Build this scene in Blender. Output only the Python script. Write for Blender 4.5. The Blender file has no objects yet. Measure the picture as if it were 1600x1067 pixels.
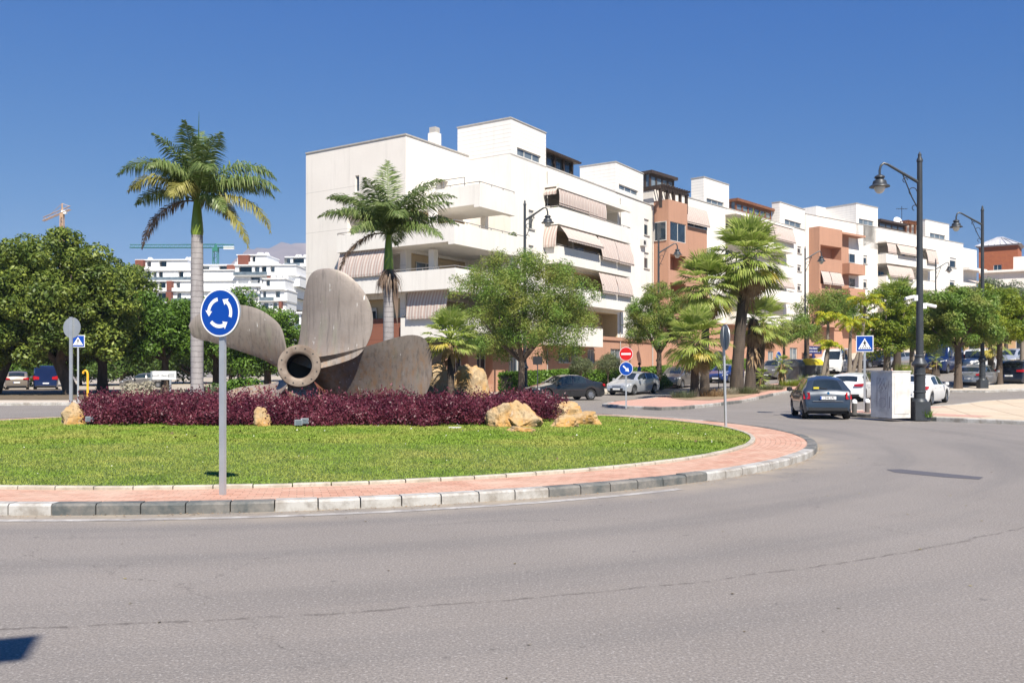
import bpy, bmesh, math, random
import numpy as np
from math import radians as R, sin, cos, pi, hypot, atan2, sqrt
from mathutils import Vector, Matrix, noise as mn
random.seed(7)
S = bpy.context.scene
COL = S.collection
# ---------------------------------------------------------------- camera, sky, sun, exposure
FPX, HOR, CAMH = 1378.0, 580.0, 1.65
cam = bpy.data.objects.new('camera', bpy.data.cameras.new('camera')); COL.objects.link(cam)
cam.location = (0, 0, CAMH); cam.rotation_euler = (R(90), 0, 0)
cam.data.sensor_width = 36; cam.data.lens = FPX/1600*36; cam.data.shift_y = (HOR-533.5)/1600
cam.data.clip_end = 20000; cam.data.clip_start = 0.1
S.camera = cam
USE_HAZE = True
SKYK = (.06, .96, 2.9)
SUN_EL = R(50); SX, SY = 0.31, -0.95           # the sun stands behind the camera, to the right
W = bpy.data.worlds.new('World'); S.world = W; W.use_nodes = True
nt = W.node_tree; bg = nt.nodes['Background']
sky = nt.nodes.new('ShaderNodeTexSky'); sky.sky_type = 'NISHITA'; sky.sun_disc = False
sky.sun_elevation = SUN_EL; sky.sun_rotation = atan2(SX, SY)
sky.altitude = 0; sky.air_density = 1.0; sky.dust_density = 0.35; sky.ozone_density = 4.5
# the dusty summer sky of the photograph: its blue hardly brightens towards the horizon, its red does
sep = nt.nodes.new('ShaderNodeSeparateColor'); cmb = nt.nodes.new('ShaderNodeCombineColor'); nt.links.new(sky.outputs[0], sep.inputs[0])
for i, (raw, k, gam) in enumerate(((2.35, SKYK[0], 2.6), (3.02, SKYK[1], .75), (4.58, SKYK[2], .25))):
    a = nt.nodes.new('ShaderNodeMath'); a.operation = 'DIVIDE'; a.inputs[1].default_value = raw; nt.links.new(sep.outputs[i], a.inputs[0])
    b = nt.nodes.new('ShaderNodeMath'); b.operation = 'POWER'; b.inputs[1].default_value = gam; nt.links.new(a.outputs[0], b.inputs[0])
    c = nt.nodes.new('ShaderNodeMath'); c.operation = 'MULTIPLY'; c.inputs[1].default_value = k; nt.links.new(b.outputs[0], c.inputs[0]); c2 = nt.nodes.new('ShaderNodeMath'); c2.operation = 'ADD'; c2.inputs[1].default_value = (.06, .06, 0)[i]; nt.links.new(c.outputs[0], c2.inputs[0]); nt.links.new(c2.outputs[0], cmb.inputs[i])
nt.links.new(cmb.outputs[0], bg.inputs[0]); bg.inputs[1].default_value = 0.10
sl = bpy.data.lights.new('sun', 'SUN'); sl.energy = 4.6; sl.angle = R(0.5); sl.color = (1, .935, .83)
so = bpy.data.objects.new('sun', sl); COL.objects.link(so)
so.rotation_euler = Vector((SX*cos(SUN_EL), SY*cos(SUN_EL), sin(SUN_EL))).to_track_quat('Z', 'Y').to_euler()
S.view_settings.view_transform = 'Standard'; S.view_settings.look = 'None'
S.view_settings.exposure = 0.90; S.view_settings.gamma = 1
S.cycles.use_denoising = True
S.cycles.max_bounces = 6; S.cycles.transparent_max_bounces = 6; S.cycles.volume_bounces = 0
# ---------------------------------------------------------------- helpers: tagging, meshes
def tag(o, label=None, cat=None, group=None, kind=None):
    if label: o['label'] = label
    if cat: o['category'] = cat
    if group: o['group'] = group
    if kind: o['kind'] = kind
    return o
def empty(name, loc=(0, 0, 0), rz=0, label=None, cat=None, group=None):
    o = bpy.data.objects.new(name, None); COL.objects.link(o)
    o.location = loc; o.rotation_euler = (0, 0, rz); o.empty_display_size = .3
    return tag(o, label, cat, group)
def link(name, me, parent=None):
    o = bpy.data.objects.new(name, me); COL.objects.link(o)
    if parent is not None: o.parent = parent
    return o
def g(x, y):                                    # height of the rising street
    t = .62*x+.78*y-44
    t = max(0, min(t, 150))
    return .022*t+.0004*t*t
def px2(px, Y): return (px-800)/FPX*Y
class MB:
    def __init__(s): s.v = []; s.f = []; s.m = []
    def add(s, vs, fs, mi=0):
        b = len(s.v); s.v += [tuple(p) for p in vs]
        s.f += [tuple(b+i for i in f) for f in fs]; s.m += [mi]*len(fs)
    def quad(s, a, b, c, d, mi=0): s.add([a, b, c, d], [(0, 1, 2, 3)], mi)
    def box(s, x0, x1, y0, y1, z0, z1, mi=0):
        s.add([(x0, y0, z0), (x1, y0, z0), (x1, y1, z0), (x0, y1, z0), (x0, y0, z1), (x1, y0, z1), (x1, y1, z1), (x0, y1, z1)],
              [(0, 3, 2, 1), (4, 5, 6, 7), (0, 1, 5, 4), (1, 2, 6, 5), (2, 3, 7, 6), (3, 0, 4, 7)], mi)
    def tube(s, pts, rs, n=8, mi=0, caps=True, squash=1):
        pts = [Vector(p) for p in pts]; b = len(s.v); up = Vector((0, 0, 1)); ux = None
        for i, p in enumerate(pts):
            d = (pts[min(i+1, len(pts)-1)]-pts[max(i-1, 0)])
            d = d.normalized() if d.length > 1e-9 else up
            if ux is None:
                ux = d.cross(Vector((0, 1, 0))) if abs(d.y) < .9 else d.cross(Vector((1, 0, 0)))
            ux = (ux-d*ux.dot(d)).normalized(); uy = d.cross(ux)
            r = rs[i] if isinstance(rs, (list, tuple)) else rs
            for k in range(n):
                a = 2*pi*k/n; s.v.append(tuple(p+ux*(r*cos(a))+uy*(r*squash*sin(a))))
        for i in range(len(pts)-1):
            for k in range(n):
                k2 = (k+1) % n
                s.f.append((b+i*n+k, b+i*n+k2, b+(i+1)*n+k2, b+(i+1)*n+k)); s.m.append(mi)
        if caps:
            s.f.append(tuple(b+k for k in range(n-1, -1, -1))); s.m.append(mi)
            s.f.append(tuple(b+(len(pts)-1)*n+k for k in range(n))); s.m.append(mi)
    def lathe(s, prof, c=(0, 0, 0), n=16, mi=0):       # prof: (r, z)
        s.tube([(c[0], c[1], c[2]+z+i*1e-6) for i, (r, z) in enumerate(prof)], [r for r, z in prof], n, mi)
    def disc(s, c, r, nrm, th=.01, n=28, mi=0, sx=1):
        c = Vector(c); q = Vector(nrm).to_track_quat('Z', 'Y')
        a = [c+q@Vector((r*cos(2*pi*k/n), r*sin(2*pi*k/n), 0)) for k in range(n)]
        o = q@Vector((0, 0, th)); b = [p+o for p in a]
        s.add(a+b, [tuple(range(n-1, -1, -1)), tuple(range(n, 2*n))]+[(k, (k+1) % n, n+(k+1) % n, n+k) for k in range(n)], mi)
    def build(s, name, mats, parent=None, smooth=False, loc=None, sharp=35):
        me = bpy.data.meshes.new(name); me.from_pydata(s.v, [], s.f)
        if not isinstance(mats, (list, tuple)): mats = [mats]
        for m in mats: me.materials.append(m)
        if len(mats) > 1: me.polygons.foreach_set('material_index', s.m)
        if smooth:
            me.polygons.foreach_set('use_smooth', [True]*len(s.f))
            me.update(); me.set_sharp_from_angle(angle=R(sharp))
        me.update()
        o = link(name, me, parent)
        if loc is not None: o.location = loc
        return o
def npmesh(name, V, nper, mat, parent=None, rnd=None):     # V: (F, nper, 3) separate polygons
    V = np.asarray(V, dtype=np.float32); F = len(V)
    me = bpy.data.meshes.new(name)
    me.vertices.add(F*nper); me.vertices.foreach_set('co', V.reshape(-1))
    me.loops.add(F*nper); me.loops.foreach_set('vertex_index', np.arange(F*nper, dtype=np.int32))
    me.polygons.add(F); me.polygons.foreach_set('loop_start', np.arange(0, F*nper, nper, dtype=np.int32))
    me.materials.append(mat); me.update(calc_edges=True)
    at = me.attributes.new('rnd', 'FLOAT', 'FACE')
    at.data.foreach_set('value', (rnd if rnd is not None else np.random.RandomState(1).rand(F)).astype(np.float32))
    return link(name, me, parent)
def copy_tree(o, parent=None):
    c = o.copy(); COL.objects.link(c); c.parent = parent
    for ch in list(o.children): copy_tree(ch, c)
    return c
# ---------------------------------------------------------------- materials
def newmat(name):
    m = bpy.data.materials.new(name); m.use_nodes = True
    t = m.node_tree; return m, t, t.nodes['Principled BSDF'], t.nodes['Material Output']
def N(t, typ, **kw):
    n = t.nodes.new(typ)
    for k, v in kw.items():
        if k in n.inputs: n.inputs[k].default_value = v
        else: setattr(n, k, v)
    return n
def col4(c): return (c[0], c[1], c[2], 1)
def noise_fac(t, scale, detail=4, rough=.55, lo=.35, hi=.65, vec=None, coord='Object', stretch=None):
    tc = N(t, 'ShaderNodeTexCoord'); src = vec or tc.outputs[coord]
    if stretch:
        mp = N(t, 'ShaderNodeMapping'); mp.inputs['Scale'].default_value = stretch
        t.links.new(src, mp.inputs[0]); src = mp.outputs[0]
    n = N(t, 'ShaderNodeTexNoise', Scale=scale, Detail=detail, Roughness=rough)
    t.links.new(src, n.inputs['Vector'])
    mr = N(t, 'ShaderNodeMapRange'); mr.inputs[1].default_value = lo; mr.inputs[2].default_value = hi
    t.links.new(n.outputs[0], mr.inputs[0]); return mr.outputs[0]
def mixc(t, fac, a, b):
    m = N(t, 'ShaderNodeMix', data_type='RGBA')
    for i, v in ((6, a), (7, b)):
        if isinstance(v, tuple): m.inputs[i].default_value = col4(v)
        else: t.links.new(v, m.inputs[i])
    if isinstance(fac, (int, float)): m.inputs[0].default_value = fac
    else: t.links.new(fac, m.inputs[0])
    return m.outputs[2]
def math_(t, op, a, b=None, c=None):
    m = N(t, 'ShaderNodeMath', operation=op)
    for i, v in enumerate((a, b, c)):
        if v is None: continue
        if isinstance(v, (int, float)): m.inputs[i].default_value = v
        else: t.links.new(v, m.inputs[i])
    return m.outputs[0]
def bump(t, bs, h, strength=.3, dist=.02):
    b = N(t, 'ShaderNodeBump'); b.inputs['Strength'].default_value = strength; b.inputs['Distance'].default_value = dist
    t.links.new(h, b.inputs['Height']); t.links.new(b.outputs[0], bs.inputs['Normal'])
def M(name, c1, c2=None, scale=3, rough=.7, metal=0, bmp=0, bscale=None, stretch=None, lo=.35, hi=.65, spec=.4, coat=0):
    m, t, b, o = newmat(name)
    b.inputs['Roughness'].default_value = rough; b.inputs['Metallic'].default_value = metal
    b.inputs['Specular IOR Level'].default_value = spec
    b.inputs['Coat Weight'].default_value = coat; b.inputs['Coat Roughness'].default_value = .05
    if c2 is None: c2 = tuple(x*.86 for x in c1)
    f = noise_fac(t, scale, stretch=stretch, lo=lo, hi=hi)
    t.links.new(mixc(t, f, c1, c2), b.inputs['Base Color'])
    if bmp: bump(t, b, noise_fac(t, bscale or scale*6, lo=0, hi=1), bmp)
    return m
def leafmat(name, c1, c2, c3=None, trans=.3, rough=.5, nscale=.8):
    m, t, b, o = newmat(name)
    at = N(t, 'ShaderNodeAttribute', attribute_name='rnd')
    c = mixc(t, at.outputs['Fac'], c1, c2)
    if c3: c = mixc(t, noise_fac(t, nscale, lo=.42, hi=.62), c, c3)
    b.inputs['Roughness'].default_value = rough; b.inputs['Specular IOR Level'].default_value = .35
    t.links.new(c, b.inputs['Base Color'])
    tr = N(t, 'ShaderNodeBsdfTranslucent'); t.links.new(c, tr.inputs[0])
    mx = N(t, 'ShaderNodeMixShader'); mx.inputs[0].default_value = trans
    t.links.new(b.outputs[0], mx.inputs[1]); t.links.new(tr.outputs[0], mx.inputs[2]); t.links.new(mx.outputs[0], o.inputs[0])
    return m
def polar(t, cx, cy):                             # world radius round the roundabout's centre
    ge = N(t, 'ShaderNodeNewGeometry'); sp = N(t, 'ShaderNodeSeparateXYZ'); t.links.new(ge.outputs['Position'], sp.inputs[0])
    dx = math_(t, 'SUBTRACT', sp.outputs[0], cx); dy = math_(t, 'SUBTRACT', sp.outputs[1], cy)
    r = math_(t, 'SQRT', math_(t, 'ADD', math_(t, 'MULTIPLY', dx, dx), math_(t, 'MULTIPLY', dy, dy)))
    return r, math_(t, 'ARCTAN2', dy, dx), ge.outputs['Position']
CX, CY, RI = -5.4, 22.6, 12.5
def asphalt_mat():
    m, t, b, o = newmat('asphalt')
    r, th, pos = polar(t, CX, CY)
    c = mixc(t, noise_fac(t, .35, 5, .6, .3, .7, vec=pos), (.216, .191, .170), (.258, .230, .206))
    c = mixc(t, math_(t, 'MULTIPLY', noise_fac(t, 2.2, 5, .65, .45, .8, vec=pos), .35), c, (.225, .205, .19))
    # darker worn wheel lanes running round the island
    cmb = N(t, 'ShaderNodeCombineXYZ'); t.links.new(math_(t, 'MULTIPLY', r, 1.3), cmb.inputs[0]); t.links.new(math_(t, 'MULTIPLY', th, 1.6), cmb.inputs[1])
    lane = noise_fac(t, 1.0, 4, .5, .46, .7, vec=cmb.outputs[0])
    near = N(t, 'ShaderNodeMapRange'); near.inputs[1].default_value = 21; near.inputs[2].default_value = 17
    t.links.new(r, near.inputs[0])
    c = mixc(t, math_(t, 'MULTIPLY', math_(t, 'MULTIPLY', lane, near.outputs[0]), .62), c, (.158, .146, .137))
    # aggregate
    f1 = noise_fac(t, 60, 2, .6, .42, .6, vec=pos); f2 = noise_fac(t, 38, 2, .7, .57, .68, vec=pos)
    c = mixc(t, math_(t, 'MULTIPLY', f1, .48), c, (.082, .076, .073))
    c = mixc(t, math_(t, 'MULTIPLY', f2, .55), c, (.38, .355, .33))
    # pale dust by the kerbs
    d = N(t, 'ShaderNodeMapRange'); d.inputs[1].default_value = RI+.9; d.inputs[2].default_value = RI+.1; t.links.new(r, d.inputs[0])
    c = mixc(t, math_(t, 'MULTIPLY', d.outputs[0], noise_fac(t, 1.4, 5, .6, .3, .6, vec=pos)), c, (.30, .255, .20))
    # seam between two lanes of asphalt
    wob = math_(t, 'MULTIPLY', math_(t, 'SUBTRACT', noise_fac(t, 1.1, 6, .75, 0, 1, vec=pos), .5), .26)
    seam = math_(t, 'ABSOLUTE', math_(t, 'SUBTRACT', math_(t, 'ADD', r, wob), 17.1))
    sm = N(t, 'ShaderNodeMapRange'); sm.inputs[1].default_value = .03; sm.inputs[2].default_value = .008; t.links.new(seam, sm.inputs[0])
    brk = noise_fac(t, 7, 4, .7, .40, .56, vec=pos)
    c = mixc(t, math_(t, 'MULTIPLY', math_(t, 'MULTIPLY', sm.outputs[0], brk), .6), c, (.06, .05, .043))
    # a few wandering cracks
    wp = N(t, 'ShaderNodeVectorMath', operation='ADD'); t.links.new(pos, wp.inputs[0])
    wn = N(t, 'ShaderNodeTexNoise', Scale=.9, Detail=6.0, Roughness=.7); t.links.new(pos, wn.inputs['Vector'])
    ws = N(t, 'ShaderNodeVectorMath', operation='SCALE'); ws.inputs[3].default_value = 1.5; t.links.new(wn.outputs['Color'], ws.inputs[0])
    t.links.new(ws.outputs[0], wp.inputs[1])
    vo = N(t, 'ShaderNodeTexVoronoi', feature='DISTANCE_TO_EDGE', Scale=.17); t.links.new(wp.outputs[0], vo.inputs['Vector'])
    ck = N(t, 'ShaderNodeMapRange'); ck.inputs[1].default_value = .0028; ck.inputs[2].default_value = .0008; t.links.new(vo.outputs['Distance'], ck.inputs[0])
    c = mixc(t, math_(t, 'MULTIPLY', math_(t, 'MULTIPLY', ck.outputs[0], math_(t, 'MULTIPLY', noise_fac(t, .5, 2, .5, .44, .56, vec=pos), noise_fac(t, 6, 3, .6, .35, .6, vec=pos))), .6), c, (.06, .052, .046))
    # oil drops and stains
    c = mixc(t, math_(t, 'MULTIPLY', noise_fac(t, 6, 3, .5, .70, .76, vec=pos), .5), c, (.07, .063, .06))
    t.links.new(c, b.inputs['Base Color']); b.inputs['Roughness'].default_value = .82; b.inputs['Specular IOR Level'].default_value = .35
    bump(t, b, noise_fac(t, 90, 2, .6, 0, 1, vec=pos), .35, .01)
    return m
def grass_base_mat():
    m, t, b, o = newmat('lawn_soil')
    c = mixc(t, noise_fac(t, .9, 5, .6), (.08, .13, .018), (.13, .17, .03))
    c = mixc(t, noise_fac(t, 30, 3, .6), c, (.06, .085, .014))
    t.links.new(c, b.inputs['Base Color']); b.inputs['Roughness'].default_value = .9
    return m
def blade_mat():
    m, t, b, o = newmat('grass_blades')
    ge = N(t, 'ShaderNodeNewGeometry'); at = N(t, 'ShaderNodeAttribute', attribute_name='rnd')
    c = mixc(t, at.outputs['Fac'], (.135, .22, .02), (.20, .29, .04))
    c = mixc(t, noise_fac(t, .45, 6, .72, .42, .64, vec=ge.outputs['Position']), c, (.30, .31, .07))
    c = mixc(t, math_(t, 'MULTIPLY', noise_fac(t, 1.7, 4, .6, .52, .7, vec=ge.outputs['Position']), .75), c, (.085, .155, .018))
    t.links.new(c, b.inputs['Base Color']); b.inputs['Roughness'].default_value = .6
    b.inputs['Specular IOR Level'].default_value = .2
    return m
def brick_mat():
    m, t, b, o = newmat('brick_paving')
    uv = N(t, 'ShaderNodeTexCoord')
    br = N(t, 'ShaderNodeTexBrick'); br.inputs['Scale'].default_value = 1
    br.inputs['Brick Width'].default_value = .205; br.inputs['Row Height'].default_value = .105; br.inputs['Mortar Size'].default_value = .006
    br.inputs['Color1'].default_value = (.42, .215, .145, 1); br.inputs['Color2'].default_value = (.52, .30, .215, 1); br.inputs['Mortar'].default_value = (.22, .13, .09, 1)
    br.inputs['Mortar Smooth'].default_value = .3
    t.links.new(uv.outputs['UV'], br.inputs['Vector'])
    c = mixc(t, math_(t, 'MULTIPLY', noise_fac(t, 1.3, 6, .65, .4, .7), .55), br.outputs[0], (.55, .42, .32))
    c = mixc(t, math_(t, 'MULTIPLY', noise_fac(t, 5, 5, .65, .6, .75), .5), c, (.25, .14, .09))
    t.links.new(c, b.inputs['Base Color']); b.inputs['Roughness'].default_value = .85
    bump(t, b, br.outputs['Fac'], -.5, .01)
    return m
def tile_mat(name, c1, c2, w, h, grout, scale=1, offset=0.0):
    m, t, b, o = newmat(name)
    tc = N(t, 'ShaderNodeTexCoord'); mp = N(t, 'ShaderNodeMapping'); mp.inputs['Rotation'].default_value = (0, 0, R(20))
    t.links.new(tc.outputs['Object'], mp.inputs[0])
    br = N(t, 'ShaderNodeTexBrick', offset=offset); br.inputs['Scale'].default_value = scale
    br.inputs['Brick Width'].default_value = w; br.inputs['Row Height'].default_value = h; br.inputs['Mortar Size'].default_value = .02 if w < 1 else .035
    br.inputs['Color1'].default_value = col4(c1); br.inputs['Color2'].default_value = col4(c2); br.inputs['Mortar'].default_value = col4(grout)
    t.links.new(mp.outputs[0], br.inputs['Vector'])
    c = mixc(t, math_(t, 'MULTIPLY', noise_fac(t, .7, 6, .6), .5), br.outputs[0], tuple(x*.8 for x in c1))
    t.links.new(c, b.inputs['Base Color']); b.inputs['Roughness'].default_value = .8
    return m
def kerb_paint(name, paint, under, lo=.45, hi=.6):
    m, t, b, o = newmat(name)
    c = mixc(t, noise_fac(t, 2.6, 7, .72, lo, hi), paint, under)
    c = mixc(t, math_(t, 'MULTIPLY', noise_fac(t, 9, 5, .7, .55, .75), .6), c, (.12, .10, .085))
    t.links.new(c, b.inputs['Base Color']); b.inputs['Roughness'].default_value = .8
    bump(t, b, noise_fac(t, 25, 4, .6, 0, 1), .3, .01)
    return m
def stripes_mat(name, c1, c2, period=.26):
    m, t, b, o = newmat(name)
    tc = N(t, 'ShaderNodeTexCoord'); sp = N(t, 'ShaderNodeSeparateXYZ'); t.links.new(tc.outputs['Object'], sp.inputs[0])
    s = math_(t, 'FRACT', math_(t, 'DIVIDE', math_(t, 'ADD', sp.outputs[0], sp.outputs[1]), period))
    f = math_(t, 'GREATER_THAN', s, .52)
    c = mixc(t, f, c1, c2); c = mixc(t, math_(t, 'MULTIPLY', noise_fac(t, 1.5, 5, .6), .3), c, tuple(x*.8 for x in c2))
    t.links.new(c, b.inputs['Base Color']); b.inputs['Roughness'].default_value = .85
    return m
def plaster_mat(name, c1, c2, seams=False):
    m, t, b, o = newmat(name)
    c = mixc(t, math_(t, 'MULTIPLY', noise_fac(t, .35, 6, .6), .7), c1, c2)
    c = mixc(t, math_(t, 'MULTIPLY', noise_fac(t, 2.2, 6, .65, .5, .74, stretch=(1.4, 1.4, .10)), .38), c, tuple(x*.76 for x in c2))
    if seams:
        tc = N(t, 'ShaderNodeTexCoord'); sp = N(t, 'ShaderNodeSeparateXYZ'); t.links.new(tc.outputs['Object'], sp.inputs[0])
        fr = math_(t, 'FRACT', math_(t, 'DIVIDE', sp.outputs[2], seams))
        c = mixc(t, math_(t, 'MULTIPLY', math_(t, 'LESS_THAN', fr, .045/seams), .5), c, tuple(x*.6 for x in c2))
    t.links.new(c, b.inputs['Base Color']); b.inputs['Roughness'].default_value = .9; b.inputs['Specular IOR Level'].default_value = .2
    bump(t, b, noise_fac(t, 12, 4, .6, 0, 1), .12, .02)
    return m
def bronze_mat():
    m, t, b, o = newmat('weathered_bronze')
    tc = N(t, 'ShaderNodeTexCoord'); sp = N(t, 'ShaderNodeSeparateXYZ'); t.links.new(tc.outputs['Object'], sp.inputs[0])
    c = mixc(t, noise_fac(t, .9, 6, .65), (.235, .195, .168), (.31, .266, .234))
    st = noise_fac(t, 3.2, 5, .65, .44, .66, stretch=(2.2, 2.2, .16))
    lowm = N(t, 'ShaderNodeMapRange'); lowm.inputs[1].default_value = .95; lowm.inputs[2].default_value = -.1; t.links.new(sp.outputs[2], lowm.inputs[0])
    c = mixc(t, math_(t, 'MULTIPLY', st, lowm.outputs[0]), c, (.29, .185, .11))
    c = mixc(t, math_(t, 'MULTIPLY', noise_fac(t, 4.5, 6, .65, .50, .70, stretch=(2.4, 2.4, .14)), .75), c, (.13, .11, .095))
    c = mixc(t, math_(t, 'MULTIPLY', noise_fac(t, 2, 5, .6, .58, .75, stretch=(1.6, 1.6, .3)), .5), c, (.27, .27, .19))
    # pale bird droppings
    c = mixc(t, math_(t, 'MULTIPLY', noise_fac(t, 5, 2, .5, .70, .73, stretch=(3, 3, .7)), noise_fac(t, 1.1, 2, .5, .48, .56)), c, (.72, .70, .66))
    t.links.new(c, b.inputs['Base Color']); b.inputs['Roughness'].default_value = .55; b.inputs['Metallic'].default_value = .25
    bump(t, b, noise_fac(t, 9, 5, .6, 0, 1), .25, .02)
    return m
def rock_mat():
    m, t, b, o = newmat('sandstone')
    c = mixc(t, noise_fac(t, 1.6, 6, .6, .42, .6), (.42, .31, .18), (.45, .25, .075))
    c = mixc(t, math_(t, 'MULTIPLY', noise_fac(t, 5, 6, .7, .52, .72), .8), c, (.24, .16, .09))
    c = mixc(t, noise_fac(t, 2.4, 4, .6, .62, .75), c, (.52, .45, .35))
    t.links.new(c, b.inputs['Base Color']); b.inputs['Roughness'].default_value = .9
    bump(t, b, noise_fac(t, 5, 7, .7, 0, 1), .9, .06)
    return m
def glass_mat(name, c, rough=.06):
    m, t, b, o = newmat(name)
    t.links.new(mixc(t, noise_fac(t, .9, 2), c, tuple(x*.6 for x in c)), b.inputs['Base Color'])
    b.inputs['Roughness'].default_value = rough; b.inputs['Specular IOR Level'].default_value = .9
    return m
def paint_mat(name, c, metal=.35):
    return M(name, c, tuple(x*.93 for x in c), 1.5, .28, metal, spec=.5, coat=.8)
def trunk_mat(name, c1, c2, rings=0, zs=1):
    m, t, b, o = newmat(name)
    c = mixc(t, noise_fac(t, 5, 6, .65, stretch=(1, 1, .25)), c1, c2)
    h = noise_fac(t, 9, 5, .6, 0, 1, stretch=(1, 1, .3))
    if rings:
        tc = N(t, 'ShaderNodeTexCoord'); sp = N(t, 'ShaderNodeSeparateXYZ'); t.links.new(tc.outputs['Object'], sp.inputs[0])
        fr = math_(t, 'FRACT', math_(t, 'ADD', math_(t, 'DIVIDE', sp.outputs[2], rings), math_(t, 'MULTIPLY', h, .5)))
        rg = math_(t, 'LESS_THAN', fr, .16)
        c = mixc(t, math_(t, 'MULTIPLY', rg, .5), c, tuple(x*.45 for x in c2)); h = math_(t, 'SUBTRACT', h, rg)
    t.links.new(c, b.inputs['Base Color']); b.inputs['Roughness'].default_value = .9
    bump(t, b, h, .5, .02)
    return m
MT = dict(patch=M('newer_asphalt_patch', (.082, .078, .09), (.10, .096, .105), 20, .8), 
 asphalt=asphalt_mat(), soil_grass=grass_base_mat(), blades=blade_mat(), bricks=brick_mat(),
 kwhite=kerb_paint('kerb_white', (.42, .405, .38), (.25, .225, .195), .42, .62), kblack=kerb_paint('kerb_dark', (.07, .08, .08), (.20, .185, .165), .38, .62),
 kplain=kerb_paint('kerb_concrete', (.44, .40, .33), (.33, .29, .23)), line=kerb_paint('worn_line', (.46, .44, .41), (.24, .22, .205), .36, .60),
 tiles=tile_mat('plaza_tiles', (.52, .42, .30), (.57, .47, .35), 1.5, 1.5, (.30, .21, .15)), pinktiles=tile_mat('pink_tiles', (.50, .28, .22), (.55, .33, .26), .4, .4, (.42, .25, .19)),
 pave=tile_mat('pavement_tiles', (.50, .43, .35), (.55, .48, .40), .4, .4, (.38, .32, .26)),
 earth=M('dry_earth', (.30, .22, .14), (.19, .14, .09), 1.2, .95, bmp=.4), darkearth=M('garden_earth', (.10, .075, .05), (.16, .12, .075), 1.5, .95, bmp=.5),
 tan=M('car_park_ground', (.42, .36, .28), (.33, .28, .22), 1, .9),
 white=plaster_mat('white_plaster', (.76, .725, .67), (.69, .65, .595)), whiteseam=plaster_mat('ribbed_white_plaster', (.77, .74, .695), (.70, .665, .62), .31),
 endwall=plaster_mat('banded_white_plaster', (.73, .685, .63), (.67, .625, .57), 2.95),
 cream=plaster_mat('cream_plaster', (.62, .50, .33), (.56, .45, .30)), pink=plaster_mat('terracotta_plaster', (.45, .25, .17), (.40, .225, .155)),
 brown=plaster_mat('brown_plaster', (.245, .10, .065), (.22, .09, .06), .95), roofgrey=M('coping', (.42, .40, .37), (.33, .31, .29), 4),
 glass=glass_mat('window_glass', (.035, .05, .065)), glasslight=glass_mat('curtained_glass', (.17, .21, .24), .12), frame=M('window_frame', (.62, .60, .57), rough=.5),
 darkframe=M('dark_wood', (.06, .04, .03), (.035, .025, .02), 6, .6), wood=M('brown_wood', (.22, .09, .04), (.15, .06, .03), 4, .6),
 shutter=M('roller_shutter', (.62, .60, .56), (.56, .54, .5), 3, .7), awn=stripes_mat('striped_awning', (.43, .31, .27), (.56, .50, .45)),
 rail=M('handrail', (.35, .33, .31), rough=.4, metal=.5), doorred=M('red_curtain', (.28, .06, .03), (.2, .04, .02), 3, .8),
 bronze=bronze_mat(), hubbronze=M('hub_bronze', (.17, .125, .095), (.25, .20, .16), 3, .6, .25, bmp=.3, lo=.4, hi=.62), rock=rock_mat(), galv=M('galvanised_steel', (.50, .52, .54), (.42, .44, .46), 3, .38, .55), signback=M('sign_back', (.42, .44, .46), (.36, .38, .40), 2, .4, .5),
 navysign=M('navy_sign', (.012, .02, .12), rough=.5), sblue=M('sign_blue', (.003, .055, .32), (.003, .048, .29), 1, .35), swhite=M('sign_white', (.80, .80, .80), (.76, .76, .76), 2, .35), sred=M('sign_red', (.55, .012, .012), (.5, .01, .01), 1, .35),
 sblack=M('sign_black', (.015, .015, .015), rough=.5), lamp=M('lamp_paint', (.055, .060, .068), (.045, .05, .055), 4, .45, .3), lampglass=M('lamp_globe', (.62, .60, .55), rough=.2, spec=.8),
 yellow=M('yellow_paint', (.75, .42, .03), (.66, .36, .02), 3, .5), concrete=M('white_cabinet', (.62, .60, .57), (.46, .44, .41), 3.2, .85, bmp=.2, lo=.42, hi=.7),
 tyre=M('tyre', (.018, .018, .018), rough=.85), rim=M('rim', (.45, .46, .48), rough=.3, metal=.8), dark=M('dark_plastic', (.02, .02, .022), rough=.6), carglass=glass_mat('car_glass', (.02, .028, .032), .03),
 tail=M('tail_lamp', (.42, .01, .015), (.3, .005, .01), 8, .2, spec=.8), head=M('head_lamp', (.7, .72, .75), (.5, .52, .55), 12, .1, spec=.9), plate=M('number_plate', (.78, .78, .78), rough=.4),
 chrome=M('chrome', (.7, .7, .7), rough=.15, metal=1), bin=M('bin_grey', (.14, .15, .155), (.11, .12, .125), 3, .6), binlid=M('bin_yellow', (.62, .50, .03), (.5, .4, .03), 3, .5),
 skin=M('skin', (.30, .16, .10), rough=.6), shirt=M('blue_shirt', (.02, .10, .32), (.015, .08, .26), 6, .85), jeans=M('dark_trousers', (.03, .035, .05), rough=.9), hair=M('dark_hair', (.012, .009, .008), rough=.7),
 fiat=paint_mat('blue_grey_paint', (.030, .042, .062), .2), cwhite=paint_mat('white_paint', (.74, .74, .73), 0), silver=paint_mat('silver_paint', (.40, .41, .43), .6), grey=paint_mat('grey_paint', (.20, .19, .18), .5),
 black=paint_mat('black_paint', (.022, .024, .028), .3), dblue=paint_mat('dark_blue_paint', (.008, .022, .09), .3), blue=paint_mat('blue_paint', (.012, .045, .20), .4), navy=paint_mat('navy_paint', (.018, .022, .04), .4), tanp=paint_mat('bronze_paint', (.25, .21, .17), .5),
 lsilver=paint_mat('pale_silver_paint', (.52, .54, .57), .5),
)
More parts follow.
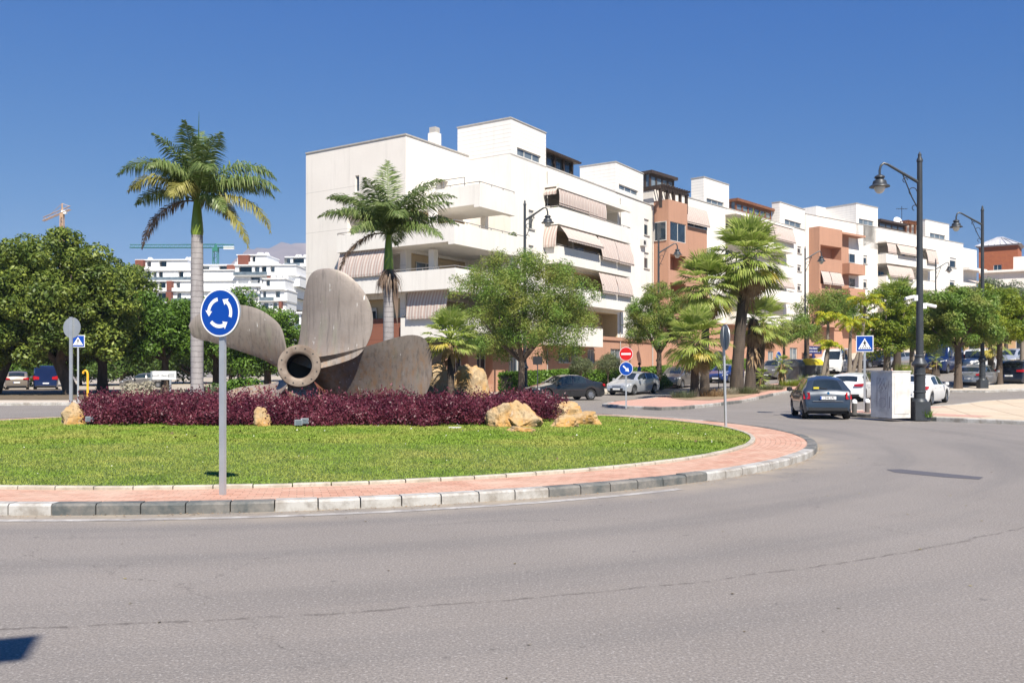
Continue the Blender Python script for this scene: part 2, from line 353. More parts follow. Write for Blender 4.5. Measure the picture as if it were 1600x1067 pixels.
L_ = dict(
 ficus=leafmat('ficus_leaves', (.085, .135, .018), (.31, .36, .06), (.06, .10, .014)), ficus2=leafmat('bright_leaves', (.07, .15, .015), (.17, .28, .035), (.06, .12, .013)),
 feather=leafmat('feathery_leaves', (.085, .175, .02), (.19, .29, .05), (.23, .25, .05)), olive=leafmat('olive_leaves', (.10, .125, .05), (.16, .18, .09)),
 yellowg=leafmat('yellow_green_leaves', (.17, .24, .014), (.32, .34, .03), (.10, .17, .018)), hedge=leafmat('hedge_leaves', (.075, .16, .014), (.15, .26, .03)),
 purple=leafmat('purple_leaves', (.115, .017, .030), (.235, .065, .092), (.075, .013, .028), .25, .42, 1.4), dryw=leafmat('pale_dry_twigs', (.33, .30, .22), (.46, .42, .32)),
 royal=leafmat('royal_palm_leaflets', (.085, .15, .03), (.26, .31, .12), None, .38, .36), royaly=leafmat('yellowing_leaflets', (.26, .25, .05), (.40, .36, .12), (.20, .20, .06), .3, .5, 3),
 dead=leafmat('dead_leaflets', (.17, .12, .085), (.28, .20, .15)), fan=leafmat('fan_palm_leaves', (.22, .31, .045), (.45, .50, .15), None, .5, .45),
 fany=leafmat('yellow_fan_leaves', (.42, .34, .04), (.50, .42, .12)), skirt=leafmat('dry_palm_skirt', (.26, .165, .085), (.38, .27, .15)),
 goldpalm=leafmat('golden_palm_leaflets', (.36, .36, .012), (.54, .48, .02), (.20, .30, .02), .35, .45, 2), greyg=leafmat('grey_green_leaves', (.13, .16, .085), (.19, .22, .13)),
 farg=leafmat('distant_leaves', (.055, .105, .016), (.11, .17, .03)),
 trunk=trunk_mat('bark', (.13, .095, .07), (.07, .05, .038)), royaltrunk=trunk_mat('royal_palm_trunk', (.36, .335, .33), (.26, .235, .235), .17), shaft=M('crownshaft', (.12, .21, .02), (.20, .27, .04), 2, .35, stretch=(1, 1, .3)),
 fantrunk=trunk_mat('fan_palm_trunk', (.10, .075, .055), (.05, .038, .03), .13), paletrunk=trunk_mat('pale_bark', (.24, .20, .16), (.16, .13, .10)),
)
# ---------------------------------------------------------------- the ground and the roads
def slab(name, poly, mat, top, kind='structure', bottom=None, step=4.0, uvf=None):
    """flat polygon laid over the rising street; cut across the slope so it follows it"""
    bm = bmesh.new(); vs = [bm.verts.new((x, y, 0)) for x, y in poly]; bm.faces.new(vs)
    d = Vector((.62, .78, 0)); ts = [.62*x+.78*y for x, y in poly]
    if max(ts) > 44:
        k = 44.0
        while k < min(max(ts), 200):
            if k > min(ts):
                bmesh.ops.bisect_plane(bm, geom=bm.verts[:]+bm.edges[:]+bm.faces[:], plane_co=d*(k/d.length_squared), plane_no=d)
            k += step
    bmesh.ops.triangulate(bm, faces=bm.faces[:])
    if bottom is not None:
        r = bmesh.ops.extrude_face_region(bm, geom=bm.faces[:])
        tv = [e for e in r['geom'] if isinstance(e, bmesh.types.BMVert)]; tset = set(tv)
        for v in bm.verts: v.co.z = g(v.co.x, v.co.y)+(top if v in tset else bottom)
    else:
        for v in bm.verts: v.co.z = g(v.co.x, v.co.y)+top
    me = bpy.data.meshes.new(name); bm.to_mesh(me); bm.free(); me.materials.append(mat)
    o = link(name, me); tag(o, kind=kind); return o
slab('ground', [(-6000, -3000), (6000, -3000), (6000, 9000), (-6000, 9000)], MT['tan'], -.25)
slab('road', [(-150, -60), (170, -60), (170, 190), (-150, 190)], MT['asphalt'], 0)
def resample(pts, step, closed):
    P = [Vector((x, y, 0)) for x, y in pts]
    if closed: P = P+[P[0]]
    out = []; 
    for a, b in zip(P[:-1], P[1:]):
        n = max(1, round((b-a).length/step))
        for i in range(n): out.append(a.lerp(b, i/n))
    if not closed: out.append(P[-1])
    return out
def kerb(name, pts, closed, w, h, z0, cls, step=1.0, gap=.012, side=1, bev=.025, mats=None):
    """kerb stones along a line; cls(i, mid) picks the paint of each stone"""
    P = resample(pts, step, closed); n = len(P); mb = MB(); m = n if closed else n-1
    def nrm(i):
        a = P[(i-1) % n] if closed or i > 0 else P[i]; b = P[(i+1) % n] if closed or i < n-1 else P[i]
        d = (b-a).normalized(); return Vector((d.y, -d.x, 0))*side
    for i in range(m):
        a, b = P[i], P[(i+1) % n]; na, nb = nrm(i), nrm((i+1) % n)
        d = (b-a).normalized()*gap/2; a2, b2 = a+d, b-d
        mi = cls(i, (a+b)/2); hj = h+random.uniform(-.006, .006)
        ring = []
        for p, q in ((a2, na), (b2, nb)):
            zz = g(p.x, p.y)+z0
            ring.append([(p.x, p.y, zz), (p.x, p.y, zz+hj-bev), (p.x-q.x*bev, p.y-q.y*bev, zz+hj), (p.x-q.x*w, p.y-q.y*w, zz+hj), (p.x-q.x*w, p.y-q.y*w, zz)])
        mb.add(ring[0]+ring[1], [(0, 1, 6, 5), (1, 2, 7, 6), (2, 3, 8, 7), (3, 4, 9, 8), (4, 3, 2, 1, 0), (5, 6, 7, 8, 9)], mi)
    o = mb.build(name, mats or [MT['kwhite'], MT['kblack'], MT['kplain']]); return tag(o, kind='structure')
def circ(r, n, a0=0, a1=2*pi, cx=CX, cy=CY):
    return [(cx+r*cos(a0+(a1-a0)*i/n), cy+r*sin(a0+(a1-a0)*i/n)) for i in range(n)]
# roundabout island: kerb painted in white and dark lengths, brick ring, edging, lawn
def island_cls(i, p):
    px = 800+FPX*p.x/max(p.y, 1); a = math.degrees(atan2(p.y-CY, p.x-CX)) % 360
    if p.y < CY:
        if px < 50: return 0
        if px < 462: return 1
        if px < 848: return 0
        if px < 1112: return 1
        if a < 335: return 0
        return 1
    return 1 if int(a/22) % 2 == 0 else 0
kerb('island_kerb', circ(RI, 157), True, .2, .128, 0, island_cls, .5, gap=.016)
def litter():
    mb = MB(); r = random.Random(3)
    for k in range(2600):
        a = r.uniform(0, 2*pi); q = RI+abs(r.gauss(0, .09))+.01; x, y = CX+q*cos(a), CY+q*sin(a); s = r.uniform(.006, .02); t_ = r.uniform(0, pi)
        c, d = cos(t_)*s, sin(t_)*s; z = .006+r.random()*.006; mb.add([(x-c, y-d, z), (x+d*.5, y-c*.5, z+.004), (x+c, y+d, z), (x-d*.5, y+c*.5, z)], [(0, 1, 2, 3)])
    tag(mb.build('leaf_litter', M('dry_leaf_litter', (.20, .12, .06), (.34, .24, .14), 30, .9)), 'thin line of dry brown leaf litter along the island kerb', 'leaf litter', kind='stuff')
litter()
def ring(name, r0, r1, z, mat, n=160, uv=True, kind='structure', span=None):
    V = []; F = []; U = []
    for i in range(n):
        a = 2*pi*i/n if not span else R(span[0]+(span[1]-span[0])*i/n)
        for r in (r0, r1): V.append((CX+r*cos(a), CY+r*sin(a), z))
    F = [(2*i, 2*i+1, (2*((i+1) % n))+1, 2*((i+1) % n)) for i in range(n if not span else n-1)]
    me = bpy.data.meshes.new(name); me.from_pydata(V, [], F); me.materials.append(mat)
    ul = me.uv_layers.new(name='uv'); k = 0
    for i in range(len(F)):
        for (ii, r) in ((i, r0), (i, r1), (i+1, r1), (i+1, r0)):
            ul.data[k].uv = (2*pi*ii/n*r1, r); k += 1
    me.update(); return tag(link(name, me), kind=kind)
ring('brick_path', RI-1.32, RI-.18, .118, MT['bricks'])
kerb('lawn_edging', circ(RI-1.28, 140), True, .1, .165, 0, lambda i, p: 2, .5, .016, mats=[MT['kplain']]*3, bev=.012)
ring('edge_line', RI+.28, RI+.42, .004, MT['line'], span=(170, 308))
RG = RI-1.38
def lawn_z(x, y):
    r = hypot(x-CX, y-CY)/RG
    return .145+.19*max(0, 1-r*r)
mb = MB(); nr, na = 24, 96
V = [(CX, CY, lawn_z(CX, CY))]
for i in range(1, nr+1):
    for k in range(na):
        a = 2*pi*k/na; r = RG*i/nr; V.append((CX+r*cos(a), CY+r*sin(a), lawn_z(CX+r*cos(a), CY+r*sin(a))-.012))
F = [(0, 1+k, 1+(k+1) % na) for k in range(na)]
for i in range(nr-1):
    for k in range(na): F.append((1+i*na+k, 1+(i+1)*na+k, 1+(i+1)*na+(k+1) % na, 1+i*na+(k+1) % na))
mb.add(V, F); tag(mb.build('lawn_ground', MT['soil_grass'], smooth=True), kind='structure')
rs = np.random.RandomState(3)
nb = 620000
rr = RG*np.sqrt(rs.rand(nb)); aa = rs.rand(nb)*2*pi
x = CX+rr*np.cos(aa); y = CY+rr*np.sin(aa)
keep = (rs.rand(nb) < np.clip(1.35-(y-11)/14, .28, 1)); x, y, rr = x[keep], y[keep], rr[keep]; nb = len(x)
z = .145+.19*(1-(rr/RG)**2)-.012
tuft = .6+.4*np.sin(x*3.1+np.sin(y*2.3)*2)*np.sin(y*2.7+np.sin(x*1.9)*2)
h = (.014+.022*rs.rand(nb))*(.85+.25*tuft)*np.where(y > 17, 1.2, 1); w = .0035+.004*rs.rand(nb); w = w*np.where(y > 17, 2.2, 1)
th = rs.rand(nb)*2*pi; lx, ly = rs.randn(nb)*.018, rs.randn(nb)*.018
P0 = np.stack([x-w*np.cos(th), y-w*np.sin(th), z], 1); P1 = np.stack([x+w*np.cos(th), y+w*np.sin(th), z], 1); P2 = np.stack([x+lx, y+ly, z+h], 1)
lawn = npmesh('lawn_grass', np.stack([P0, P1, P2], 1), 3, MT['blades'], rnd=rs.rand(nb)); tag(lawn, 'short bright green grass covering the round island', 'grass', kind='stuff')
def gp(px, py): Z = CAMH*FPX/(py-HOR); return ((px-800)/FPX*Z, Z)
slab('road_patch', [gp(*p) for p in ((1385, 733.5), (1398, 738), (1475, 745.5), (1530, 749), (1537, 745.5), (1407, 733))][::-1], MT['patch'], .004)
# splitter island in the mouth of the street
SPL = [(4.2, 41.2), (5.0, 38.6), (6.3, 37.2), (7.6, 38.2), (9.6, 41.6), (12.5, 47), (15.7, 53), (20.2, 60), (27, 69), (36, 78), (50, 88), (75, 108), (82, 122), (68, 112), (47, 96), (33, 80.5), (24, 71.5), (18, 64.5), (12, 57), (8, 50.5), (5.2, 45)]
def stripe_cls(i, p): return 1 if int(i/4) % 2 else 0
kerb('splitter_kerb', SPL, True, .18, .14, 0, stripe_cls, 1.0, side=1)
def inset(poly, d):
    n = len(poly); out = []
    for i in range(n):
        a, b, c = Vector(poly[i-1]), Vector(poly[i]), Vector(poly[(i+1) % n])
        n1 = (b-a).normalized(); n2 = (c-b).normalized(); m = Vector((-(n1.y+n2.y), n1.x+n2.x))
        m = m.normalized() if m.length > 1e-6 else Vector((-n1.y, n1.x)); out.append((b.x+m.x*d, b.y+m.y*d))
    return out
slab('splitter_paving', inset(SPL, .12), MT['pinktiles'], .128)
BED = [(9.2, 46.8), (10.4, 46.4), (13.2, 50.5), (17.5, 58.5), (25, 68.5), (35, 78.6), (48.5, 89), (70, 106), (66, 108), (47, 94), (33.6, 79.5), (24.5, 70.5), (18.6, 63.6), (12.8, 56.4), (9.0, 50)]
slab('planting_bed', BED, MT['earth'], .145)
# plaza on the right
PLZ = [(12.0, 33.0), (12.6, 31.4), (13.4, 29.9), (14.6, 28.3), (16, 26.9), (18.2, 24.6), (21, 21.5), (24.5, 17.5), (29, 12), (36, 6), (70, 4), (72, 54), (44, 50), (31, 46.5), (23, 43), (17.6, 38), (13.2, 34.6)]
def plaza_cls(i, p): return 1 if p.x < 14.2 and p.y < 34 else 0
kerb('plaza_kerb', PLZ, True, .18, .14, 0, plaza_cls, 1.0, side=1)
slab('plaza_paving', inset(PLZ, .12), MT['tiles'], .128)
slab('plaza_pink_strip', [(16.6, 27.9), (21.5, 23.2), (29, 15), (31, 16.4), (23.6, 24.6), (18.9, 28.3)], MT['pinktiles'], .132)
slab('plaza_pink_edge', [(12.5, 33.2), (13.0, 31.9), (15.4, 29.2), (16.3, 29.9), (14.4, 33.8), (18.6, 37.6), (17.9, 38.0), (13.6, 34.3)], MT['pinktiles'], .132)
TI = [(25.0, 54.2), (28, 52.2), (46, 57.5), (60, 62), (60, 65), (44, 60.8), (26, 56.6)]
kerb('tree_island_kerb', TI, True, .18, .14, 0, lambda i, p: 0, 1.0)
slab('tree_island_paving', inset(TI, .12), MT['pave'], .128)
# pavement in front of the flats (follows the bend of the facades)
def nrmA(a): return Vector((cos(a), -sin(a), 0))
def dirA(a): return Vector((sin(a), cos(a), 0))
AA, AB, AC = R(33.4), R(42.2), R(51.8)
OA, OB, OC = Vector((-.1, 63.9, 0)), Vector((13.6, 84.7, 0)), Vector((36.7, 110.3, 0))
jB, jC = (AA+AB)/2, (AB+AC)/2
def offs(k):
    return [OA-dirA(AA)*24+nrmA(AA)*k, OB+nrmA(jB)*(k/cos((AB-AA)/2)), OC+nrmA(jC)*(k/cos((AC-AB)/2)), OC+dirA(AC)*75+nrmA(AC)*k]
front = offs(8.2); back = offs(-1.0)
PV = [(p.x, p.y) for p in front]+[(p.x, p.y) for p in reversed(back)]
slab('pavement', PV, MT['pave'], .128)
kerb('pavement_kerb', [(p.x, p.y) for p in front], False, .18, .14, 0, lambda i, p: 2, 1.2, side=1)
# ground on the left, beyond the far side of the roundabout
FL = [(-120, 41.5), (-26, 42.3), (-20, 42.9), (-13, 44.4), (-9, 46.2), (-8.5, 47.5), (-12, 49), (-26, 52), (-120, 52)]
kerb('far_kerb', FL[:6], False, .18, .14, 0, lambda i, p: 0 if p.x > -27 else 2, 1.0, side=1)
slab('far_pavement', inset(FL, .1), MT['pave'], .128)
slab('garden_ground', [(-120, 46.4), (-22, 46.6), (-10, 49.5), (-12, 66), (-18, 74), (-60, 74), (-120, 68)], MT['darkearth'], .135)
slab('car_park', [(-120, 74.2), (-60, 74.2), (-18, 74.2), (-13, 70), (-10, 80), (-20, 120), (-120, 120)], MT['tan'], .01)
# ---------------------------------------------------------------- foliage tools
def blobs_leaves(blobs, n, size, seed, shell=.55, flat=0.0, upb=.25, aspect=.5):
    r = np.random.RandomState(seed)
    B = np.array([(b[0], b[1], b[2], b[3], b[4] if len(b) > 4 else b[3]) for b in blobs], dtype=float)
    wt = B[:, 3]**2; wt /= wt.sum(); idx = r.choice(len(B), n, p=wt)
    d = r.randn(n, 3); d[:, 2] += upb; d /= np.linalg.norm(d, axis=1)[:, None]
    rad = (shell+(1-shell)*r.rand(n)**.5)*(1+.12*r.randn(n)*.6)
    C = B[idx, :3]+d*rad[:, None]*np.stack([B[idx, 3], B[idx, 3], B[idx, 4]], 1)
    nn = d*.9+r.randn(n, 3)*.55+np.array([0, 0, .35]); nn /= np.linalg.norm(nn, axis=1)[:, None]
    t = np.cross(nn, r.randn(n, 3)); t /= np.linalg.norm(t, axis=1)[:, None]; b = np.cross(nn, t)
    s = size*(.6+.8*r.rand(n))[:, None]
    V = np.stack([C-t*s*.5, C+b*s*aspect*.5-t*s*.02, C+t*s*.5, C-b*s*aspect*.5-t*s*.02], 1)
    return V, r.rand(n)
def lumpy(c, rx, ry, rz, nb, br, seed, low=-.35):
    """small blobs over an ellipsoid: uneven outline with gaps between"""
    r = random.Random(seed); out = []
    for i in range(nb):
        while True:
            d = Vector((r.gauss(0, 1), r.gauss(0, 1), r.gauss(0, 1))).normalized()
            if d.z > low: break
        k = r.uniform(.62, 1.0); s = br*r.uniform(.65, 1.25)
        out.append((c[0]+d.x*rx*k, c[1]+d.y*ry*k, c[2]+d.z*rz*k, s, s*.72))
    return out
def tree(name, x, y, trunk_h, c, rx, ry, rz, label, cat, group=None, nb=40, br=1.1, nl=20000, size=.16, leaf='ficus', bark='trunk', tr=.22, seed=1, low=-.35, lean=(0, 0), core=True, limbs=6, z0=None, aspect=.5, shell=.55):
    """c: crown centre relative to the foot"""
    z0 = g(x, y)+.12 if z0 is None else z0
    root = empty(name, (x, y, z0), 0, label, cat, group); rnd = random.Random(seed)
    mb = MB(); top = Vector((lean[0], lean[1], trunk_h))
    mb.tube([(0, 0, -.15), (0, 0, .05), (lean[0]*.3, lean[1]*.3, trunk_h*.35), (lean[0]*.7, lean[1]*.7, trunk_h*.72), top], [tr*1.5, tr*1.25, tr, tr*.9, tr*.85], 9)
    for k in range(limbs):
        a = 2*pi*k/limbs+rnd.uniform(-.3, .3); e = Vector((c[0]+rx*.6*cos(a), c[1]+ry*.6*sin(a), c[2]+rz*rnd.uniform(-.15, .5)))
        m1 = top.lerp(e, .45)+Vector((0, 0, -rz*.1)); mb.tube([top-Vector((0, 0, .15)), m1, e], [tr*.55, tr*.33, tr*.1], 6)
        for q in range(2):
            e2 = m1+Vector((rnd.uniform(-1, 1)*rx*.35, rnd.uniform(-1, 1)*ry*.35, rz*rnd.uniform(.2, .6))); mb.tube([m1, (m1+e2)/2, e2], [tr*.28, tr*.18, tr*.06], 5)
    mb.build('trunk', L_[bark], root, smooth=True)
    bl = lumpy(c, rx, ry, rz, nb, br, seed, low)
    if core: bl += lumpy(c, rx*.6, ry*.6, rz*.6, nb//3, br*1.1, seed+5, low)
    V, rn = blobs_leaves(bl, nl, size, seed, aspect=aspect, shell=shell)
    npmesh('crown', V, 4, L_[leaf], root, rn)
    return root
def shrub(name, x, y, z0, rx, ry, rz, label, cat, leaf, group=None, nl=4000, size=.08, nb=14, br=.3, seed=1, stem=0, bark='trunk'):
    root = empty(name, (x, y, z0), 0, label, cat, group)
    bl = lumpy((0, 0, stem+rz*.8), rx*.75, ry*.75, rz*.75, nb, br, seed, -.6); bl.append((0, 0, stem+rz*.75, min(rx, ry)*.8, rz*.7))
    V, rn = blobs_leaves(bl, nl, size, seed, shell=.6); npmesh('foliage', V, 4, L_[leaf], root, rn)
    mb = MB(); rnd = random.Random(seed)
    if stem: mb.tube([(0, 0, -.1), (0, 0, stem+rz*.6)], [.07, .05], 7)
    for k in range(5): mb.tube([(0, 0, stem*.9), (rnd.uniform(-.5, .5)*rx, rnd.uniform(-.5, .5)*ry, stem+rz*1.1)], [.03, .01], 5)
    mb.build('stem', L_[bark], root); return root
# feather frond: points of a drooping midrib with leaflets on both sides
def frond(parent, mat, base, az, el, length, droop, nleaf=46, ll=.62, lw=.05, hang=.5, plume=.35, seed=0, start=.12, name='frond', petr=.03, curl=0, tipmin=.35, dx=1.35):
    r = random.Random(seed); pts = []; p = Vector(base); n = 26; tw = az
    for i in range(n+1):
        s = i/n; e = el-droop*(s**dx); tw = az+curl*s
        pts.append((p.copy(), Vector((cos(e)*cos(tw), cos(e)*sin(tw), sin(e)))))
        p += pts[-1][1]*(length/n)
    mb = MB(); mb.tube([q[0] for q in pts[::2]], [petr*(1-.8*i/13) for i in range(14)], 5, 0)
    for i in range(nleaf):
        s = start+(1-start)*(i+.5)/nleaf; f = s*n; k = min(int(f), n-1); P = pts[k][0].lerp(pts[k+1][0], f-k); D = pts[k][1]
        side = D.cross(Vector((0, 0, 1)))
        side = side.normalized() if side.length > .05 else Vector((-sin(az), cos(az), 0))
        up = side.cross(D).normalized(); L = ll*(sin(pi*min(1, .18+s*.86))**.55*.9+.1)*r.uniform(.85, 1.1)
        if s > .85: L *= 1-(s-.85)*2.6
        L = max(L, ll*tipmin*.5)
        for sg in (-1, 1):
            d0 = (side*sg*1.0+D*r.uniform(.45, .75)+up*r.uniform(-plume, plume)).normalized()
            m = P+d0*L*.5+Vector((0, 0, -L*.08*hang)); d1 = (d0*(1-.55*hang)+Vector((0, 0, -hang*1.0))).normalized()
            e = m+d1*L*.55; wv = d0.cross(up).normalized() if r.random() < .0 else D.cross(d0).cross(d0).normalized()
            wv = (wv+Vector((0, 0, r.uniform(-.5, .5)))).normalized()*lw*.5
            mb.add([P-wv*.4, P+wv*.4, m+wv, m-wv, e], [(0, 1, 2, 3), (3, 2, 4)])
    me = bpy.data.meshes.new(name); me.from_pydata(mb.v, [], mb.f); me.materials.append(mat)
    at = me.attributes.new('rnd', 'FLOAT', 'FACE'); F = len(me.polygons); a = np.random.RandomState(seed+9).rand(F).astype(np.float32)
    at.data.foreach_set('value', a); me.update()
    return link(name, me, parent)
# fan leaf of a fan palm
def fan_leaf(mb, base, az, el, pet, rad, seed, spread=2.6, droopy=.35):
    r = random.Random(seed); D = Vector((cos(el)*cos(az), cos(el)*sin(az), sin(el))); base = Vector(base)
    hub = base+D*pet+Vector((0, 0, -pet*.12)); mb.tube([base, base+D*pet*.55, hub], [.022, .018, .012], 4, 0)
    side = D.cross(Vector((0, 0, 1))); side = side.normalized() if side.length > .05 else Vector((1, 0, 0)); up = side.cross(D).normalized()
    D2 = (D+Vector((0, 0, -.25))).normalized(); n = 22
    for i in range(n):
        a = -spread/2+spread*(i+.5)/n; d = (D2*cos(a)+side*sin(a)+up*(.18*abs(sin(a)))).normalized(); L = rad*(1-.18*abs(a)/1.3)*r.uniform(.88, 1.06)
        w = L*spread/n*.72; wv = d.cross(up); wv = wv.normalized()*w*.55
        fold = up*(w*.25*(1 if i % 2 else -1))
        m = hub+d*L*.6+fold; e = m+(d+Vector((0, 0, -droopy*r.uniform(.6, 1.8)))).normalized()*L*.42
        mb.add([hub-wv*.08, hub+wv*.08, m+wv, m-wv, e], [(0, 1, 2, 3), (3, 2, 4)])
def rndmesh(mb, name, mat, parent, seed=0):
    o = mb.build(name, mat, parent); me = o.data
    at = me.attributes.new('rnd', 'FLOAT', 'FACE'); at.data.foreach_set('value', np.random.RandomState(seed).rand(len(me.polygons)).astype(np.float32)); return o
def fan_palm(x, y, h, crown_r, label, group, nleaf=34, tr=.28, seed=1, skirt=1.0, lean=(0, 0), yellow=3, z0=None, span=2.15):
    z0 = g(x, y)+.14 if z0 is None else z0
    root = empty('fan_palm', (x, y, z0), 0, label, 'palm tree', group); r = random.Random(seed)
    mb = MB(); n = 14; pts = [(lean[0]*(i/n)**1.5, lean[1]*(i/n)**1.5, h*i/n-.1*(i == 0)) for i in range(n+1)]
    mb.tube(pts, [tr*(1.18-.18*min(1, i/3))*(1-.22*i/n)*(1+.05*(i % 2)) for i in range(n+1)], 14, 0, squash=.97)
    mb.build('trunk', L_['fantrunk'], root, smooth=True, sharp=60)
    top = Vector(pts[-1]); 
    sk = MB()
    for k in range(int(60*skirt)):
        a = r.uniform(0, 2*pi); zz = r.uniform(-skirt*1.5, .1); p = top+Vector((cos(a)*tr*.8, sin(a)*tr*.8, zz)); L = r.uniform(.35, .8)
        e = p+Vector((cos(a)*r.uniform(.1, .4), sin(a)*r.uniform(.1, .4), -L)); w = Vector((-sin(a), cos(a), 0))*r.uniform(.03, .09)
        sk.add([p-w*.4, p+w*.4, (p+e)/2+w*1.1, (p+e)/2-w*1.1, e], [(0, 1, 2, 3), (3, 2, 4)])
    for k in range(int(9*skirt)): fan_leaf(sk, top+Vector((0, 0, -.15-.12*(k % 4))), r.uniform(0, 2*pi), r.uniform(-1.25, -.85), crown_r*.35, crown_r*.4, seed*77+k, 1.9, .9)
    rndmesh(sk, 'dry_skirt', L_['skirt'], root, seed)
    for k in range(nleaf):
        f = (k+.5)/nleaf; el = 1.45-span*f**.85+r.uniform(-.12, .12); az = k*2.39996+r.uniform(-.2, .2)
        lm = MB(); fan_leaf(lm, top+Vector((0, 0, .12-.25*f)), az, el, crown_r*.5*r.uniform(.85, 1.1), crown_r*.52*r.uniform(.85, 1.12), seed*100+k, 2.5, .25+.45*f)
        yl = f > .8 and k % max(2, 7-yellow) == 0
        rndmesh(lm, 'frond', L_['fany'] if yl else L_['fan'], root, seed*31+k)
    return root
# ---------------------------------------------------------------- things on the roundabout island
LZ = lambda x, y: lawn_z(x, y)-.012
# --- ship's propeller
PY = 24.6
prop = empty('ship_propeller', (px2(468, PY), PY, 1.77), 0, 'huge weathered bronze ship propeller rising from purple shrubs on the island', 'sculpture')
k_ = PY/FPX
def blade(le, te, twist, bulge, name='blade', yo=0.0, th=.07, tipt=.35):
    """le/te: leading and trailing edge in photograph offsets from the hub (right, up); twist puts one edge nearer"""
    le = [Vector((a*k_, 0, b*k_)) for a, b in le]; te = [Vector((a*k_, 0, b*k_)) for a, b in te]
    def samp(c, s):
        L = [0]
        for a, b in zip(c[:-1], c[1:]): L.append(L[-1]+(b-a).length)
        t = s*L[-1]
        for i in range(len(c)-1):
            if t <= L[i+1]+1e-9:
                f = (t-L[i])/max(L[i+1]-L[i], 1e-9)
                # catmull-rom for a smooth outline
                p0, p1, p2, p3 = c[max(i-1, 0)], c[i], c[i+1], c[min(i+2, len(c)-1)]
                return .5*((2*p1)+(p2-p0)*f+(2*p0-5*p1+4*p2-p3)*f*f+(3*p1-p0-3*p2+p3)*f**3)
        return c[-1]
    n, m = 28, 16; mb = MB(); V = {}
    for i in range(n+1):
        s = i/n; a, b = samp(le, s), samp(te, s)
        for j in range(m+1):
            v = j/m; p = a.lerp(b, v); off = yo+twist*(v-.5)*(1-s**2.5)+bulge*sin(pi*v)*sin(pi*s)
            t = th*(1-.8*s)*(max(0, sin(pi*v))**.5)+.018
            V[i, j] = (Vector((p.x, off, p.z)), t)
    for sgn in (1, -1):
        b0 = len(mb.v)
        for i in range(n+1):
            for j in range(m+1):
                p, t = V[i, j]; mb.v.append((p.x, p.y+sgn*t, p.z))
        for i in range(n):
            for j in range(m):
                q = (b0+i*(m+1)+j, b0+i*(m+1)+j+1, b0+(i+1)*(m+1)+j+1, b0+(i+1)*(m+1)+j); mb.f.append(q if sgn > 0 else q[::-1]); mb.m.append(0)
    tot = (n+1)*(m+1)
    def rim(idx):
        for a, b in zip(idx[:-1], idx[1:]): mb.f.append((a, b, b+tot, a+tot)); mb.m.append(0)
    rim([i*(m+1) for i in range(n+1)]); rim([i*(m+1)+m for i in range(n+1)]); rim([n*(m+1)+j for j in range(m+1)])
    o = mb.build(name, MT['bronze'], prop, smooth=True, sharp=50); return o
# offsets from the hub centre (468, 573), up positive
blade([(-22, 10), (-8, 40), (-3, 75), (2, 113), (10, 140), (20, 151), (32, 154.5), (44, 155)], [(26, -4), (60, 4), (94, 18), (111, 44), (116, 72), (110, 101), (92, 129), (67, 149), (44, 155)], -.7, -.12, yo=.15)
blade([(-18, 22), (-27, 60), (-46, 80), (-68, 92), (-95, 97), (-125, 96), (-150, 87), (-168, 76), (-175, 64)], [(-30, -6), (-62, 12), (-98, 25), (-138, 38), (-162, 44), (-171, 50), (-175, 64)], .35, -.05, yo=.1)
blade([(20, 14), (50, 18), (82, 25), (120, 36), (152, 46), (178, 50), (196, 43), (205, 22)], [(14, -22), (40, -42), (90, -60), (140, -68), (172, -62), (192, -48), (204, -18), (205, 22)], .95, .12, yo=.22, th=.04)
blade([(-22, -14), (-52, -26), (-80, -29), (-105, -34), (-122, -44)], [(-8, -30), (-30, -52), (-70, -62), (-105, -60), (-122, -44)], -1.5, .05, yo=-.1)
mb = MB()                                   # the buttress-like lower blade, edge on
blade([(-14, -26), (-14, -40), (-20, -62), (-22, -75)], [(18, -24), (26, -38), (36, -60), (40, -75)], .7, -.15, yo=0, th=.09)
hb = MB(); rh = .585
ax = Vector((.22, -1, .07)).normalized(); q = ax.to_track_quat('Z', 'Y')
def ringpts(r, d, n=40): return [tuple(q@Vector((r*cos(2*pi*i/n), r*sin(2*pi*i/n), d))) for i in range(n)]
prof = [(.50, -1.25), (.56, -.5), (.55, -.05), (.57, .28), (rh, .33), (rh, .42), (rh-.015, .44), (.40, .455), (.375, .44), (.345, .42), (.335, .3), (.30, -.5), (.0, -.5)]
b0 = 0
for r_, d_ in prof: hb.v += ringpts(max(r_, 1e-4), d_)
for i in range(len(prof)-1):
    for k in range(40): hb.f.append((i*40+k, i*40+(k+1) % 40, (i+1)*40+(k+1) % 40, (i+1)*40+k)); hb.m.append(1 if i >= 10 else 0)
hb.f.append(tuple(range(39, -1, -1))); hb.m.append(0)
hub = hb.build('hub', [MT['hubbronze'], MT['dark']], prop, smooth=True, sharp=40)
for i in range(12):
    a = 2*pi*i/12+.2; c = q@Vector((.49*cos(a), .49*sin(a), .44)); mb = MB(); mb.disc(c, .022, ax, .012, 8); mb.build('bolt', MT['dark'], prop)
ft = MB(); ft.box(-.9, .9, -.5, .8, -1.9, -1.15); ft.build('plinth', MT['concrete'], prop)
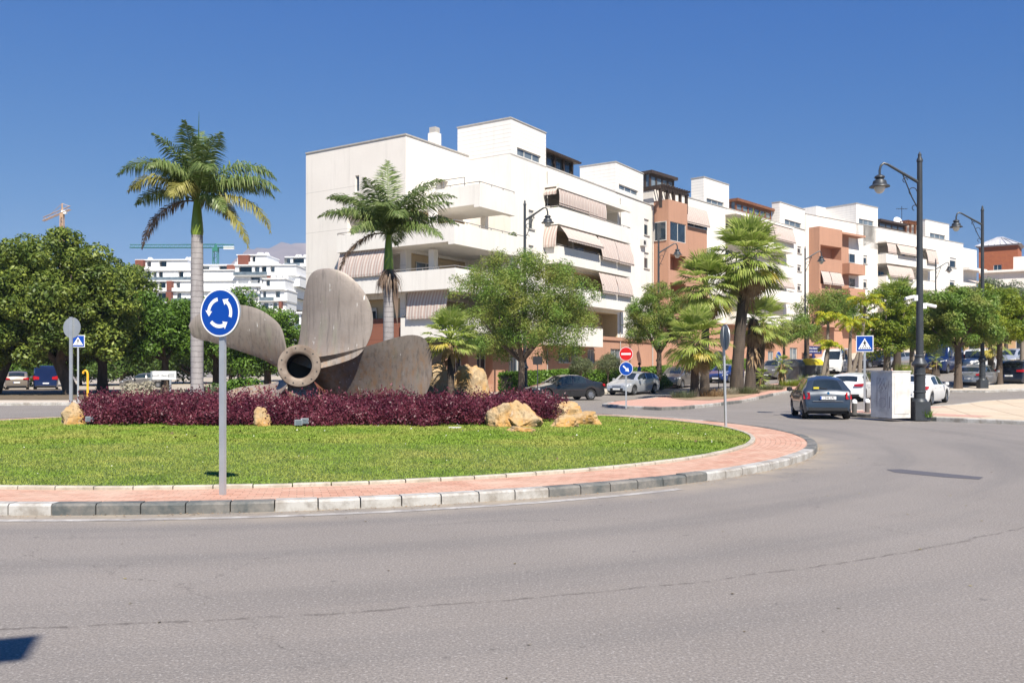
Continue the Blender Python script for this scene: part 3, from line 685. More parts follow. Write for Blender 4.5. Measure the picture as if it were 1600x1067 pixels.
# --- royal palms
def royal(x, y, hs, ht, fr, label, seed, tr=.19, spear=True, skirtdead=False):
    z0 = LZ(x, y); root = empty('royal_palm', (x, y, z0), 0, label, 'palm tree', 'royal palms on the roundabout')
    mb = MB(); n = 16; mb.tube([(0, 0, hs*i/n-(.1 if i == 0 else 0)) for i in range(n+1)], [tr*(1.22-.1*i/3 if i < 3 else .92+.12*sin(pi*i/n)) if i < n else tr*.9 for i in range(n+1)], 16)
    mb.build('trunk', L_['royaltrunk'], root, smooth=True)
    mb = MB(); mb.tube([(0, 0, hs), (0, 0, hs+.1), (0, 0, hs+(ht-hs)*.35), (0, 0, hs+(ht-hs)*.75), (0, 0, ht)], [tr*.92, tr*1.02, tr*.92, tr*.68, tr*.5], 14)
    mb.build('crownshaft', L_['shaft'], root, smooth=True)
    for i, (az, el, ln, dr, mt, hang, ll) in enumerate(fr):
        frond(root, L_[mt], (cos(R(az))*.06, sin(R(az))*.06, ht-.05+.02*(i % 4)), R(az), R(el), ln, R(dr), 120, ll*1.05, .034, hang, .5, seed*50+i, dx=(.75 if mt in ('dead', 'royaly') and el < 15 else 1.35))
    if spear: mb = MB(); mb.tube([(0, 0, ht), (.03, 0, ht+1.2), (.06, 0, ht+2.75)], [.05, .035, .004], 6); mb.build('spear_leaf', L_['royal'], root)
    return root
Y1 = 27.6; u1 = Y1/FPX
x1 = px2(308, Y1); zb = LZ(x1, Y1)
hs1 = 1.65+(580-368)*u1-zb; ht1 = 1.65+(580-312)*u1-zb
royal(x1, Y1, hs1, ht1, [
  (180, 66, 3.1, 118, 'royal', .75, .74), (4, 64, 3.0, 118, 'royal', .75, .74), (192, 50, 2.35, 112, 'royaly', .75, .66), (-6, 40, 2.9, 88, 'royal', .8, .72),
  (184, 8, 2.45, 92, 'dead', .9, .40), (-6, 16, 2.9, 100, 'royaly', .9, .52), (-12, 4, 2.5, 84, 'royaly', .95, .45), (-100, 42, 1.7, 125, 'royaly', .8, .6), (-60, 62, 2.3, 110, 'royal', .8, .66), (-120, 66, 2.2, 110, 'royal', .8, .66),
  (95, 78, 2.2, 60, 'royal', .6, .6), (130, 55, 2.3, 95, 'royal', .7, .66), (50, 55, 2.5, 100, 'royal', .7, .66), (-90, 84, 2.5, 48, 'royal', .45, .62), (100, 86, 2.6, 40, 'royal', .4, .62), (-40, 80, 2.4, 62, 'royal', .5, .62), (-140, 80, 2.4, 60, 'royal', .5, .62), (172, 30, 2.2, 80, 'royal', .85, .6), (12, 48, 2.7, 110, 'royal', .8, .66), (70, 20, 2.0, 80, 'royaly', .8, .55), (-150, 74, 1.9, 80, 'royal', .7, .6), (-40, 16, 1.7, 90, 'royal', .9, .5)],
  'tall royal palm with brown drooping fronds behind the blue roundabout sign', 1, tr=.19)
Y2 = 29.5; u2 = Y2/FPX
x2 = px2(607, Y2); zb = LZ(x2, Y2)
hs2 = 1.65+(580-425)*u2-zb; ht2 = 1.65+(580-366)*u2-zb
pal2 = royal(x2, Y2, hs2, ht2, [
  (100, 84, 2.9, 30, 'royal', .25, .62), (18, 76, 2.9, 72, 'royal', .45, .7), (-20, 48, 2.6, 66, 'royal', .5, .65), (165, 60, 2.6, 70, 'royal', .5, .65), (-110, 74, 2.4, 70, 'royal', .5, .65), (172, 66, 2.7, 84, 'royal', .5, .62), (4, 64, 2.8, 84, 'royal', .5, .62), (186, 44, 2.5, 76, 'royal', .55, .6),
  (-6, 38, 2.5, 74, 'royal', .6, .6), (-28, 25, 2.3, 80, 'royal', .7, .6), (-90, 60, 2.0, 95, 'royal', .6, .6), (-150, 50, 2.2, 90, 'royal', .6, .6), (-70, 50, 2.1, 100, 'royal', .7, .6), (60, 55, 2.4, 80, 'royal', .5, .6), (130, 60, 2.4, 80, 'royal', .5, .6),
  (-168, 8, 2.5, 95, 'dead', .7, .34), (-120, 30, 2.0, 90, 'royal', .7, .55), (150, 72, 2.2, 60, 'royal', .4, .6), (-40, 66, 2.2, 70, 'royal', .5, .6), (90, 30, 2.2, 80, 'royal', .6, .6)],
  'royal palm with a dry brown skirt under its green crownshaft, behind the propeller', 2, tr=.17, spear=False)
sk = MB(); rr_ = random.Random(5)
for k in range(110):
    a = rr_.uniform(0, 2*pi); p = Vector((cos(a)*.16, sin(a)*.16, hs2+rr_.uniform(-.1, .1))); L = rr_.uniform(.4, 1.0)
    e = p+Vector((cos(a)*rr_.uniform(.08, .42), sin(a)*rr_.uniform(.08, .42), -L)); w = Vector((-sin(a), cos(a), 0))*.02
    sk.add([p-w, p+w, (p+e)/2+w+Vector((cos(a)*.08, sin(a)*.08, .05)), (p+e)/2-w+Vector((cos(a)*.08, sin(a)*.08, .05)), e], [(0, 1, 2, 3), (3, 2, 4)])
for k in range(3):
    a = -.3+k*.25; p = Vector((cos(a)*.2, sin(a)*.2, hs2-.1)); e = p+Vector((.12, 0, -1.7+.3*k)); w = Vector((0, 1, 0))*.05+Vector((.04, 0, 0)); sk.add([p-w, p+w, (p+e)/2+w*1.6, (p+e)/2-w*1.6, e], [(0, 1, 2, 3), (3, 2, 4)])
rndmesh(sk, 'dry_skirt', L_['dead'], pal2, 4)
# --- small palm beside the propeller
Y3 = 26.3; x3 = px2(706, Y3)
small_palm_at = (x3, Y3)
# --- purple shrub bed
bedp = np.array([(118, 24.2), (150, 22.2), (260, 21.6), (380, 21.3), (520, 21.3), (660, 21.5), (760, 21.9), (785, 23.4), (870, 24.4), (885, 26.5), (850, 28.6), (640, 29.5), (360, 29.5), (235, 28.5), (150, 26.4)])
bedxy = np.stack([(bedp[:, 0]-800)/FPX*bedp[:, 1], bedp[:, 1]], 1)
def inpoly(x, y, P):
    c = np.zeros(len(x), bool); j = len(P)-1
    for i in range(len(P)):
        k = ((P[i, 1] > y) != (P[j, 1] > y)) & (x < (P[j, 0]-P[i, 0])*(y-P[i, 1])/(P[j, 1]-P[i, 1]+1e-12)+P[i, 0]); c ^= k; j = i
    return c
rs = np.random.RandomState(11); n = 30000
x = rs.uniform(bedxy[:, 0].min(), bedxy[:, 0].max(), n); y = rs.uniform(21, 29.6, n)
k = inpoly(x+.12*np.sin(y*3+x), y+.15*np.sin(x*2.3)+.1*np.sin(x*5.1), bedxy) & (rs.rand(n) < np.where(y < 24.5, 1, .45)); x, y = x[k], y[k]; n = len(x)
lump = np.sin(x*1.7+1)*np.sin(y*1.9)+.6*np.sin(x*3.9+2)*np.sin(y*3.1+1)+.35*np.sin(x*8.1)*np.sin(y*7.3)
H = np.clip(.48+.15*lump+.11*rs.randn(n), .18, .98)+np.where(y > 24, .07, 0)
d_edge = np.clip((y-21.4)/.5, .15, 1); H = H*(.45+.55*d_edge)
lz = .133+.19*np.clip(1-((x-CX)**2+(y-CY)**2)/RG**2, 0, 1)
K = 17; tt = np.tile((np.arange(K)+.5)/K, (n, 1))+rs.rand(n, K)*.06
lean = rs.randn(n, 2)*.14; BX = x[:, None]+lean[:, :1]*tt*.8+rs.randn(n, K)*.035; BY = y[:, None]+lean[:, 1:]*tt*.8+rs.randn(n, K)*.035; BZ = lz[:, None]+H[:, None]*(.08+.92*tt)
C = np.stack([BX, BY, BZ], 2).reshape(-1, 3); N_ = len(C)
dd = rs.randn(N_, 3)*.8+np.array([0, -.1, .75]); dd /= np.linalg.norm(dd, axis=1)[:, None]
bb = np.cross(dd, rs.randn(N_, 3)); bb /= np.linalg.norm(bb, axis=1)[:, None]; s = (.035+.045*rs.rand(N_))[:, None]
Vv = np.stack([C, C+dd*s*.5+bb*s*.3, C+dd*s*1.1, C+dd*s*.5-bb*s*.3], 1)
tag(npmesh('purple_groundcover', Vv, 4, L_['purple'], rnd=rs.rand(N_)), 'dense bed of dark purple leaved shrubs round the propeller foot', 'shrubs', kind='stuff')
# --- rocks
def rock(px, Y, w, d, h, label, seed, sink=.12, rot=0, group='sandstone boulders on the island', z=None):
    x = px2(px, Y); bm = bmesh.new(); bmesh.ops.create_icosphere(bm, subdivisions=5, radius=1); r = random.Random(seed)
    planes = [(Vector((r.gauss(0, 1), r.gauss(0, 1), r.gauss(0, .7))).normalized(), r.uniform(.55, .85)) for _ in range(13)]
    for v in bm.verts:
        p = v.co.copy()
        for nn_, dd_ in planes:
            k = p.dot(nn_)-dd_
            if k > 0: p -= nn_*k*.92
        p += p.normalized()*(.13*mn.noise(p*1.6+Vector((seed, 0, 0)))+.07*mn.noise(p*4+Vector((0, seed, 0)))+.045*mn.noise(p*9)+.02*mn.noise(p*23))
        v.co = Vector((p.x*w/1.5, p.y*d/1.5, max(p.z, -.5)*h/1.25))
    me = bpy.data.meshes.new('boulder'); bm.to_mesh(me); bm.free(); me.materials.append(MT['rock'])
    me.polygons.foreach_set('use_smooth', [True]*len(me.polygons)); me.set_sharp_from_angle(angle=R(22))
    o = link('boulder', me); o.location = (x, Y, (LZ(x, Y) if z is None else z)+h*.36-sink); o.rotation_euler = (0, 0, rot); tag(o, label, 'boulder', group); return o
rock(686, 26.6, 1.1, .9, 1.5, 'large pale golden boulder beside the propeller blade tip, left of the small palm trunk', 1, rot=.3)
rock(733, 27.0, 1.25, .9, 1.5, 'wide pale boulder behind the purple shrubs, right of the small palm trunk', 2, rot=1.1)
rock(785, 21.9, .62, .7, .62, 'grey and ochre boulder touching the right end of the purple shrubs', 3, rot=.4)
rock(818, 21.9, .85, .75, .68, 'big golden yellow boulder on the grass at the right end of the shrubs', 4, rot=2)
rock(886, 25.6, .62, .8, .66, 'streaked grey boulder leaning behind the flat golden stones', 5, rot=.8)
rock(909, 23.5, 1.05, .6, .42, 'long flat golden boulder nearest the road side of the lawn', 6, rot=-.15)
rock(882, 22.2, .66, .5, .3, 'low rounded tan stone in front of the long flat boulder', 7, sink=.05)
rock(814, 20.3, .52, .4, .14, 'small flat slab of stone lying alone in the grass', 8, sink=.03)
rock(121, 23.0, .62, .5, .52, 'smooth brown boulder at the left end of the purple shrubs', 9, rot=.5)
rock(112, 23.5, .45, .5, .58, 'jagged pale boulder behind the smooth one at the left end of the shrubs', 10, rot=1.5)
rock(409, 21.35, .42, .35, .5, 'yellow boulder showing through the front of the purple shrubs below the propeller', 12, rot=.5)
rock(150, 27.2, .9, .6, .35, 'low pale stone behind the left part of the purple shrubs', 13)
# --- floodlights in the shrubs
def flood(px, Y, z, label):
    x = px2(px, Y); root = empty('floodlight', (x, Y, LZ(x, Y)+z), R(20), label, 'floodlight', 'garden floodlights')
    mb = MB(); mb.box(-.09, .09, -.05, .05, 0, .13); mb.build('housing', MT['galv'], root); mb = MB(); mb.box(-.075, .075, -.056, -.052, .015, .115); mb.build('lens', MT['glasslight'], root)
    mb = MB(); mb.tube([(0, 0, -z-.05), (0, 0, 0)], .015, 6); mb.build('stake', MT['dark'], root)
flood(140, 22.3, .1, 'small pale floodlight between the brown boulder and the purple shrubs')
flood(466, 21.0, .05, 'small floodlight at the grass edge below the propeller hub')
flood(476, 21.1, .08, 'small floodlight on a stake, just right of another under the hub')
mb = MB(); mb.box(-.15, .15, -.04, .04, 0, .035); o = mb.build('paving_block', MT['concrete']); o.location = (px2(711, 21), 21, LZ(-1.3, 21)); tag(o, 'flat white block lying at the foot of the purple shrubs', 'block')
# --- clover flowers and fallen leaves on the lawn
mb = MB(); r = random.Random(12)
for k in range(420):
    a = r.uniform(0, 2*pi); q = RG*sqrt(r.random())*.98; x, y = CX+q*cos(a), CY+q*sin(a); s = r.uniform(.008, .016)*(1.5 if y > 17 else 1); z = LZ(x, y)+.035; fl_ = r.random() < .72
    if not fl_: s *= 1.9
    t_ = r.uniform(0, pi); c, d = cos(t_)*s, sin(t_)*s; mb.add([(x-c, y-d, z), (x+d*.7, y-c*.7, z+s*.8), (x+c, y+d, z), (x-d*.7, y+c*.7, z-s*.3)], [(0, 1, 2, 3)], 0 if fl_ else 1)
tag(mb.build('clover_flowers', [M('clover_white', (.62, .60, .52)), M('fallen_leaf', (.16, .11, .05), (.06, .045, .02), 20)]), 'tiny white clover flowers and fallen leaves scattered in the grass', 'flowers', kind='stuff')
mb = MB()
for k in range(260):
    x, y = r.uniform(-7, 9), r.uniform(4.5, 30); 
    if hypot(x-CX, y-CY) < RI+.4: continue
    s = r.uniform(.008, .022); t_ = r.uniform(0, pi); c, d = cos(t_)*s, sin(t_)*s; mb.add([(x-c, y-d, .005), (x+d*.5, y-c*.5, .009), (x+c, y+d, .006), (x-d*.5, y+c*.5, .005)], [(0, 1, 2, 3)])
tag(mb.build('road_litter', M('road_leaf', (.24, .20, .08), (.08, .06, .035), 9, lo=.45, hi=.55)), 'scattered dry leaf bits and grit on the asphalt', 'litter', kind='stuff')
# ---------------------------------------------------------------- signs
def arc_arrow(mb, a0, a1, r, w, y, mi=0, head=.42, hw=2.3):
    n = 14; a0, a1 = R(a0), R(a1); sgn = 1 if a1 > a0 else -1; ah = a1-sgn*head
    P = [(cos(a0+(ah-a0)*i/n), sin(a0+(ah-a0)*i/n)) for i in range(n+1)]
    V = [((r-w/2)*c, y, (r-w/2)*s) for c, s in P]+[((r+w/2)*c, y, (r+w/2)*s) for c, s in P]
    mb.add(V, [(i, i+1, n+2+i, n+1+i) for i in range(n)], mi)
    c, s = cos(ah), sin(ah); te = (r*cos(a1), y, r*sin(a1)); mb.add([((r-w/2*hw)*c, y, (r-w/2*hw)*s), ((r+w/2*hw)*c, y, (r+w/2*hw)*s), te], [(0, 1, 2)], mi)
def post(mb, w, d, z0, z1, mi=0): mb.box(-w/2, w/2, -d/2, d/2, z0, z1, mi)
def round_sign(root, kind, r, zc, yf=-.06):
    """a disc facing local -Y with a folded rim, its face a child of the disc"""
    mb = MB(); mb.disc((0, yf+.02, zc), r, (0, -1, 0), .022, 40, 0); d = mb.build('sign_disc', MT['signback'], root)
    mb = MB(); y = yf-.0035; 
    mb.disc((0, y, zc), r*.985, (0, -1, 0), .001, 40, 1)
    if kind == 'roundabout':
        mb.disc((0, y-.002, zc), r*.925, (0, -1, 0), .001, 40, 0); t = MB()
        for a in (100, 220, 340): arc_arrow(t, a, a+95, r*.56, r*.15, y-.005, 1)
        mb.add([(vx, vy, vz+zc) for vx, vy, vz in t.v], t.f, 1)
    elif kind == 'noentry':
        mb.disc((0, y-.002, zc), r*.94, (0, -1, 0), .001, 40, 2); mb.box(-r*.68, r*.68, y-.006, y-.004, zc-r*.13, zc+r*.13, 1)
    elif kind in ('arrow', 'arrowup'):
        mb.disc((0, y-.002, zc), r*.93, (0, -1, 0), .001, 40, 0); t = MB()
        t.add([(-.1*r, y-.006, .6*r), (.1*r, y-.006, .6*r), (.1*r, y-.006, -.15*r), (-.1*r, y-.006, -.15*r)], [(0, 1, 2, 3)], 1); t.add([(-.32*r, y-.006, -.1*r), (.32*r, y-.006, -.1*r), (0, y-.006, -.62*r)], [(0, 1, 2)], 1)
        a = R(45) if kind == 'arrow' else R(60)
        mb.add([(vx*cos(a)-vz*sin(a), vy, vx*sin(a)+vz*cos(a)+zc) for vx, vy, vz in t.v], t.f, 1)
    elif kind == 'noparking':
        mb.disc((0, y-.002, zc), r*.98, (0, -1, 0), .001, 32, 2); mb.disc((0, y-.004, zc), r*.78, (0, -1, 0), .001, 32, 0)
        c = R(-45); mb.add([(cos(c)*a*r*.8-sin(c)*b*r*.09, y-.007, zc+sin(c)*a*r*.8+cos(c)*b*r*.09) for a, b in ((-1, -1), (1, -1), (1, 1), (-1, 1))], [(0, 1, 2, 3)], 2)
    mb.build('sign_face', [MT['sblue'], MT['swhite'], MT['sred']], d); return d
def pole_part(root, w, h, d=None, sunk=.1, mat='galv'):
    mb = MB(); post(mb, w, d or w, -sunk, h); return mb.build('post', MT[mat], root)
# main roundabout sign
Ys = 10.95; xs = px2(348, Ys); ts = empty('traffic_sign', (xs, Ys, .13), R(-27)+R(6), 'blue disc with three white circling arrows on the near edge of the island', 'traffic sign')
zc = 1.65+(580-489)*Ys/FPX-.13; round_sign(ts, 'roundabout', .30, zc, -.05); pole_part(ts, .075, zc+.12, .045)
mb = MB(); mb.box(-.055, .055, .024, .038, zc-.16, zc-.1); mb.box(-.055, .055, .024, .038, zc+.04, zc+.1); mb.build('bracket', MT['galv'], ts)
# its sisters round the island, seen from the edge and from behind
Yr = 24.4; xr = px2(1134, Yr); s2 = empty('traffic_sign', (xr, Yr, .13), R(80), 'round sign seen edge on, at the right end of the round lawn', 'traffic sign')
zc2 = 1.65+(580-527)*Yr/FPX-.13; round_sign(s2, 'roundabout', .36, zc2, -.05); pole_part(s2, .08, zc2+.3, .05); s2.rotation_euler = (0, R(0), R(97)); s2.rotation_euler.rotate_axis('X', R(-1.5))
Yl = 29.6; xl = px2(111, Yl); s3 = empty('traffic_sign', (xl, Yl, LZ(xl, Yl)-.02), R(165), 'back of a round sign on a square post left of the purple shrubs', 'traffic sign')
zc3 = 1.65+(580-508)*Yl/FPX-.2; round_sign(s3, 'roundabout', .345, zc3, -.05); pole_part(s3, .11, zc3+.36, .05)
def ped_sign(px, Y, zpx, w, label, rz, zbase, off=0, group='pedestrian crossing signs'):
    x = px2(px, Y); root = empty('crossing_sign', (x, Y, zbase), rz, label, 'traffic sign', group); zc = 1.65+(580-zpx)*Y/FPX-zbase
    mb = MB(); mb.box(-w/2, w/2, -.045, -.03, zc-w/2, zc+w/2); p = mb.build('sign_panel', MT['signback'], root)
    y = -.048; mb = MB(); mb.box(-w/2*.985, w/2*.985, y, y+.002, zc-w/2*.985, zc+w/2*.985, 1); mb.box(-w*.45, w*.45, y-.003, y-.001, zc-w*.45, zc+w*.45, 0)
    mb.add([(-w*.38, y-.006, zc-w*.33), (w*.38, y-.006, zc-w*.33), (0, y-.006, zc+w*.34)], [(0, 1, 2)], 1)
    yy = y-.009
    def poly(pts): mb.add([(a*w, yy, zc+b*w) for a, b in pts], [tuple(range(len(pts)))], 2)
    poly([(-.035+.035*cos(t)+.04, .155+.04*sin(t)) for t in [i*pi/4 for i in range(8)]])
    poly([(-.05, .11), (.05, .11), (.04, -.04), (-.04, -.04)]); poly([(-.05, .11), (-.12, .0), (-.095, -.01), (-.03, .08)]); poly([(.05, .11), (.11, .0), (.085, -.01), (.03, .08)])
    poly([(-.04, -.03), (0, -.03), (-.06, -.2), (-.1, -.2)]); poly([(0, -.03), (.04, -.03), (.1, -.2), (.06, -.2)])
    for k in range(6): a = -.27+k*.1; poly([(a, -.3), (a+.05, -.3), (a+.07, -.215), (a+.03, -.215)])
    mb.build('sign_face', [MT['sblue'], MT['swhite'], MT['sblack']], p); pole_part(root, .08, zc+w*.45, .05); return root
ped_sign(1351, 33.4, 537, .62, 'square blue pedestrian crossing sign on a post beside the white cabinet', R(-19), .13)
ped_sign(122, 43.8, 533, .60, 'square blue pedestrian crossing sign at the left under the big trees', R(22), .13)
# no entry above a white arrow, on the nose of the splitter island
Yn = 38.4; xn = px2(979, Yn)-.02; s5 = empty('traffic_sign', (xn, Yn, .128), R(-10), 'red no entry disc above a blue arrow disc on one thin post', 'traffic sign')
round_sign(s5, 'noentry', .30, 1.65+(580-553)*Yn/FPX-.128, -.04); round_sign(s5, 'arrow', .30, 1.65+(580-576)*Yn/FPX-.128, -.04); pole_part(s5, .06, 1.65+(580-545)*Yn/FPX-.128, .05)
Yq = 66; xq = px2(1216, Yq); s6 = empty('traffic_sign', (xq, Yq, g(xq, Yq)+.13), R(46), 'small round blue arrow sign turned sideways among the young palms', 'traffic sign')
round_sign(s6, 'arrowup', .42, 2.0, -.04); pole_part(s6, .08, 2.3, .05)
xq, Yq = px2(1181, 76), 76; s7 = empty('traffic_sign', (xq, Yq, g(xq, Yq)+.1), R(-20), 'round blue and red no parking sign behind the two great fan palms', 'traffic sign', None)
round_sign(s7, 'noparking', .36, 2.9, -.04); pole_part(s7, .07, 3.2, .05, mat='lamp')
xq, Yq = px2(1123, 60), 60; s8 = empty('traffic_sign', (xq, Yq, g(xq, Yq)+.13), R(170), 'dark round sign back on a thin post between the fan palm trunks', 'traffic sign')
round_sign(s8, 'noentry', .36, 2.25, -.04); pole_part(s8, .06, 2.4, .05, mat='lamp')
xq, Yq = px2(840, 46), 46; s9 = empty('information_board', (xq, Yq, g(xq, Yq)+.0), R(-10), 'dark rectangular board on a thin pole under the big feathery street tree', 'sign board')
mb = MB(); mb.box(-.24, .24, -.03, .03, 2.0, 2.42); mb.build('panel', MT['dark'], s9); pole_part(s9, .05, 2.0, .05, mat='lamp')
# text helper
def text(body, size, parent, loc, rot, mat, name='lettering', ext=.002, align='CENTER'):
    cu = bpy.data.curves.new(name, 'FONT'); cu.body = body; cu.size = size; cu.align_x = align; cu.align_y = 'CENTER'; cu.extrude = ext
    t = bpy.data.objects.new('tmp', cu); COL.objects.link(t); dg = bpy.context.evaluated_depsgraph_get()
    me = bpy.data.meshes.new_from_object(t.evaluated_get(dg)); bpy.data.objects.remove(t); me.materials.clear(); me.materials.append(mat)
    o = link(name, me, parent); o.location = loc; o.rotation_euler = rot; return o
xq, Yq = px2(257, 30), 30
s10 = empty('sign_board', (xq, Yq, lawn_z(xq, Yq)-.02), R(4), 'white board with black lettering on grey legs behind the purple shrubs', 'sign board')
mb = MB(); mb.box(-.39, .39, -.02, .02, 1.2, 1.49); pn = mb.build('panel', MT['swhite'], s10)
text('South Hazrd', .115, pn, (-.13, -.023, 1.335), (R(90), 0, 0), MT['sblack'])
mb = MB(); 
for a, b, c, d in ((.13, .37, 1.41, 1.416), (.13, .37, 1.27, 1.276), (.13, .136, 1.276, 1.41), (.364, .37, 1.276, 1.41), (.16, .34, 1.375, 1.384), (.16, .34, 1.34, 1.349), (.16, .34, 1.305, 1.314)): mb.box(a, b, -.026, -.021, c, d)
mb.build('printed_box', MT['lamp'], pn)
mb = MB(); mb.box(-.45, -.395, -.03, .25, 1.2, 1.49); mb.build('side_panel', MT['signback'], s10)
for a in (-.46, .2): mb = MB(); mb.box(a-.03, a+.03, -.02, .02, -.1, 1.2); mb.build('leg', MT['galv'], s10)
# yellow pipe, pale dry bush, agave, clipped bush behind the shrubs
mb = MB(); mb.tube([(0, 0, -.1), (0, 0, 1.38), (-.03, 0, 1.5), (-.12, 0, 1.56), (-.21, 0, 1.5), (-.23, 0, 1.4)], .055, 10); o = mb.build('yellow_pipe', MT['yellow'], smooth=True); o.location = (px2(137, 44.6), 44.6, .13); tag(o, 'bright yellow hooked pipe standing on the far pavement', 'pipe')
shrub('dry_bush', px2(222, 29.6), 29.6, .35, .55, .45, .6, 'pale straw coloured bush left of the white sign board', 'bush', 'dryw', nl=2600, size=.10, seed=3)
ag = empty('agave', (px2(286, 29.4), 29.4, .55), 0, 'striped agave rosette beside the tall palm trunk', 'plant'); mb = MB(); r_ = random.Random(2)
for k in range(24):
    a = k*2.4; e = R(80-60*k/24); d = Vector((cos(a)*cos(e), sin(a)*cos(e), sin(e))); w = Vector((-sin(a), cos(a), 0))*.05; m = d*.4; t = d*.72+Vector((0, 0, -.12)); mb.add([(-w*.6), (w*.6), m+w, m-w, t], [(0, 1, 2, 3), (3, 2, 4)])
rndmesh(mb, 'rosette', L_['dryw'], ag, 1)
shrub('rounded_bush', px2(372, 31), 31, .2, 1.45, .7, .75, 'wide light green bush behind the left propeller blade', 'bush', 'hedge', nl=9000, size=.09, nb=30, br=.4, seed=8)
shrub('rounded_bush', px2(332, 30.2), 30.2, .2, .55, .5, .6, 'grey green bush just right of the tall palm trunk', 'bush', 'greyg', nl=4000, size=.08, seed=9)
# ---------------------------------------------------------------- blocks of flats
class Blk:
    """local x runs along the facade, local -y faces the street, z is world height"""
    def __init__(s, name, O, a, label):
        s.O = O; s.a = a; s.root = empty(name, (O.x, O.y, 0), pi/2-a, label, 'apartment block', 'flats stepping up the street')
        s.d = dirA(a); s.n = nrmA(a)
    def u(s, px, y=0):
        k = (px-800)/FPX; P = s.O-s.n*y; return (k*P.y-P.x)/(s.d.x-k*s.d.y)
    def yy(s, px, u):                # local y of the point on the plane x = u seen at px
        k = (px-800)/FPX; P = s.O+s.d*u; n = -s.n; return (k*P.y-P.x)/(n.x-k*n.y)
    def z(s, px, py, y=0):
        P = s.O-s.n*y+s.d*s.u(px, y); return CAMH+(HOR-py)*P.y/FPX
def wall(mb, s0, s1, t0, t1, holes, mp, mi=0, miback=None, depth=.22):
    """wall with rectangular holes (s0, s1, t0, t1, depth, material); mp maps (s, t, d) to local xyz"""
    S_ = sorted({s0, s1}|{min(max(v, s0), s1) for h in holes for v in h[:2]}); T_ = sorted({t0, t1}|{min(max(v, t0), t1) for h in holes for v in h[2:4]})
    for a, b in zip(S_[:-1], S_[1:]):
        for c, d in zip(T_[:-1], T_[1:]):
            m, n = (a+b)/2, (c+d)/2
            if b-a < 1e-6 or d-c < 1e-6 or any(h[0] < m < h[1] and h[2] < n < h[3] for h in holes): continue
            mb.quad(mp(a, c, 0), mp(b, c, 0), mp(b, d, 0), mp(a, d, 0), mi)
    for h in holes:
        a, b, c, d = h[:4]; D = h[4] if len(h) > 4 else depth; k = h[5] if len(h) > 5 else mi
        for p, q in (((a, c), (b, c)), ((b, c), (b, d)), ((b, d), (a, d)), ((a, d), (a, c))):
            mb.quad(mp(*p, 0), mp(*q, 0), mp(*q, D), mp(*p, D), k)
        mb.quad(mp(a, c, D), mp(b, c, D), mp(b, d, D), mp(a, d, D), k)
def front_map(y): return lambda s, t, d: (s, y+d, t)
def side_map(x): return lambda s, t, d: (x+d, s, t)
def window(parent, mp, s0, s1, t0, t1, D=.16, nm=1, shut=0, glass='glass', fr='frame', w=.06, name='window'):
    mb = MB()
    def bx(a, b, c, d, e0, e1, tgt=None):
        tgt = tgt or mb; P = [mp(a, c, e0), mp(b, c, e0), mp(b, d, e0), mp(a, d, e0), mp(a, c, e1), mp(b, c, e1), mp(b, d, e1), mp(a, d, e1)]
        tgt.add(P, [(0, 1, 2, 3), (4, 7, 6, 5), (0, 4, 5, 1), (1, 5, 6, 2), (2, 6, 7, 3), (3, 7, 4, 0)])
    bx(s0, s1, t0, t0+w, D-.06, D-.01); bx(s0, s1, t1-w, t1, D-.06, D-.01); bx(s0, s0+w, t0+w, t1-w, D-.06, D-.01); bx(s1-w, s1, t0+w, t1-w, D-.06, D-.01)
    for k in range(1, nm+1):
        m = s0+(s1-s0)*k/(nm+1); bx(m-w*.5, m+w*.5, t0+w, t1-w, D-.058, D-.012)
    if shut: bx(s0+w, s1-w, t1-w-(t1-t0)*shut, t1-w, D-.05, D-.035)
    o = mb.build(name, MT[fr], parent); p = MB(); p.quad(mp(s0+w*.5, t0+w*.5, D-.03), mp(s1-w*.5, t0+w*.5, D-.03), mp(s1-w*.5, t1-w*.5, D-.03), mp(s0+w*.5, t1-w*.5, D-.03))
    p.build('pane', MT[glass], o); return o
def sill(parent, mp, s0, s1, t, mi=0):
    mb = MB()
    P = [mp(s0-.1, t-.1, -.08), mp(s1+.1, t-.1, -.08), mp(s1+.1, t, -.08), mp(s0-.1, t, -.08), mp(s0-.1, t-.1, .05), mp(s1+.1, t-.1, .05), mp(s1+.1, t, .05), mp(s0-.1, t, .05)]
    mb.add(P, [(0, 1, 2, 3), (4, 7, 6, 5), (0, 4, 5, 1), (1, 5, 6, 2), (2, 6, 7, 3), (3, 7, 4, 0)], 0)
    mb.build('sill', MT['roofgrey'], parent)
def shell(mb, x0, x1, y0, y1, z0, z1, mi=0, front=False, left=True, cop=None, roof=True):
    if left: mb.quad((x0, y0, z0), (x0, y1, z0), (x0, y1, z1), (x0, y0, z1), mi)
    mb.quad((x1, y0, z0), (x1, y1, z0), (x1, y1, z1), (x1, y0, z1), mi); mb.quad((x0, y1, z0), (x1, y1, z0), (x1, y1, z1), (x0, y1, z1), mi)
    if front: mb.quad((x0, y0, z0), (x1, y0, z0), (x1, y0, z1), (x0, y0, z1), mi)
    if roof: mb.quad((x0, y0, z1-.35), (x1, y0, z1-.35), (x1, y1, z1-.35), (x0, y1, z1-.35), mi)
def coping(mb, x0, x1, y0, y1, z, mi=0, w=.3, o=.05, h=.09):
    mb.box(x0-o, x1+o, y0-o, y0+w, z, z+h, mi); mb.box(x0-o, x1+o, y1-w, y1+o, z, z+h, mi); mb.box(x0-o, x0+w, y0+w, y1-w, z, z+h, mi); mb.box(x1-w, x1+o, y0+w, y1-w, z, z+h, mi)
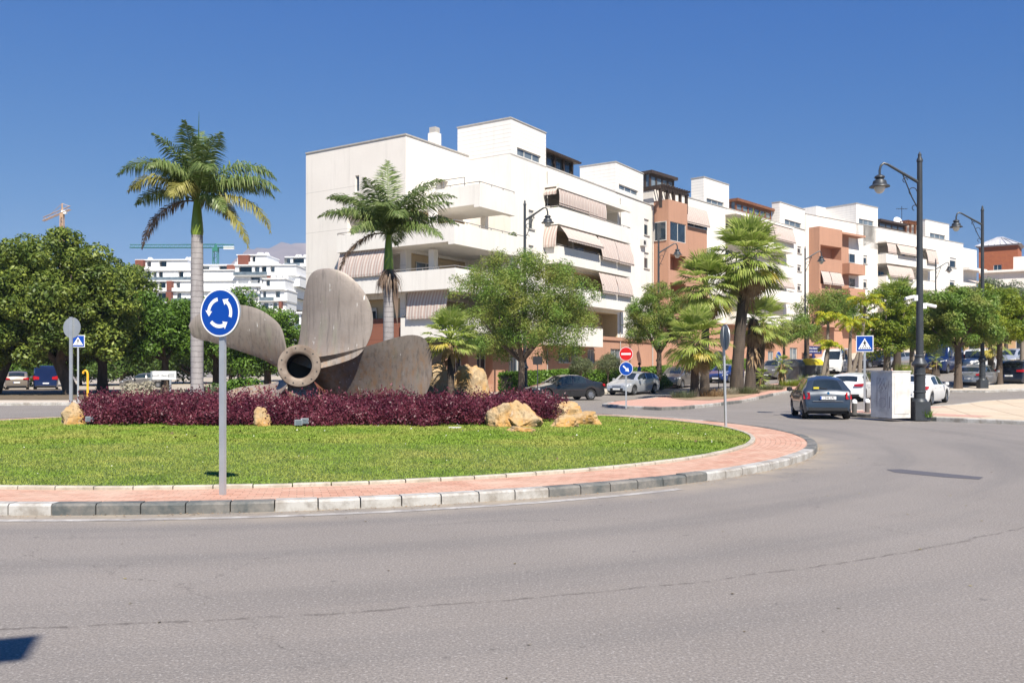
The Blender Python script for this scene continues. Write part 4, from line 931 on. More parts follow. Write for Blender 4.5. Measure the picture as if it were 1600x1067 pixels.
def tower(B, x0, x1, y0, y1, z0, z1, win=None, name='stair_tower'):
    mb = MB(); mp = front_map(y0); hs = []
    if win: hs = [(win[0], win[1], win[2], win[3], .2)]
    wall(mb, x0, x1, z0, z1, hs, mp); shell(mb, x0, x1, y0, y1, z0, z1)
    o = mb.build(name, MT['whiteseam'], B.root); c = MB(); coping(c, x0, x1, y0, y1, z1); c.build('coping', MT['roofgrey'], o)
    if win: window(B.root, mp, win[0], win[1], win[2], win[3], nm=2, glass='glasslight')
    return o
def rail(parent, pts, h=.12, base=0, posts=True):
    mb = MB(); mb.tube(pts, .03, 6)
    for a, b in zip(pts[:-1], pts[1:]):
        a, b = Vector(a), Vector(b); n = max(1, int((b-a).length/1.2))
        for i in range(n+1): p = a.lerp(b, i/n); mb.box(p.x-.02, p.x+.02, p.y-.02, p.y+.02, p.z-h, p.z)
    mb.build('handrail', MT['rail'], parent)
def awning(B, x0, x1, ya, za, yb, zb, wav=True, axis='x', mat='awn'):
    """fabric let down from (ya, za) to (yb, zb); axis y: runs along local y instead"""
    mb = MB(); n = max(4, int((x1-x0)/.2)); k = 6; r = random.Random(int(x0*100+za*10)); V = []
    for i in range(n+1):
        s = x0+(x1-x0)*i/n
        for j in range(k+1):
            f = j/k; sag = .05*sin(pi*f)*(1 if wav else 0)+.012*sin(i*1.9); v = (ya+(yb-ya)*f+(-sag if axis == 'x' else -sag), za+(zb-za)*f)
            V.append((s, v[0], v[1]) if axis == 'x' else (v[0], s, v[1]))
        V.append((s, yb+.01, zb-.16-.03*(i % 2)) if axis == 'x' else (yb+.01, s, zb-.16-.03*(i % 2)))
    m = k+2; mb.add(V, [(i*m+j, (i+1)*m+j, (i+1)*m+j+1, i*m+j+1) for i in range(n) for j in range(m-1)])
    if axis == 'x': mb.box(x0, x1, yb-.04, yb+.0, zb-.02, zb+.03)
    return mb.build('awning', MT[mat], B.root)
def balcony(B, x0, x1, yo, yi, zt, h=1.25, mat='white', left=True, right=True, name='balcony', th=.14, railh=.14, slabth=.25):
    """solid parapet: zt its top; yo outer y, yi wall y"""
    mb = MB(); zb_ = zt-h
    mb.box(x0, x1, yo, yi, zb_, zb_+slabth); mb.box(x0, x1, yo, yo+th, zb_+slabth, zt)
    if left: mb.box(x0, x0+th, yo+th, yi, zb_+slabth, zt)
    if right: mb.box(x1-th, x1, yo+th, yi, zb_+slabth, zt)
    o = mb.build(name, MT[mat], B.root)
    if railh:
        pts = [(x0+.07, yo+.07, zt+railh), (x1-.07, yo+.07, zt+railh)]
        if left: pts = [(x0+.07, yi, zt+railh)]+pts
        if right: pts = pts+[(x1-.07, yi, zt+railh)]
        rail(o, pts, railh)
    return o
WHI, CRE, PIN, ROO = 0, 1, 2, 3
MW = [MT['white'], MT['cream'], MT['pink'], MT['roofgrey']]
# ================= block A
A = Blk('apartment_block', OA, AA, 'nearest white apartment block with wrap-round corner balconies and a brown base')
yF2 = -1.27; fl = [5.15, 8.2, 11.2, 14.15]          # parapet tops of the storeys
uE = A.u(1021); zr = 17.45; uT = A.u(853); uC = 0.0
b0, b1 = A.u(873, yF2), A.u(986, yF2)
mb = MB(); mp = front_map(0); holes = []; wins = []
for i, zt in enumerate(fl[:4]):
    zf = zt-1.0
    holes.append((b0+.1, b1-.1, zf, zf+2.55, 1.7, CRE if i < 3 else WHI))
for py in (355, 407, 462): 
    zc_ = A.z(1010, py); a, b = A.u(1006.5), A.u(1014); holes.append((a, b, zc_-.75, zc_+.75)); wins.append((a, b, zc_-.75, zc_+.75))
for (pa, pb, py) in ((826, 834, 343), (826, 834, 398)):
    a, b = A.u(pa), A.u(pb); zc_ = A.z(830, py); holes.append((a, b, zc_-.7, zc_+.7)); wins.append((a, b, zc_-.7, zc_+.7))
gz0, gz1 = .2, 4.25
gw = [(873, 890, 542, 566), (893, 905, 543, 567), (918, 930, 546, 566), (954, 970, 545, 572)]
for a, b, c, d in gw:
    ua, ub = A.u(a), A.u(b); za, zb2 = A.z((a+b)/2, d), A.z((a+b)/2, c); holes.append((ua, ub, za, zb2, .22, PIN))
wall(mb, 0, uE, gz1+.35, zr, [h for h in holes if h[2] > gz1-.2], mp, WHI)
shell(mb, 0, uE, 0, 14, 0, zr, WHI)
mb.build('wall', MW, A.root)
gb = MB(); wall(gb, -7.2, uE, 0, gz1+.35, [(max(h[0], -7), h[1], h[2], min(h[3], gz1), .25) for h in holes if h[2] < gz1-.3 and h[3] < 5]+[(A.u(795), A.u(822), .75, 3.2, .5), (A.u(745), A.u(770), .75, 3.3, .8), (A.u(708), A.u(732), .75, 3.3, .8)], front_map(0), 0)
gb.box(-7.2, uE, -.12, -.01, gz1+.1, gz1+.4); gb.build('base_wall', MT['pink'], A.root)
for a, b, c, d in gw: sill(window(A.root, mp, A.u(a), A.u(b), A.z((a+b)/2, d), A.z((a+b)/2, c), nm=1, glass='glasslight'), mp, A.u(a), A.u(b), A.z((a+b)/2, d))
window(A.root, mp, A.u(795), A.u(822), .75, 3.2, .45, 3, glass='glasslight'); window(A.root, mp, A.u(745), A.u(770), .75, 3.3, .7, 2); window(A.root, mp, A.u(708), A.u(732), .75, 3.3, .7, 2)
for a, b, c, d in wins: sill(window(A.root, mp, a, b, c, d, nm=0, shut=.3), mp, a, b, c, 0)
cp = MB(); cp.box(uT, uE+.05, -.05, .3, zr, zr+.09); cp.box(uE-.3, uE+.05, .3, 14, zr, zr+.09); cp.build('coping', MT['roofgrey'], A.root)
for i, zt in enumerate(fl):
    lo_ = i == 0
    balcony(A, b0 if not lo_ else A.u(868, yF2), b1 if not lo_ else A.u(942, yF2), yF2, 0, zt, 1.3 if not lo_ else 1.5, railh=.12)
cn = MB(); cn.box(b0, b1, yF2, 0, 15.75, 15.95); cn.box(b0, b1, yF2-.03, yF2+.2, 15.6, 15.97); cn.build('canopy', MT['white'], A.root)
for i, zt in enumerate(fl[1:4]):       # doors at the back of the loggias
    mq = front_map(1.62)
    for ua in (b0+2.0, b0+7.5): window(A.root, mq, ua, ua+1.8, zt-.95, zt+1.1, .07, 1)
    pb = MB(); pb.box(b0+.38*(b1-b0), b0+.38*(b1-b0)+.35, .3, .65, zt-1, zt+1.5); pb.build('pillar', MT['white'], A.root)
# loggia screens
f4 = fl[3]; awning(A, b0+.05, b0+.5*(b1-b0), yF2+.05, 15.6, yF2-.02, f4+.35); awning(A, b0+.51*(b1-b0)-1.6, b0+.62*(b1-b0), yF2+.05, 15.6, yF2-.04, f4+.2)
f3 = fl[2]; L0 = b1-b0
awning(A, b0+.03*L0, b0+.49*L0, yF2+.15, f3+1.6, yF2-.65, f3+.55); awning(A, b0+.52*L0, b0+.76*L0, yF2+.1, f3+1.55, yF2-.35, f3-.15); awning(A, b0+.765*L0, b0+.995*L0, yF2+.1, f3+1.55, yF2-.35, f3-.2)
awning(A, yF2+.1, -.05, b0, f3+1.55, b0-.25, f3+.1, axis='y')
f2 = fl[1]; awning(A, b0+.53*L0, b0+.76*L0, yF2+.1, f2+1.6, yF2-.3, f2+.1); awning(A, b0+.77*L0, b0+.99*L0, yF2+.1, f2+1.6, yF2-.3, f2+.1)
awning(A, yF2+.1, -.1, b0, 15.6, b0-.2, 15.3, axis='y')
# towers
tz = A.z(798, 185)
wa, wb = A.u(807), A.u(846); tower(A, 0, uT, 0, 4.8, 17.3, tz, (A.u(808), A.u(845), A.z(826, 249)+.0, A.z(826, 238)+.05))
mb = MB(); wall(mb, -.004, -.003, 0, .1, [], mp); 
tw = MB(); tw.quad((-.002, 0, 4), (-.002, 4.8, 4), (-.002, 4.8, 17.4), (-.002, 0, 17.4)); tw.build('side_wall', MT['white'], A.root)
t0, t1 = A.u(962), A.u(1005); tower(A, t0, t1, .0, A.yy(906, t0), zr-.1, A.z(962, 253.5), (A.u(967), A.u(997), A.z(982, 301), A.z(982, 293)))
ah = MB(); h0, h1 = uT+.0, A.u(909); hz0, hz1 = zr-.3, A.z(858, 231, .6)
gl = MB(); gl.box(h0, h1, 1.0, 5.0, hz0, hz1-.35); gb_ = gl.build('glazed_room', MT['glass'], A.root)
ah.box(h0-.1, h1+.6, .6, 5.4, hz1-.35, hz1-.1)
for k in range(5): u_ = h0+(h1-h0)*k/4; ah.box(u_-.12, u_+.12, .85, 1.1, hz0, hz1-.35)
for k in range(22): u_ = h0-.05+(h1-h0+.5)*k/21; ah.box(u_-.05, u_+.05, .3, .6, hz1-.4, hz1-.25)
ah.build('pergola_roof', MT['darkframe'], A.root)
# wing
uW = -7.2; yW = 3.8; yWb = yW+9.6; zw = 17.7
wg = MB(); wm = front_map(yW); whl = []
sm = side_map(uW)
holesw = [(A.u(681, yW), A.u(700, yW), 14.2-1, 15.4, .8), (A.u(739, yW)-.2, -.1, 13.2, 15.6, .6)]
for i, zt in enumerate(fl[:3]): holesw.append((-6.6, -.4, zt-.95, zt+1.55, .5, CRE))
wall(wg, uW, 0, 0, zw, holesw, wm, WHI)
eh = [(A.yy(561, uW), A.yy(555, uW), 14.35, 15.5, .2)]
for i, zt in enumerate(fl[:3]): eh.append((yW+.5, yW+5.4 if i > 0 else yW+4.6, zt-.95, zt+1.5, 1.0, CRE if i == 0 else WHI))
ew = MB(); wall(ew, yW, yWb, 0, zw, eh, sm, WHI); ew.build('end_wall', [MT['endwall'], MT['cream'], MT['pink'], MT['roofgrey']], A.root)
wg.quad((0, yWb, 0), (uW, yWb, 0), (uW, yWb, zw), (0, yWb, zw), WHI); wg.quad((uW, yW, zw-.3), (0, yW, zw-.3), (0, yWb, zw-.3), (uW, yWb, zw-.3), WHI)
wg.build('wing_wall', MW, A.root)
cp = MB(); cp.box(uW-.06, -.01, yW-.06, yW+.25, zw, zw+.1); cp.box(uW-.06, uW+.25, yW+.25, yWb, zw, zw+.1); cp.build('wing_coping', MT['roofgrey'], A.root)
window(A.root, sm, A.yy(561, uW), A.yy(555, uW), 14.35, 15.5, nm=0)
br = MB(); br.box(uW-.05, uW-.006, yW, yWb, 0, 5.3); br.box(-7.2, -5, 3.4, yW-.005, 0, 5.3); br.build('brown_base', MT['brown'], A.root)
window(A.root, wm, A.u(681, yW)+.1, A.u(700, yW)-.1, 13.3, 15.3, .6, 1, .6); window(A.root, wm, A.u(739, yW), -.5, 13.3, 15.5, .5, 2, .9)
for i, zt in enumerate(fl[:3]):
    window(A.root, wm, -5.6, -3.4, zt-.9, zt+1.1, .45, 1, glass='glasslight'); window(A.root, sm, yW+3.4, yW+4.8, zt-.2, zt+1.0, .9, 1, .15)
    pb = MB(); pb.box(-6.9, -6.45, 1.6, 2.05, zt-1.05, zt+1.6); pb.build('pillar', MT['white'], A.root); pb = MB(); pb.box(-1.5, -1.1, 1.2, 1.6, zt-1.05, zt+1.6); pb.build('pillar', MT['white'], A.root)
# wrap-round balconies
def lbal(B, x0, x1, yo, yr, yl, zt, h, xi):
    mb = MB(); zb_ = zt-h
    mb.box(x0, x1, yo, yr, zb_, zb_+.25); mb.box(x0, xi, yr, yl, zb_, zb_+.25)
    mb.box(x0, x1, yo, yo+.14, zb_+.25, zt); mb.box(x0, x0+.14, yo+.14, yl, zb_+.25, zt); mb.box(x1-.14, x1, yo+.14, 0 if x1 > -.5 else yr, zb_+.25, zt); mb.box(x0+.14, xi, yl-.14, yl, zb_+.25, zt)
    mb.box(x0+.002, x1-.002, yo+.002, yo+.5, zb_-.18, zb_)
    o = mb.build('balcony', MT['white'], B.root); rail(o, [(xi, yl-.07, zt+.16), (x0+.07, yl-.07, zt+.16), (x0+.07, yo+.07, zt+.16), (x1-.07, yo+.07, zt+.16)], .16)
lbal(A, -5.6, -1.3, yF2, yW, yW+.02, fl[3]-.05, 1.35, -5.4)
lbal(A, -8.4, -.02, yF2, yW, 9.1, fl[2]-.05, 1.2, uW)
lbal(A, -8.3, -.02, yF2, yW, 8.2, fl[1]+.05, 1.3, uW)
lbal(A, -7.6, -.02, yF2-.0, yW, 3.9, fl[0]+.1, 1.4, -7.3)
rail(A.root, [(-5.3, yF2+1.5, fl[3]+.6), (-5.3, yW, fl[3]+.6)], .6); 
zz = fl[1]; awning(A, yW+.6, yW+5.2, -8.15, zz+1.75, -8.45, zz+.1, axis='y'); zz = fl[0]; awning(A, -.2+0, yW-.6, -7.6, zz+2.0, -7.85, zz+.15, axis='y')
ch = MB(); cu_, cy_ = A.u(679, 6), 6.0; ch.box(cu_-.35, cu_+.35, cy_-.35, cy_+.35, zw-.3, A.z(679, 209, 6)); c_ = ch.build('chimney', MT['white'], A.root); ch = MB(); ch.box(cu_-.28, cu_+.28, cy_-.28, cy_+.28, A.z(679, 209, 6), A.z(679, 200, 6)); ch.build('chimney_pot', MT['roofgrey'], c_)
for px_, py_ in ((861, 470), (1003, 380), (857, 330)):
    ac = MB(); ax_, az_ = A.u(px_), A.z(px_, py_); ac.box(ax_-.45, ax_+.45, -.34, -.004, az_-.3, az_+.3); ax2 = ac.build('air_conditioner', MT['frame'], A.root); ac = MB(); ac.disc((ax_-.1, -.345, az_), .22, (0, -1, 0), .01, 16); ac.build('fan_grille', MT['dark'], ax2)
for x_ in (uT+.12, uE-.35, b1+.35): ac = MB(); ac.tube([(x_, -.06, .3), (x_, -.06, zr-.4)], .045, 6); ac.build('downpipe', MT['roofgrey'], A.root)
ac = MB(); ac.box(-7.35, -7.2, yW+4.6, yW+5.4, 13.1, 13.7); ac.build('air_conditioner', MT['frame'], A.root)
# ================= blocks B and C share a pattern
def block(B, x0, x1, ztop, fl, bal, towers, wins, base, attic, yF=-1.3, awn=(), depth=14, doors=True, zg=0, gwin=()):
    mb = MB(); mp = front_map(0); hs = []; gz = base
    ba, bb_ = bal
    for zt in fl: hs.append((ba+.1, bb_-.1, zt-1.0, zt+1.5, 1.6, WHI))
    W_ = []
    for (pa, pb, pc, pd) in wins: W_.append((B.u(pa), B.u(pb), B.z((pa+pb)/2, pd), B.z((pa+pb)/2, pc)))
    hs += [w+(.2,) for w in W_]
    wall(mb, x0, x1, gz, ztop, hs, mp, WHI); shell(mb, x0, x1, 0, depth, zg-1, ztop, WHI); mb.build('wall', MW, B.root)
    G = [(B.u(pa), B.u(pb), B.z((pa+pb)/2, pd), B.z((pa+pb)/2, pc)) for (pa, pb, pc, pd) in gwin]
    gb = MB(); wall(gb, x0, x1, zg-1, gz, [w+(.25,) for w in G], mp, 0); gb.box(x0, x1, -.12, -.008, gz-.15, gz+.12); gb.build('base_wall', MT['pink'], B.root)
    for w in G: window(B.root, mp, *w, nm=1, glass='glasslight')
    for w in W_: sill(window(B.root, mp, *w, nm=0, shut=.25), mp, w[0], w[1], w[2], 0)
    for zt in fl:
        balcony(B, ba, bb_, yF, 0, zt, 1.3, railh=.12)
        for k in (.2, .62): window(B.root, front_map(1.52), ba+(bb_-ba)*k, ba+(bb_-ba)*k+1.7, zt-.95, zt+1.1, .07, 1)
    cn = MB(); cn.box(ba, bb_, yF, 0, fl[-1]+1.55, fl[-1]+1.78); cn.build('canopy', MT['white'], B.root)
    for (f0, f1, i, dz0, dz1, out) in awn:
        awning(B, ba+f0*(bb_-ba), ba+f1*(bb_-ba), yF+.1, fl[i]+dz0, yF-out, fl[i]+dz1)
    cp = MB(); cp.box(x0, x1+.05, -.05, .3, ztop, ztop+.09); cp.box(x1-.3, x1+.05, .3, depth, ztop, ztop+.09); cp.build('coping', MT['roofgrey'], B.root)
Bb = Blk('apartment_block', OB, AB, 'middle apartment block with a terracotta corner bay under a dark pergola')
xB1 = Bb.u(1258); ztB = Bb.z(1139, 327)
flB = [Bb.z(1241, 471, -1.3), Bb.z(1241, 440, -1.3)+.0, Bb.z(1241, 409, -1.3), Bb.z(1241, 383, -1.3)+.3]
flB = [flB[3]-8.9, flB[3]-5.95, flB[3]-3.0, flB[3]]
block(Bb, 0, xB1, ztB, flB, (Bb.u(1150, -1.3), Bb.u(1241, -1.3)), None, [(1246, 1252, 385, 396), (1246, 1252, 414, 424), (1246, 1252, 444, 454)], flB[0]-1.35, None,
      awn=[(.25, .6, 3, 1.55, .1, .3), (.61, .98, 3, 1.55, -.1, .35), (.55, .98, 1, 1.5, .5, .2)], zg=1.2, gwin=[(1200, 1209, 548, 563), (1180, 1188, 548, 563), (1234, 1246, 543, 566), (1100, 1112, 548, 562), (1060, 1075, 548, 566)])
t0 = Bb.u(1099.6); tower(Bb, t0, Bb.u(1139), 0, Bb.yy(1080, t0), ztB-.1, Bb.z(1099.6, 277), (Bb.u(1104), Bb.u(1131), Bb.z(1117, 321), Bb.z(1117, 313)))
t0 = Bb.u(1218.5); tower(Bb, t0, Bb.u(1257.5), 0, Bb.yy(1206, t0), ztB-.1, Bb.z(1218.5, 316), (Bb.u(1226), Bb.u(1252), Bb.z(1238, 354), Bb.z(1238, 345.5)))
# terracotta bay
yP = -1.65; p0, p1, p2 = .02, Bb.u(1074, yP), Bb.u(1103)
pk = MB(); zp = Bb.z(1022, 315)
Pz = [Bb.z(1044, y, yP) for y in (345, 375, 396, 421, 447, 470, 494)]   # glazed bay top/bottom, loggia, parapets
pk_h = [(p0+.3, p1-.3, Pz[3]+.0, Pz[2], 1.5)]; 
wall(pk, p0, p1, flB[0]-1.3, zp, [(p0+.3, p1-.25, Pz[1], Pz[0], 1.2), (p0+.3, p1-.25, Pz[3], Pz[2], 1.5), (p0+.3, p1-.25, Pz[3]-3.0, Pz[3]-1.2, 1.5)], front_map(yP), 0)
pk.quad((p0, yP, flB[0]-1.3), (p0, 0, flB[0]-1.3), (p0, 0, zp), (p0, yP, zp)); pk.quad((p1, yP, flB[0]-1.3), (p1, 0, flB[0]-1.3), (p1, 0, zp), (p1, yP, zp)); pk.quad((p0, yP, zp-.9), (p1, yP, zp-.9), (p1, 3, zp-.9), (p0, 3, zp-.9))
pk.quad((p0, yP, flB[0]-1.3), (p1, yP, flB[0]-1.3), (p1, 0, flB[0]-1.3), (p0, 0, flB[0]-1.3))
pk.box(p1, p2, -.12, -.006, flB[0]-1.0, zp-.1); pk.build('terracotta_bay', MT['pink'], Bb.root)
window(Bb.root, front_map(yP), p0+.3, p1-.25, Pz[1], Pz[0], .12, 1, glass='glass', w=.06)
window(Bb.root, side_map(p0), yP+.2, -.1, Pz[1], Pz[0], -.02, 0, glass='glass', w=.06)
awning(Bb, p1+1.0, p2-.1, -.15, Bb.z(1090, 327), -.55, Bb.z(1090, 352)); window(Bb.root, front_map(-.15), p1+1.0, p2-.1, Bb.z(1090, 358), Bb.z(1090, 350), -.02, 1)
def pergola(B, x0, x1, y0, y1, z0, z1, name='pergola', mat='darkframe', posts=4):
    mb = MB()
    for k in range(posts+1):
        for yv in (y0, y1): u_ = x0+(x1-x0)*k/posts; mb.box(u_-.12, u_+.12, yv-.12, yv+.12, z0, z1)
    mb.box(x0-.3, x1+.3, y0-.13, y0+.13, z1, z1+.25); mb.box(x0-.3, x1+.3, y1-.13, y1+.13, z1, z1+.25)
    for k in range(int((x1-x0)/.45)+1): u_ = x0+.45*k; mb.box(u_-.06, u_+.06, y0-.5, y1+.3, z1+.25, z1+.42)
    return mb.build(name, MT[mat], B.root)
pergola(Bb, -.9, p1+.3, yP+.3, 2.2, zp-.9, Bb.z(1044, 297, yP))
def attic(B, x0, x1, y0, y1, z0, z1, wood='wood', n=6, rz=.3, glass='glasslight'):
    mb = MB(); mb.box(x0-.3, x1+.3, y0-.4, y1+.3, z1-rz, z1)
    for k in range(n+1): u_ = x0+(x1-x0)*k/n; mb.box(u_-.12, u_+.12, y0-.05, y0+.1, z0, z1-rz)
    mb.box(x0, x1, y0-.03, y0+.08, z0, z0+.9); mb.box(x0, x1, y0-.03, y0+.08, z1-rz-.25, z1-rz)
    for k in range(4): v_ = y0+(y1-y0)*(k+.5)/4; mb.box(x0-.05, x0+.1, v_-.1, v_+.1, z0, z1-rz)
    o = mb.build('attic_frame', MT[wood], B.root); p = MB(); p.box(x0+.02, x1-.02, y0+.02, y1, z0, z1-rz-.01); p.build('pane', MT[glass], o)
attic(Bb, Bb.u(1016, 3), Bb.u(1078, 1.0), 3.0, 8, ztB-2.5, Bb.z(1052, 278, 3), 'darkframe', 4)
attic(Bb, Bb.u(1150, 1), Bb.u(1204, 1), 1.0, 6.5, ztB-.3, Bb.z(1178, 319, 1), 'wood', 6)
# ================= block C
Cc = Blk('apartment_block', OC, AC, 'farthest white apartment block with a dish and a roof terrace under brown canopies')
xC1 = Cc.u(1505); ztC = Cc.z(1430, 367)
flC = [Cc.z(1464, 410, -1.3)-3.05*k+.15 for k in (3, 2, 1)]+[Cc.z(1464, 410, -1.3)+.15]
cb = (Cc.u(1385, -1.3), Cc.u(1464, -1.3))
block(Cc, 0, xC1, ztC, flC, cb, None, [(1349, 1355, 399, 412), (1349, 1355, 437, 450), (1484, 1494, 403, 418), (1484, 1492, 438, 448)], flC[0]-1.35, None,
      awn=[(.02, .18, 3, 1.5, .25, .1), (.2, .56, 3, 1.5, .3, .5), (.78, 1.0, 3, 1.5, -.3, .3), (.02, .5, 2, 1.5, .1, .3)], zg=2.6, gwin=[(1345, 1360, 548, 562), (1290, 1300, 545, 560), (1371, 1378, 548, 562), (1440, 1452, 548, 562)])
t0 = Cc.u(1338); tower(Cc, t0, Cc.u(1371.5), 0, 9, ztC-3, Cc.z(1338, 318), (Cc.u(1342), Cc.u(1365), Cc.z(1353, 352.5), Cc.z(1353, 343.5)))
t0 = Cc.u(1446); tower(Cc, t0, Cc.u(1483), 0, 4, ztC-.1, Cc.z(1446, 343.5), (Cc.u(1453), Cc.u(1477), Cc.z(1465, 374.5), Cc.z(1465, 366)))
mb = MB(); xq0 = Cc.u(1296.6); 
mb.box(xq0, t0-4, 1.5, 12, ztC-3, Cc.z(1296, 340, 1.5)); mb.box(Cc.u(1281, 4), Cc.u(1330, 4), 4.5, 11, ztC-3, Cc.z(1281, 325, 5)); mb.build('penthouse', MT['white'], Cc.root)
q1 = Cc.u(1526, .5); mb = MB(); mb.box(xC1+.05, q1, .5, 12, 0, Cc.z(1515, 389, .5)); mb.build('low_wing', MT['white'], Cc.root)
balcony(Cc, xC1+.1, q1+.5, -.9, .5, Cc.z(1515, 447, -.9), 1.2, railh=0); mb = MB(); mb.box(xC1+.1, q1+.5, -.9, .5, Cc.z(1515, 421, -.9), Cc.z(1515, 417, -.9)); mb.build('canopy', MT['white'], Cc.root)
awning(Cc, xC1+.2, q1+.3, -.6, Cc.z(1515, 437, -.9), -1.9, Cc.z(1515, 443, -.9))
yP = -1.5; c0, c1, c2 = Cc.u(1289, yP), Cc.u(1316, yP), Cc.u(1339)
cz = [Cc.z(1300, y, yP) for y in (357, 385, 405, 425, 445, 468, 490)]; zp = cz[0]
pk = MB(); wall(pk, c0-1.2, c1, flC[0]-1.3, zp, [(c0-1.0, c1-.2, cz[2], cz[1], 1.4), (c0-1.0, c1-.2, cz[4], cz[3], 1.4), (c0-1.0, c1-.2, cz[6], cz[5], 1.4)], front_map(yP), 0)
for X in (c0-1.2, c1): pk.quad((X, yP, flC[0]-1.3), (X, 0, flC[0]-1.3), (X, 0, zp), (X, yP, zp))
pk.quad((c0-1.2, yP, zp-.3), (c1, yP, zp-.3), (c1, 0, zp-.3), (c0-1.2, 0, zp-.3)); pk.box(c1, Cc.u(1325), -.1, -.006, flC[0]-1, zp-.2); pk.build('terracotta_bay', MT['pink'], Cc.root)
for k in range(3):
    zt = cz[2+2*k]; balcony(Cc, c1+2.2, c2, -1.2, 0, zt-.1, 1.35, mat='pink' if k < 2 else 'white', railh=0); window(Cc.root, front_map(-.02), c1+2.6, c2-.6, zt+.2, zt+1.4, -.01, 1)
rf = MB(); rf.box(c1+.5, c2+.1, -1.2, .0, zp-.35, zp-.1); rf.build('canopy', MT['pink'], Cc.root)
awning(Cc, c0-.9, c0+1.0, yP+.05, cz[3], yP-.4, cz[4]+.1); awning(Cc, c0+1.1, c1-.2, yP+.05, cz[3], yP-.4, cz[4]+.1)
attic(Cc, Cc.u(1374, 1), Cc.u(1412, 1), 1.0, 6, ztC-.3, Cc.z(1390, 346, 1), 'darkframe', 4)
pergola(Cc, Cc.u(1415, 1), Cc.u(1444, 1), 1.0, 5, ztC-.2, Cc.z(1430, 352, 1), mat='wood')
di = empty('satellite_dish', tuple(OC+dirA(AC)*Cc.u(1403, 2)-nrmA(AC)*2+Vector((0, 0, Cc.z(1403, 352, 2)))), 0, 'white satellite dish on the farthest block roof', 'satellite dish')
mb = MB(); mb.disc((0, 0, .5), .75, (.3, -1, .4), .06, 24); mb.build('dish', MT['swhite'], di); mb = MB(); mb.tube([(0, .1, -.8), (0, .1, .5)], .05, 6); mb.build('mast', MT['galv'], di)
an = empty('roof_aerial', tuple(OC+dirA(AC)*Cc.u(1409, 3)-nrmA(AC)*3+Vector((0, 0, Cc.z(1409, 352, 3)))), 0, 'thin aerial standing behind the satellite dish', 'aerial')
mb = MB(); mb.tube([(0, 0, -.5), (0, 0, 2.8)], .04, 5); mb.build('mast', MT['lamp'], an); mb = MB(); mb.box(-.8, .8, -.03, .03, 2.4, 2.46)
for k in range(5): mb.box(-.7+k*.35, -.66+k*.35, -.35, .35, 2.4, 2.44)
mb.build('antenna', MT['lamp'], an)
# blue shop sign
ss = empty('shop_sign', tuple(OC+dirA(AC)*Cc.u(1271, -1.0)+nrmA(AC)*1.0+Vector((0, 0, Cc.z(1271, 546, -1.0)))), pi/2-AC, 'dark blue shop fascia with two lines of white lettering', 'shop sign')
mb = MB(); wS = (Cc.u(1284, -1)-Cc.u(1260, -1))/2; mb.box(-wS, wS, -.1, .1, -.55, .42); pn = mb.build('fascia', MT['navysign'], ss)
mb = MB(); mb.box(-wS*.15, wS*.1, -.06, .06, -2.1, -.56); mb.build('door_panel', MT['navysign'], ss); 
text('Clinica Dental', .34, pn, (-.2*wS, -.104, .14), (R(90), 0, 0), MT['swhite']); text('Tu clinica de confianza', .27, pn, (0, -.104, -.24), (R(90), 0, 0), MT['swhite'])

for ux, uy, zz, hh, lb in ((-6.2, -.7, fl[1]-.8, 1.25, 'leafy potted plant on the lower wrap-round balcony corner'), (-.8, -.6, fl[2]-.75, 1.1, 'potted plant at the right end of the upper wrap-round balcony'), (b0+.8, -.7, fl[3]-.8, 1.15, 'potted plant behind the top striped awning')):
    P_ = OA+dirA(AA)*ux-nrmA(AA)*uy; pr_ = empty('potted_plant', (P_.x, P_.y, zz-.25), 0, lb, 'plant', 'potted plants on the balconies'); mb = MB(); mb.lathe([(.001, .0), (.16, 0), (.22, .4), (.18, .4), (.001, .38)], n=12); mb.build('pot', MT['pink'], pr_)
    V, rn = blobs_leaves([(0, 0, hh*.75, .34, .4), (.15, .1, hh, .25, .3), (-.15, 0, hh*.9, .22, .3)], 500, .16, int(ux*10)+99, shell=.3); npmesh('foliage', V, 4, L_['ficus2'], pr_, rn)
# ---------------------------------------------------------------- far things
# hill behind the trees on the left, carrying the terraced white flats
def hill(name, c, rx, ry, h, mat, seed, rough=.25, n=60, base=-1.0):
    mb = MB(); V = []
    for i in range(n+1):
        for j in range(n+1):
            a, b = -1+2*i/n, -1+2*j/n; d = min(1, hypot(a, b)); e = (cos(pi*d)+1)/2
            q = Vector((a*3+seed, b*3, 0)); f = mn.fractal(q, 1.0, 2.0, 6)
            V.append((c[0]+a*rx, c[1]+b*ry, base+h*e*(1+rough*f)))
    mb.add(V, [(i*(n+1)+j, (i+1)*(n+1)+j, (i+1)*(n+1)+j+1, i*(n+1)+j+1) for i in range(n) for j in range(n)])
    return tag(mb.build(name, mat, smooth=True), kind='structure')
hillmat = M('dry_scrub_hill', (.13, .13, .05), (.22, .18, .10), .05, .95)
hill('hill', (-75, 300, 0), 130, 110, 27, hillmat, 1, .05)
mtmat = M('mountain_rock', (.17, .13, .11), (.26, .20, .17), .004, .95, bmp=0)
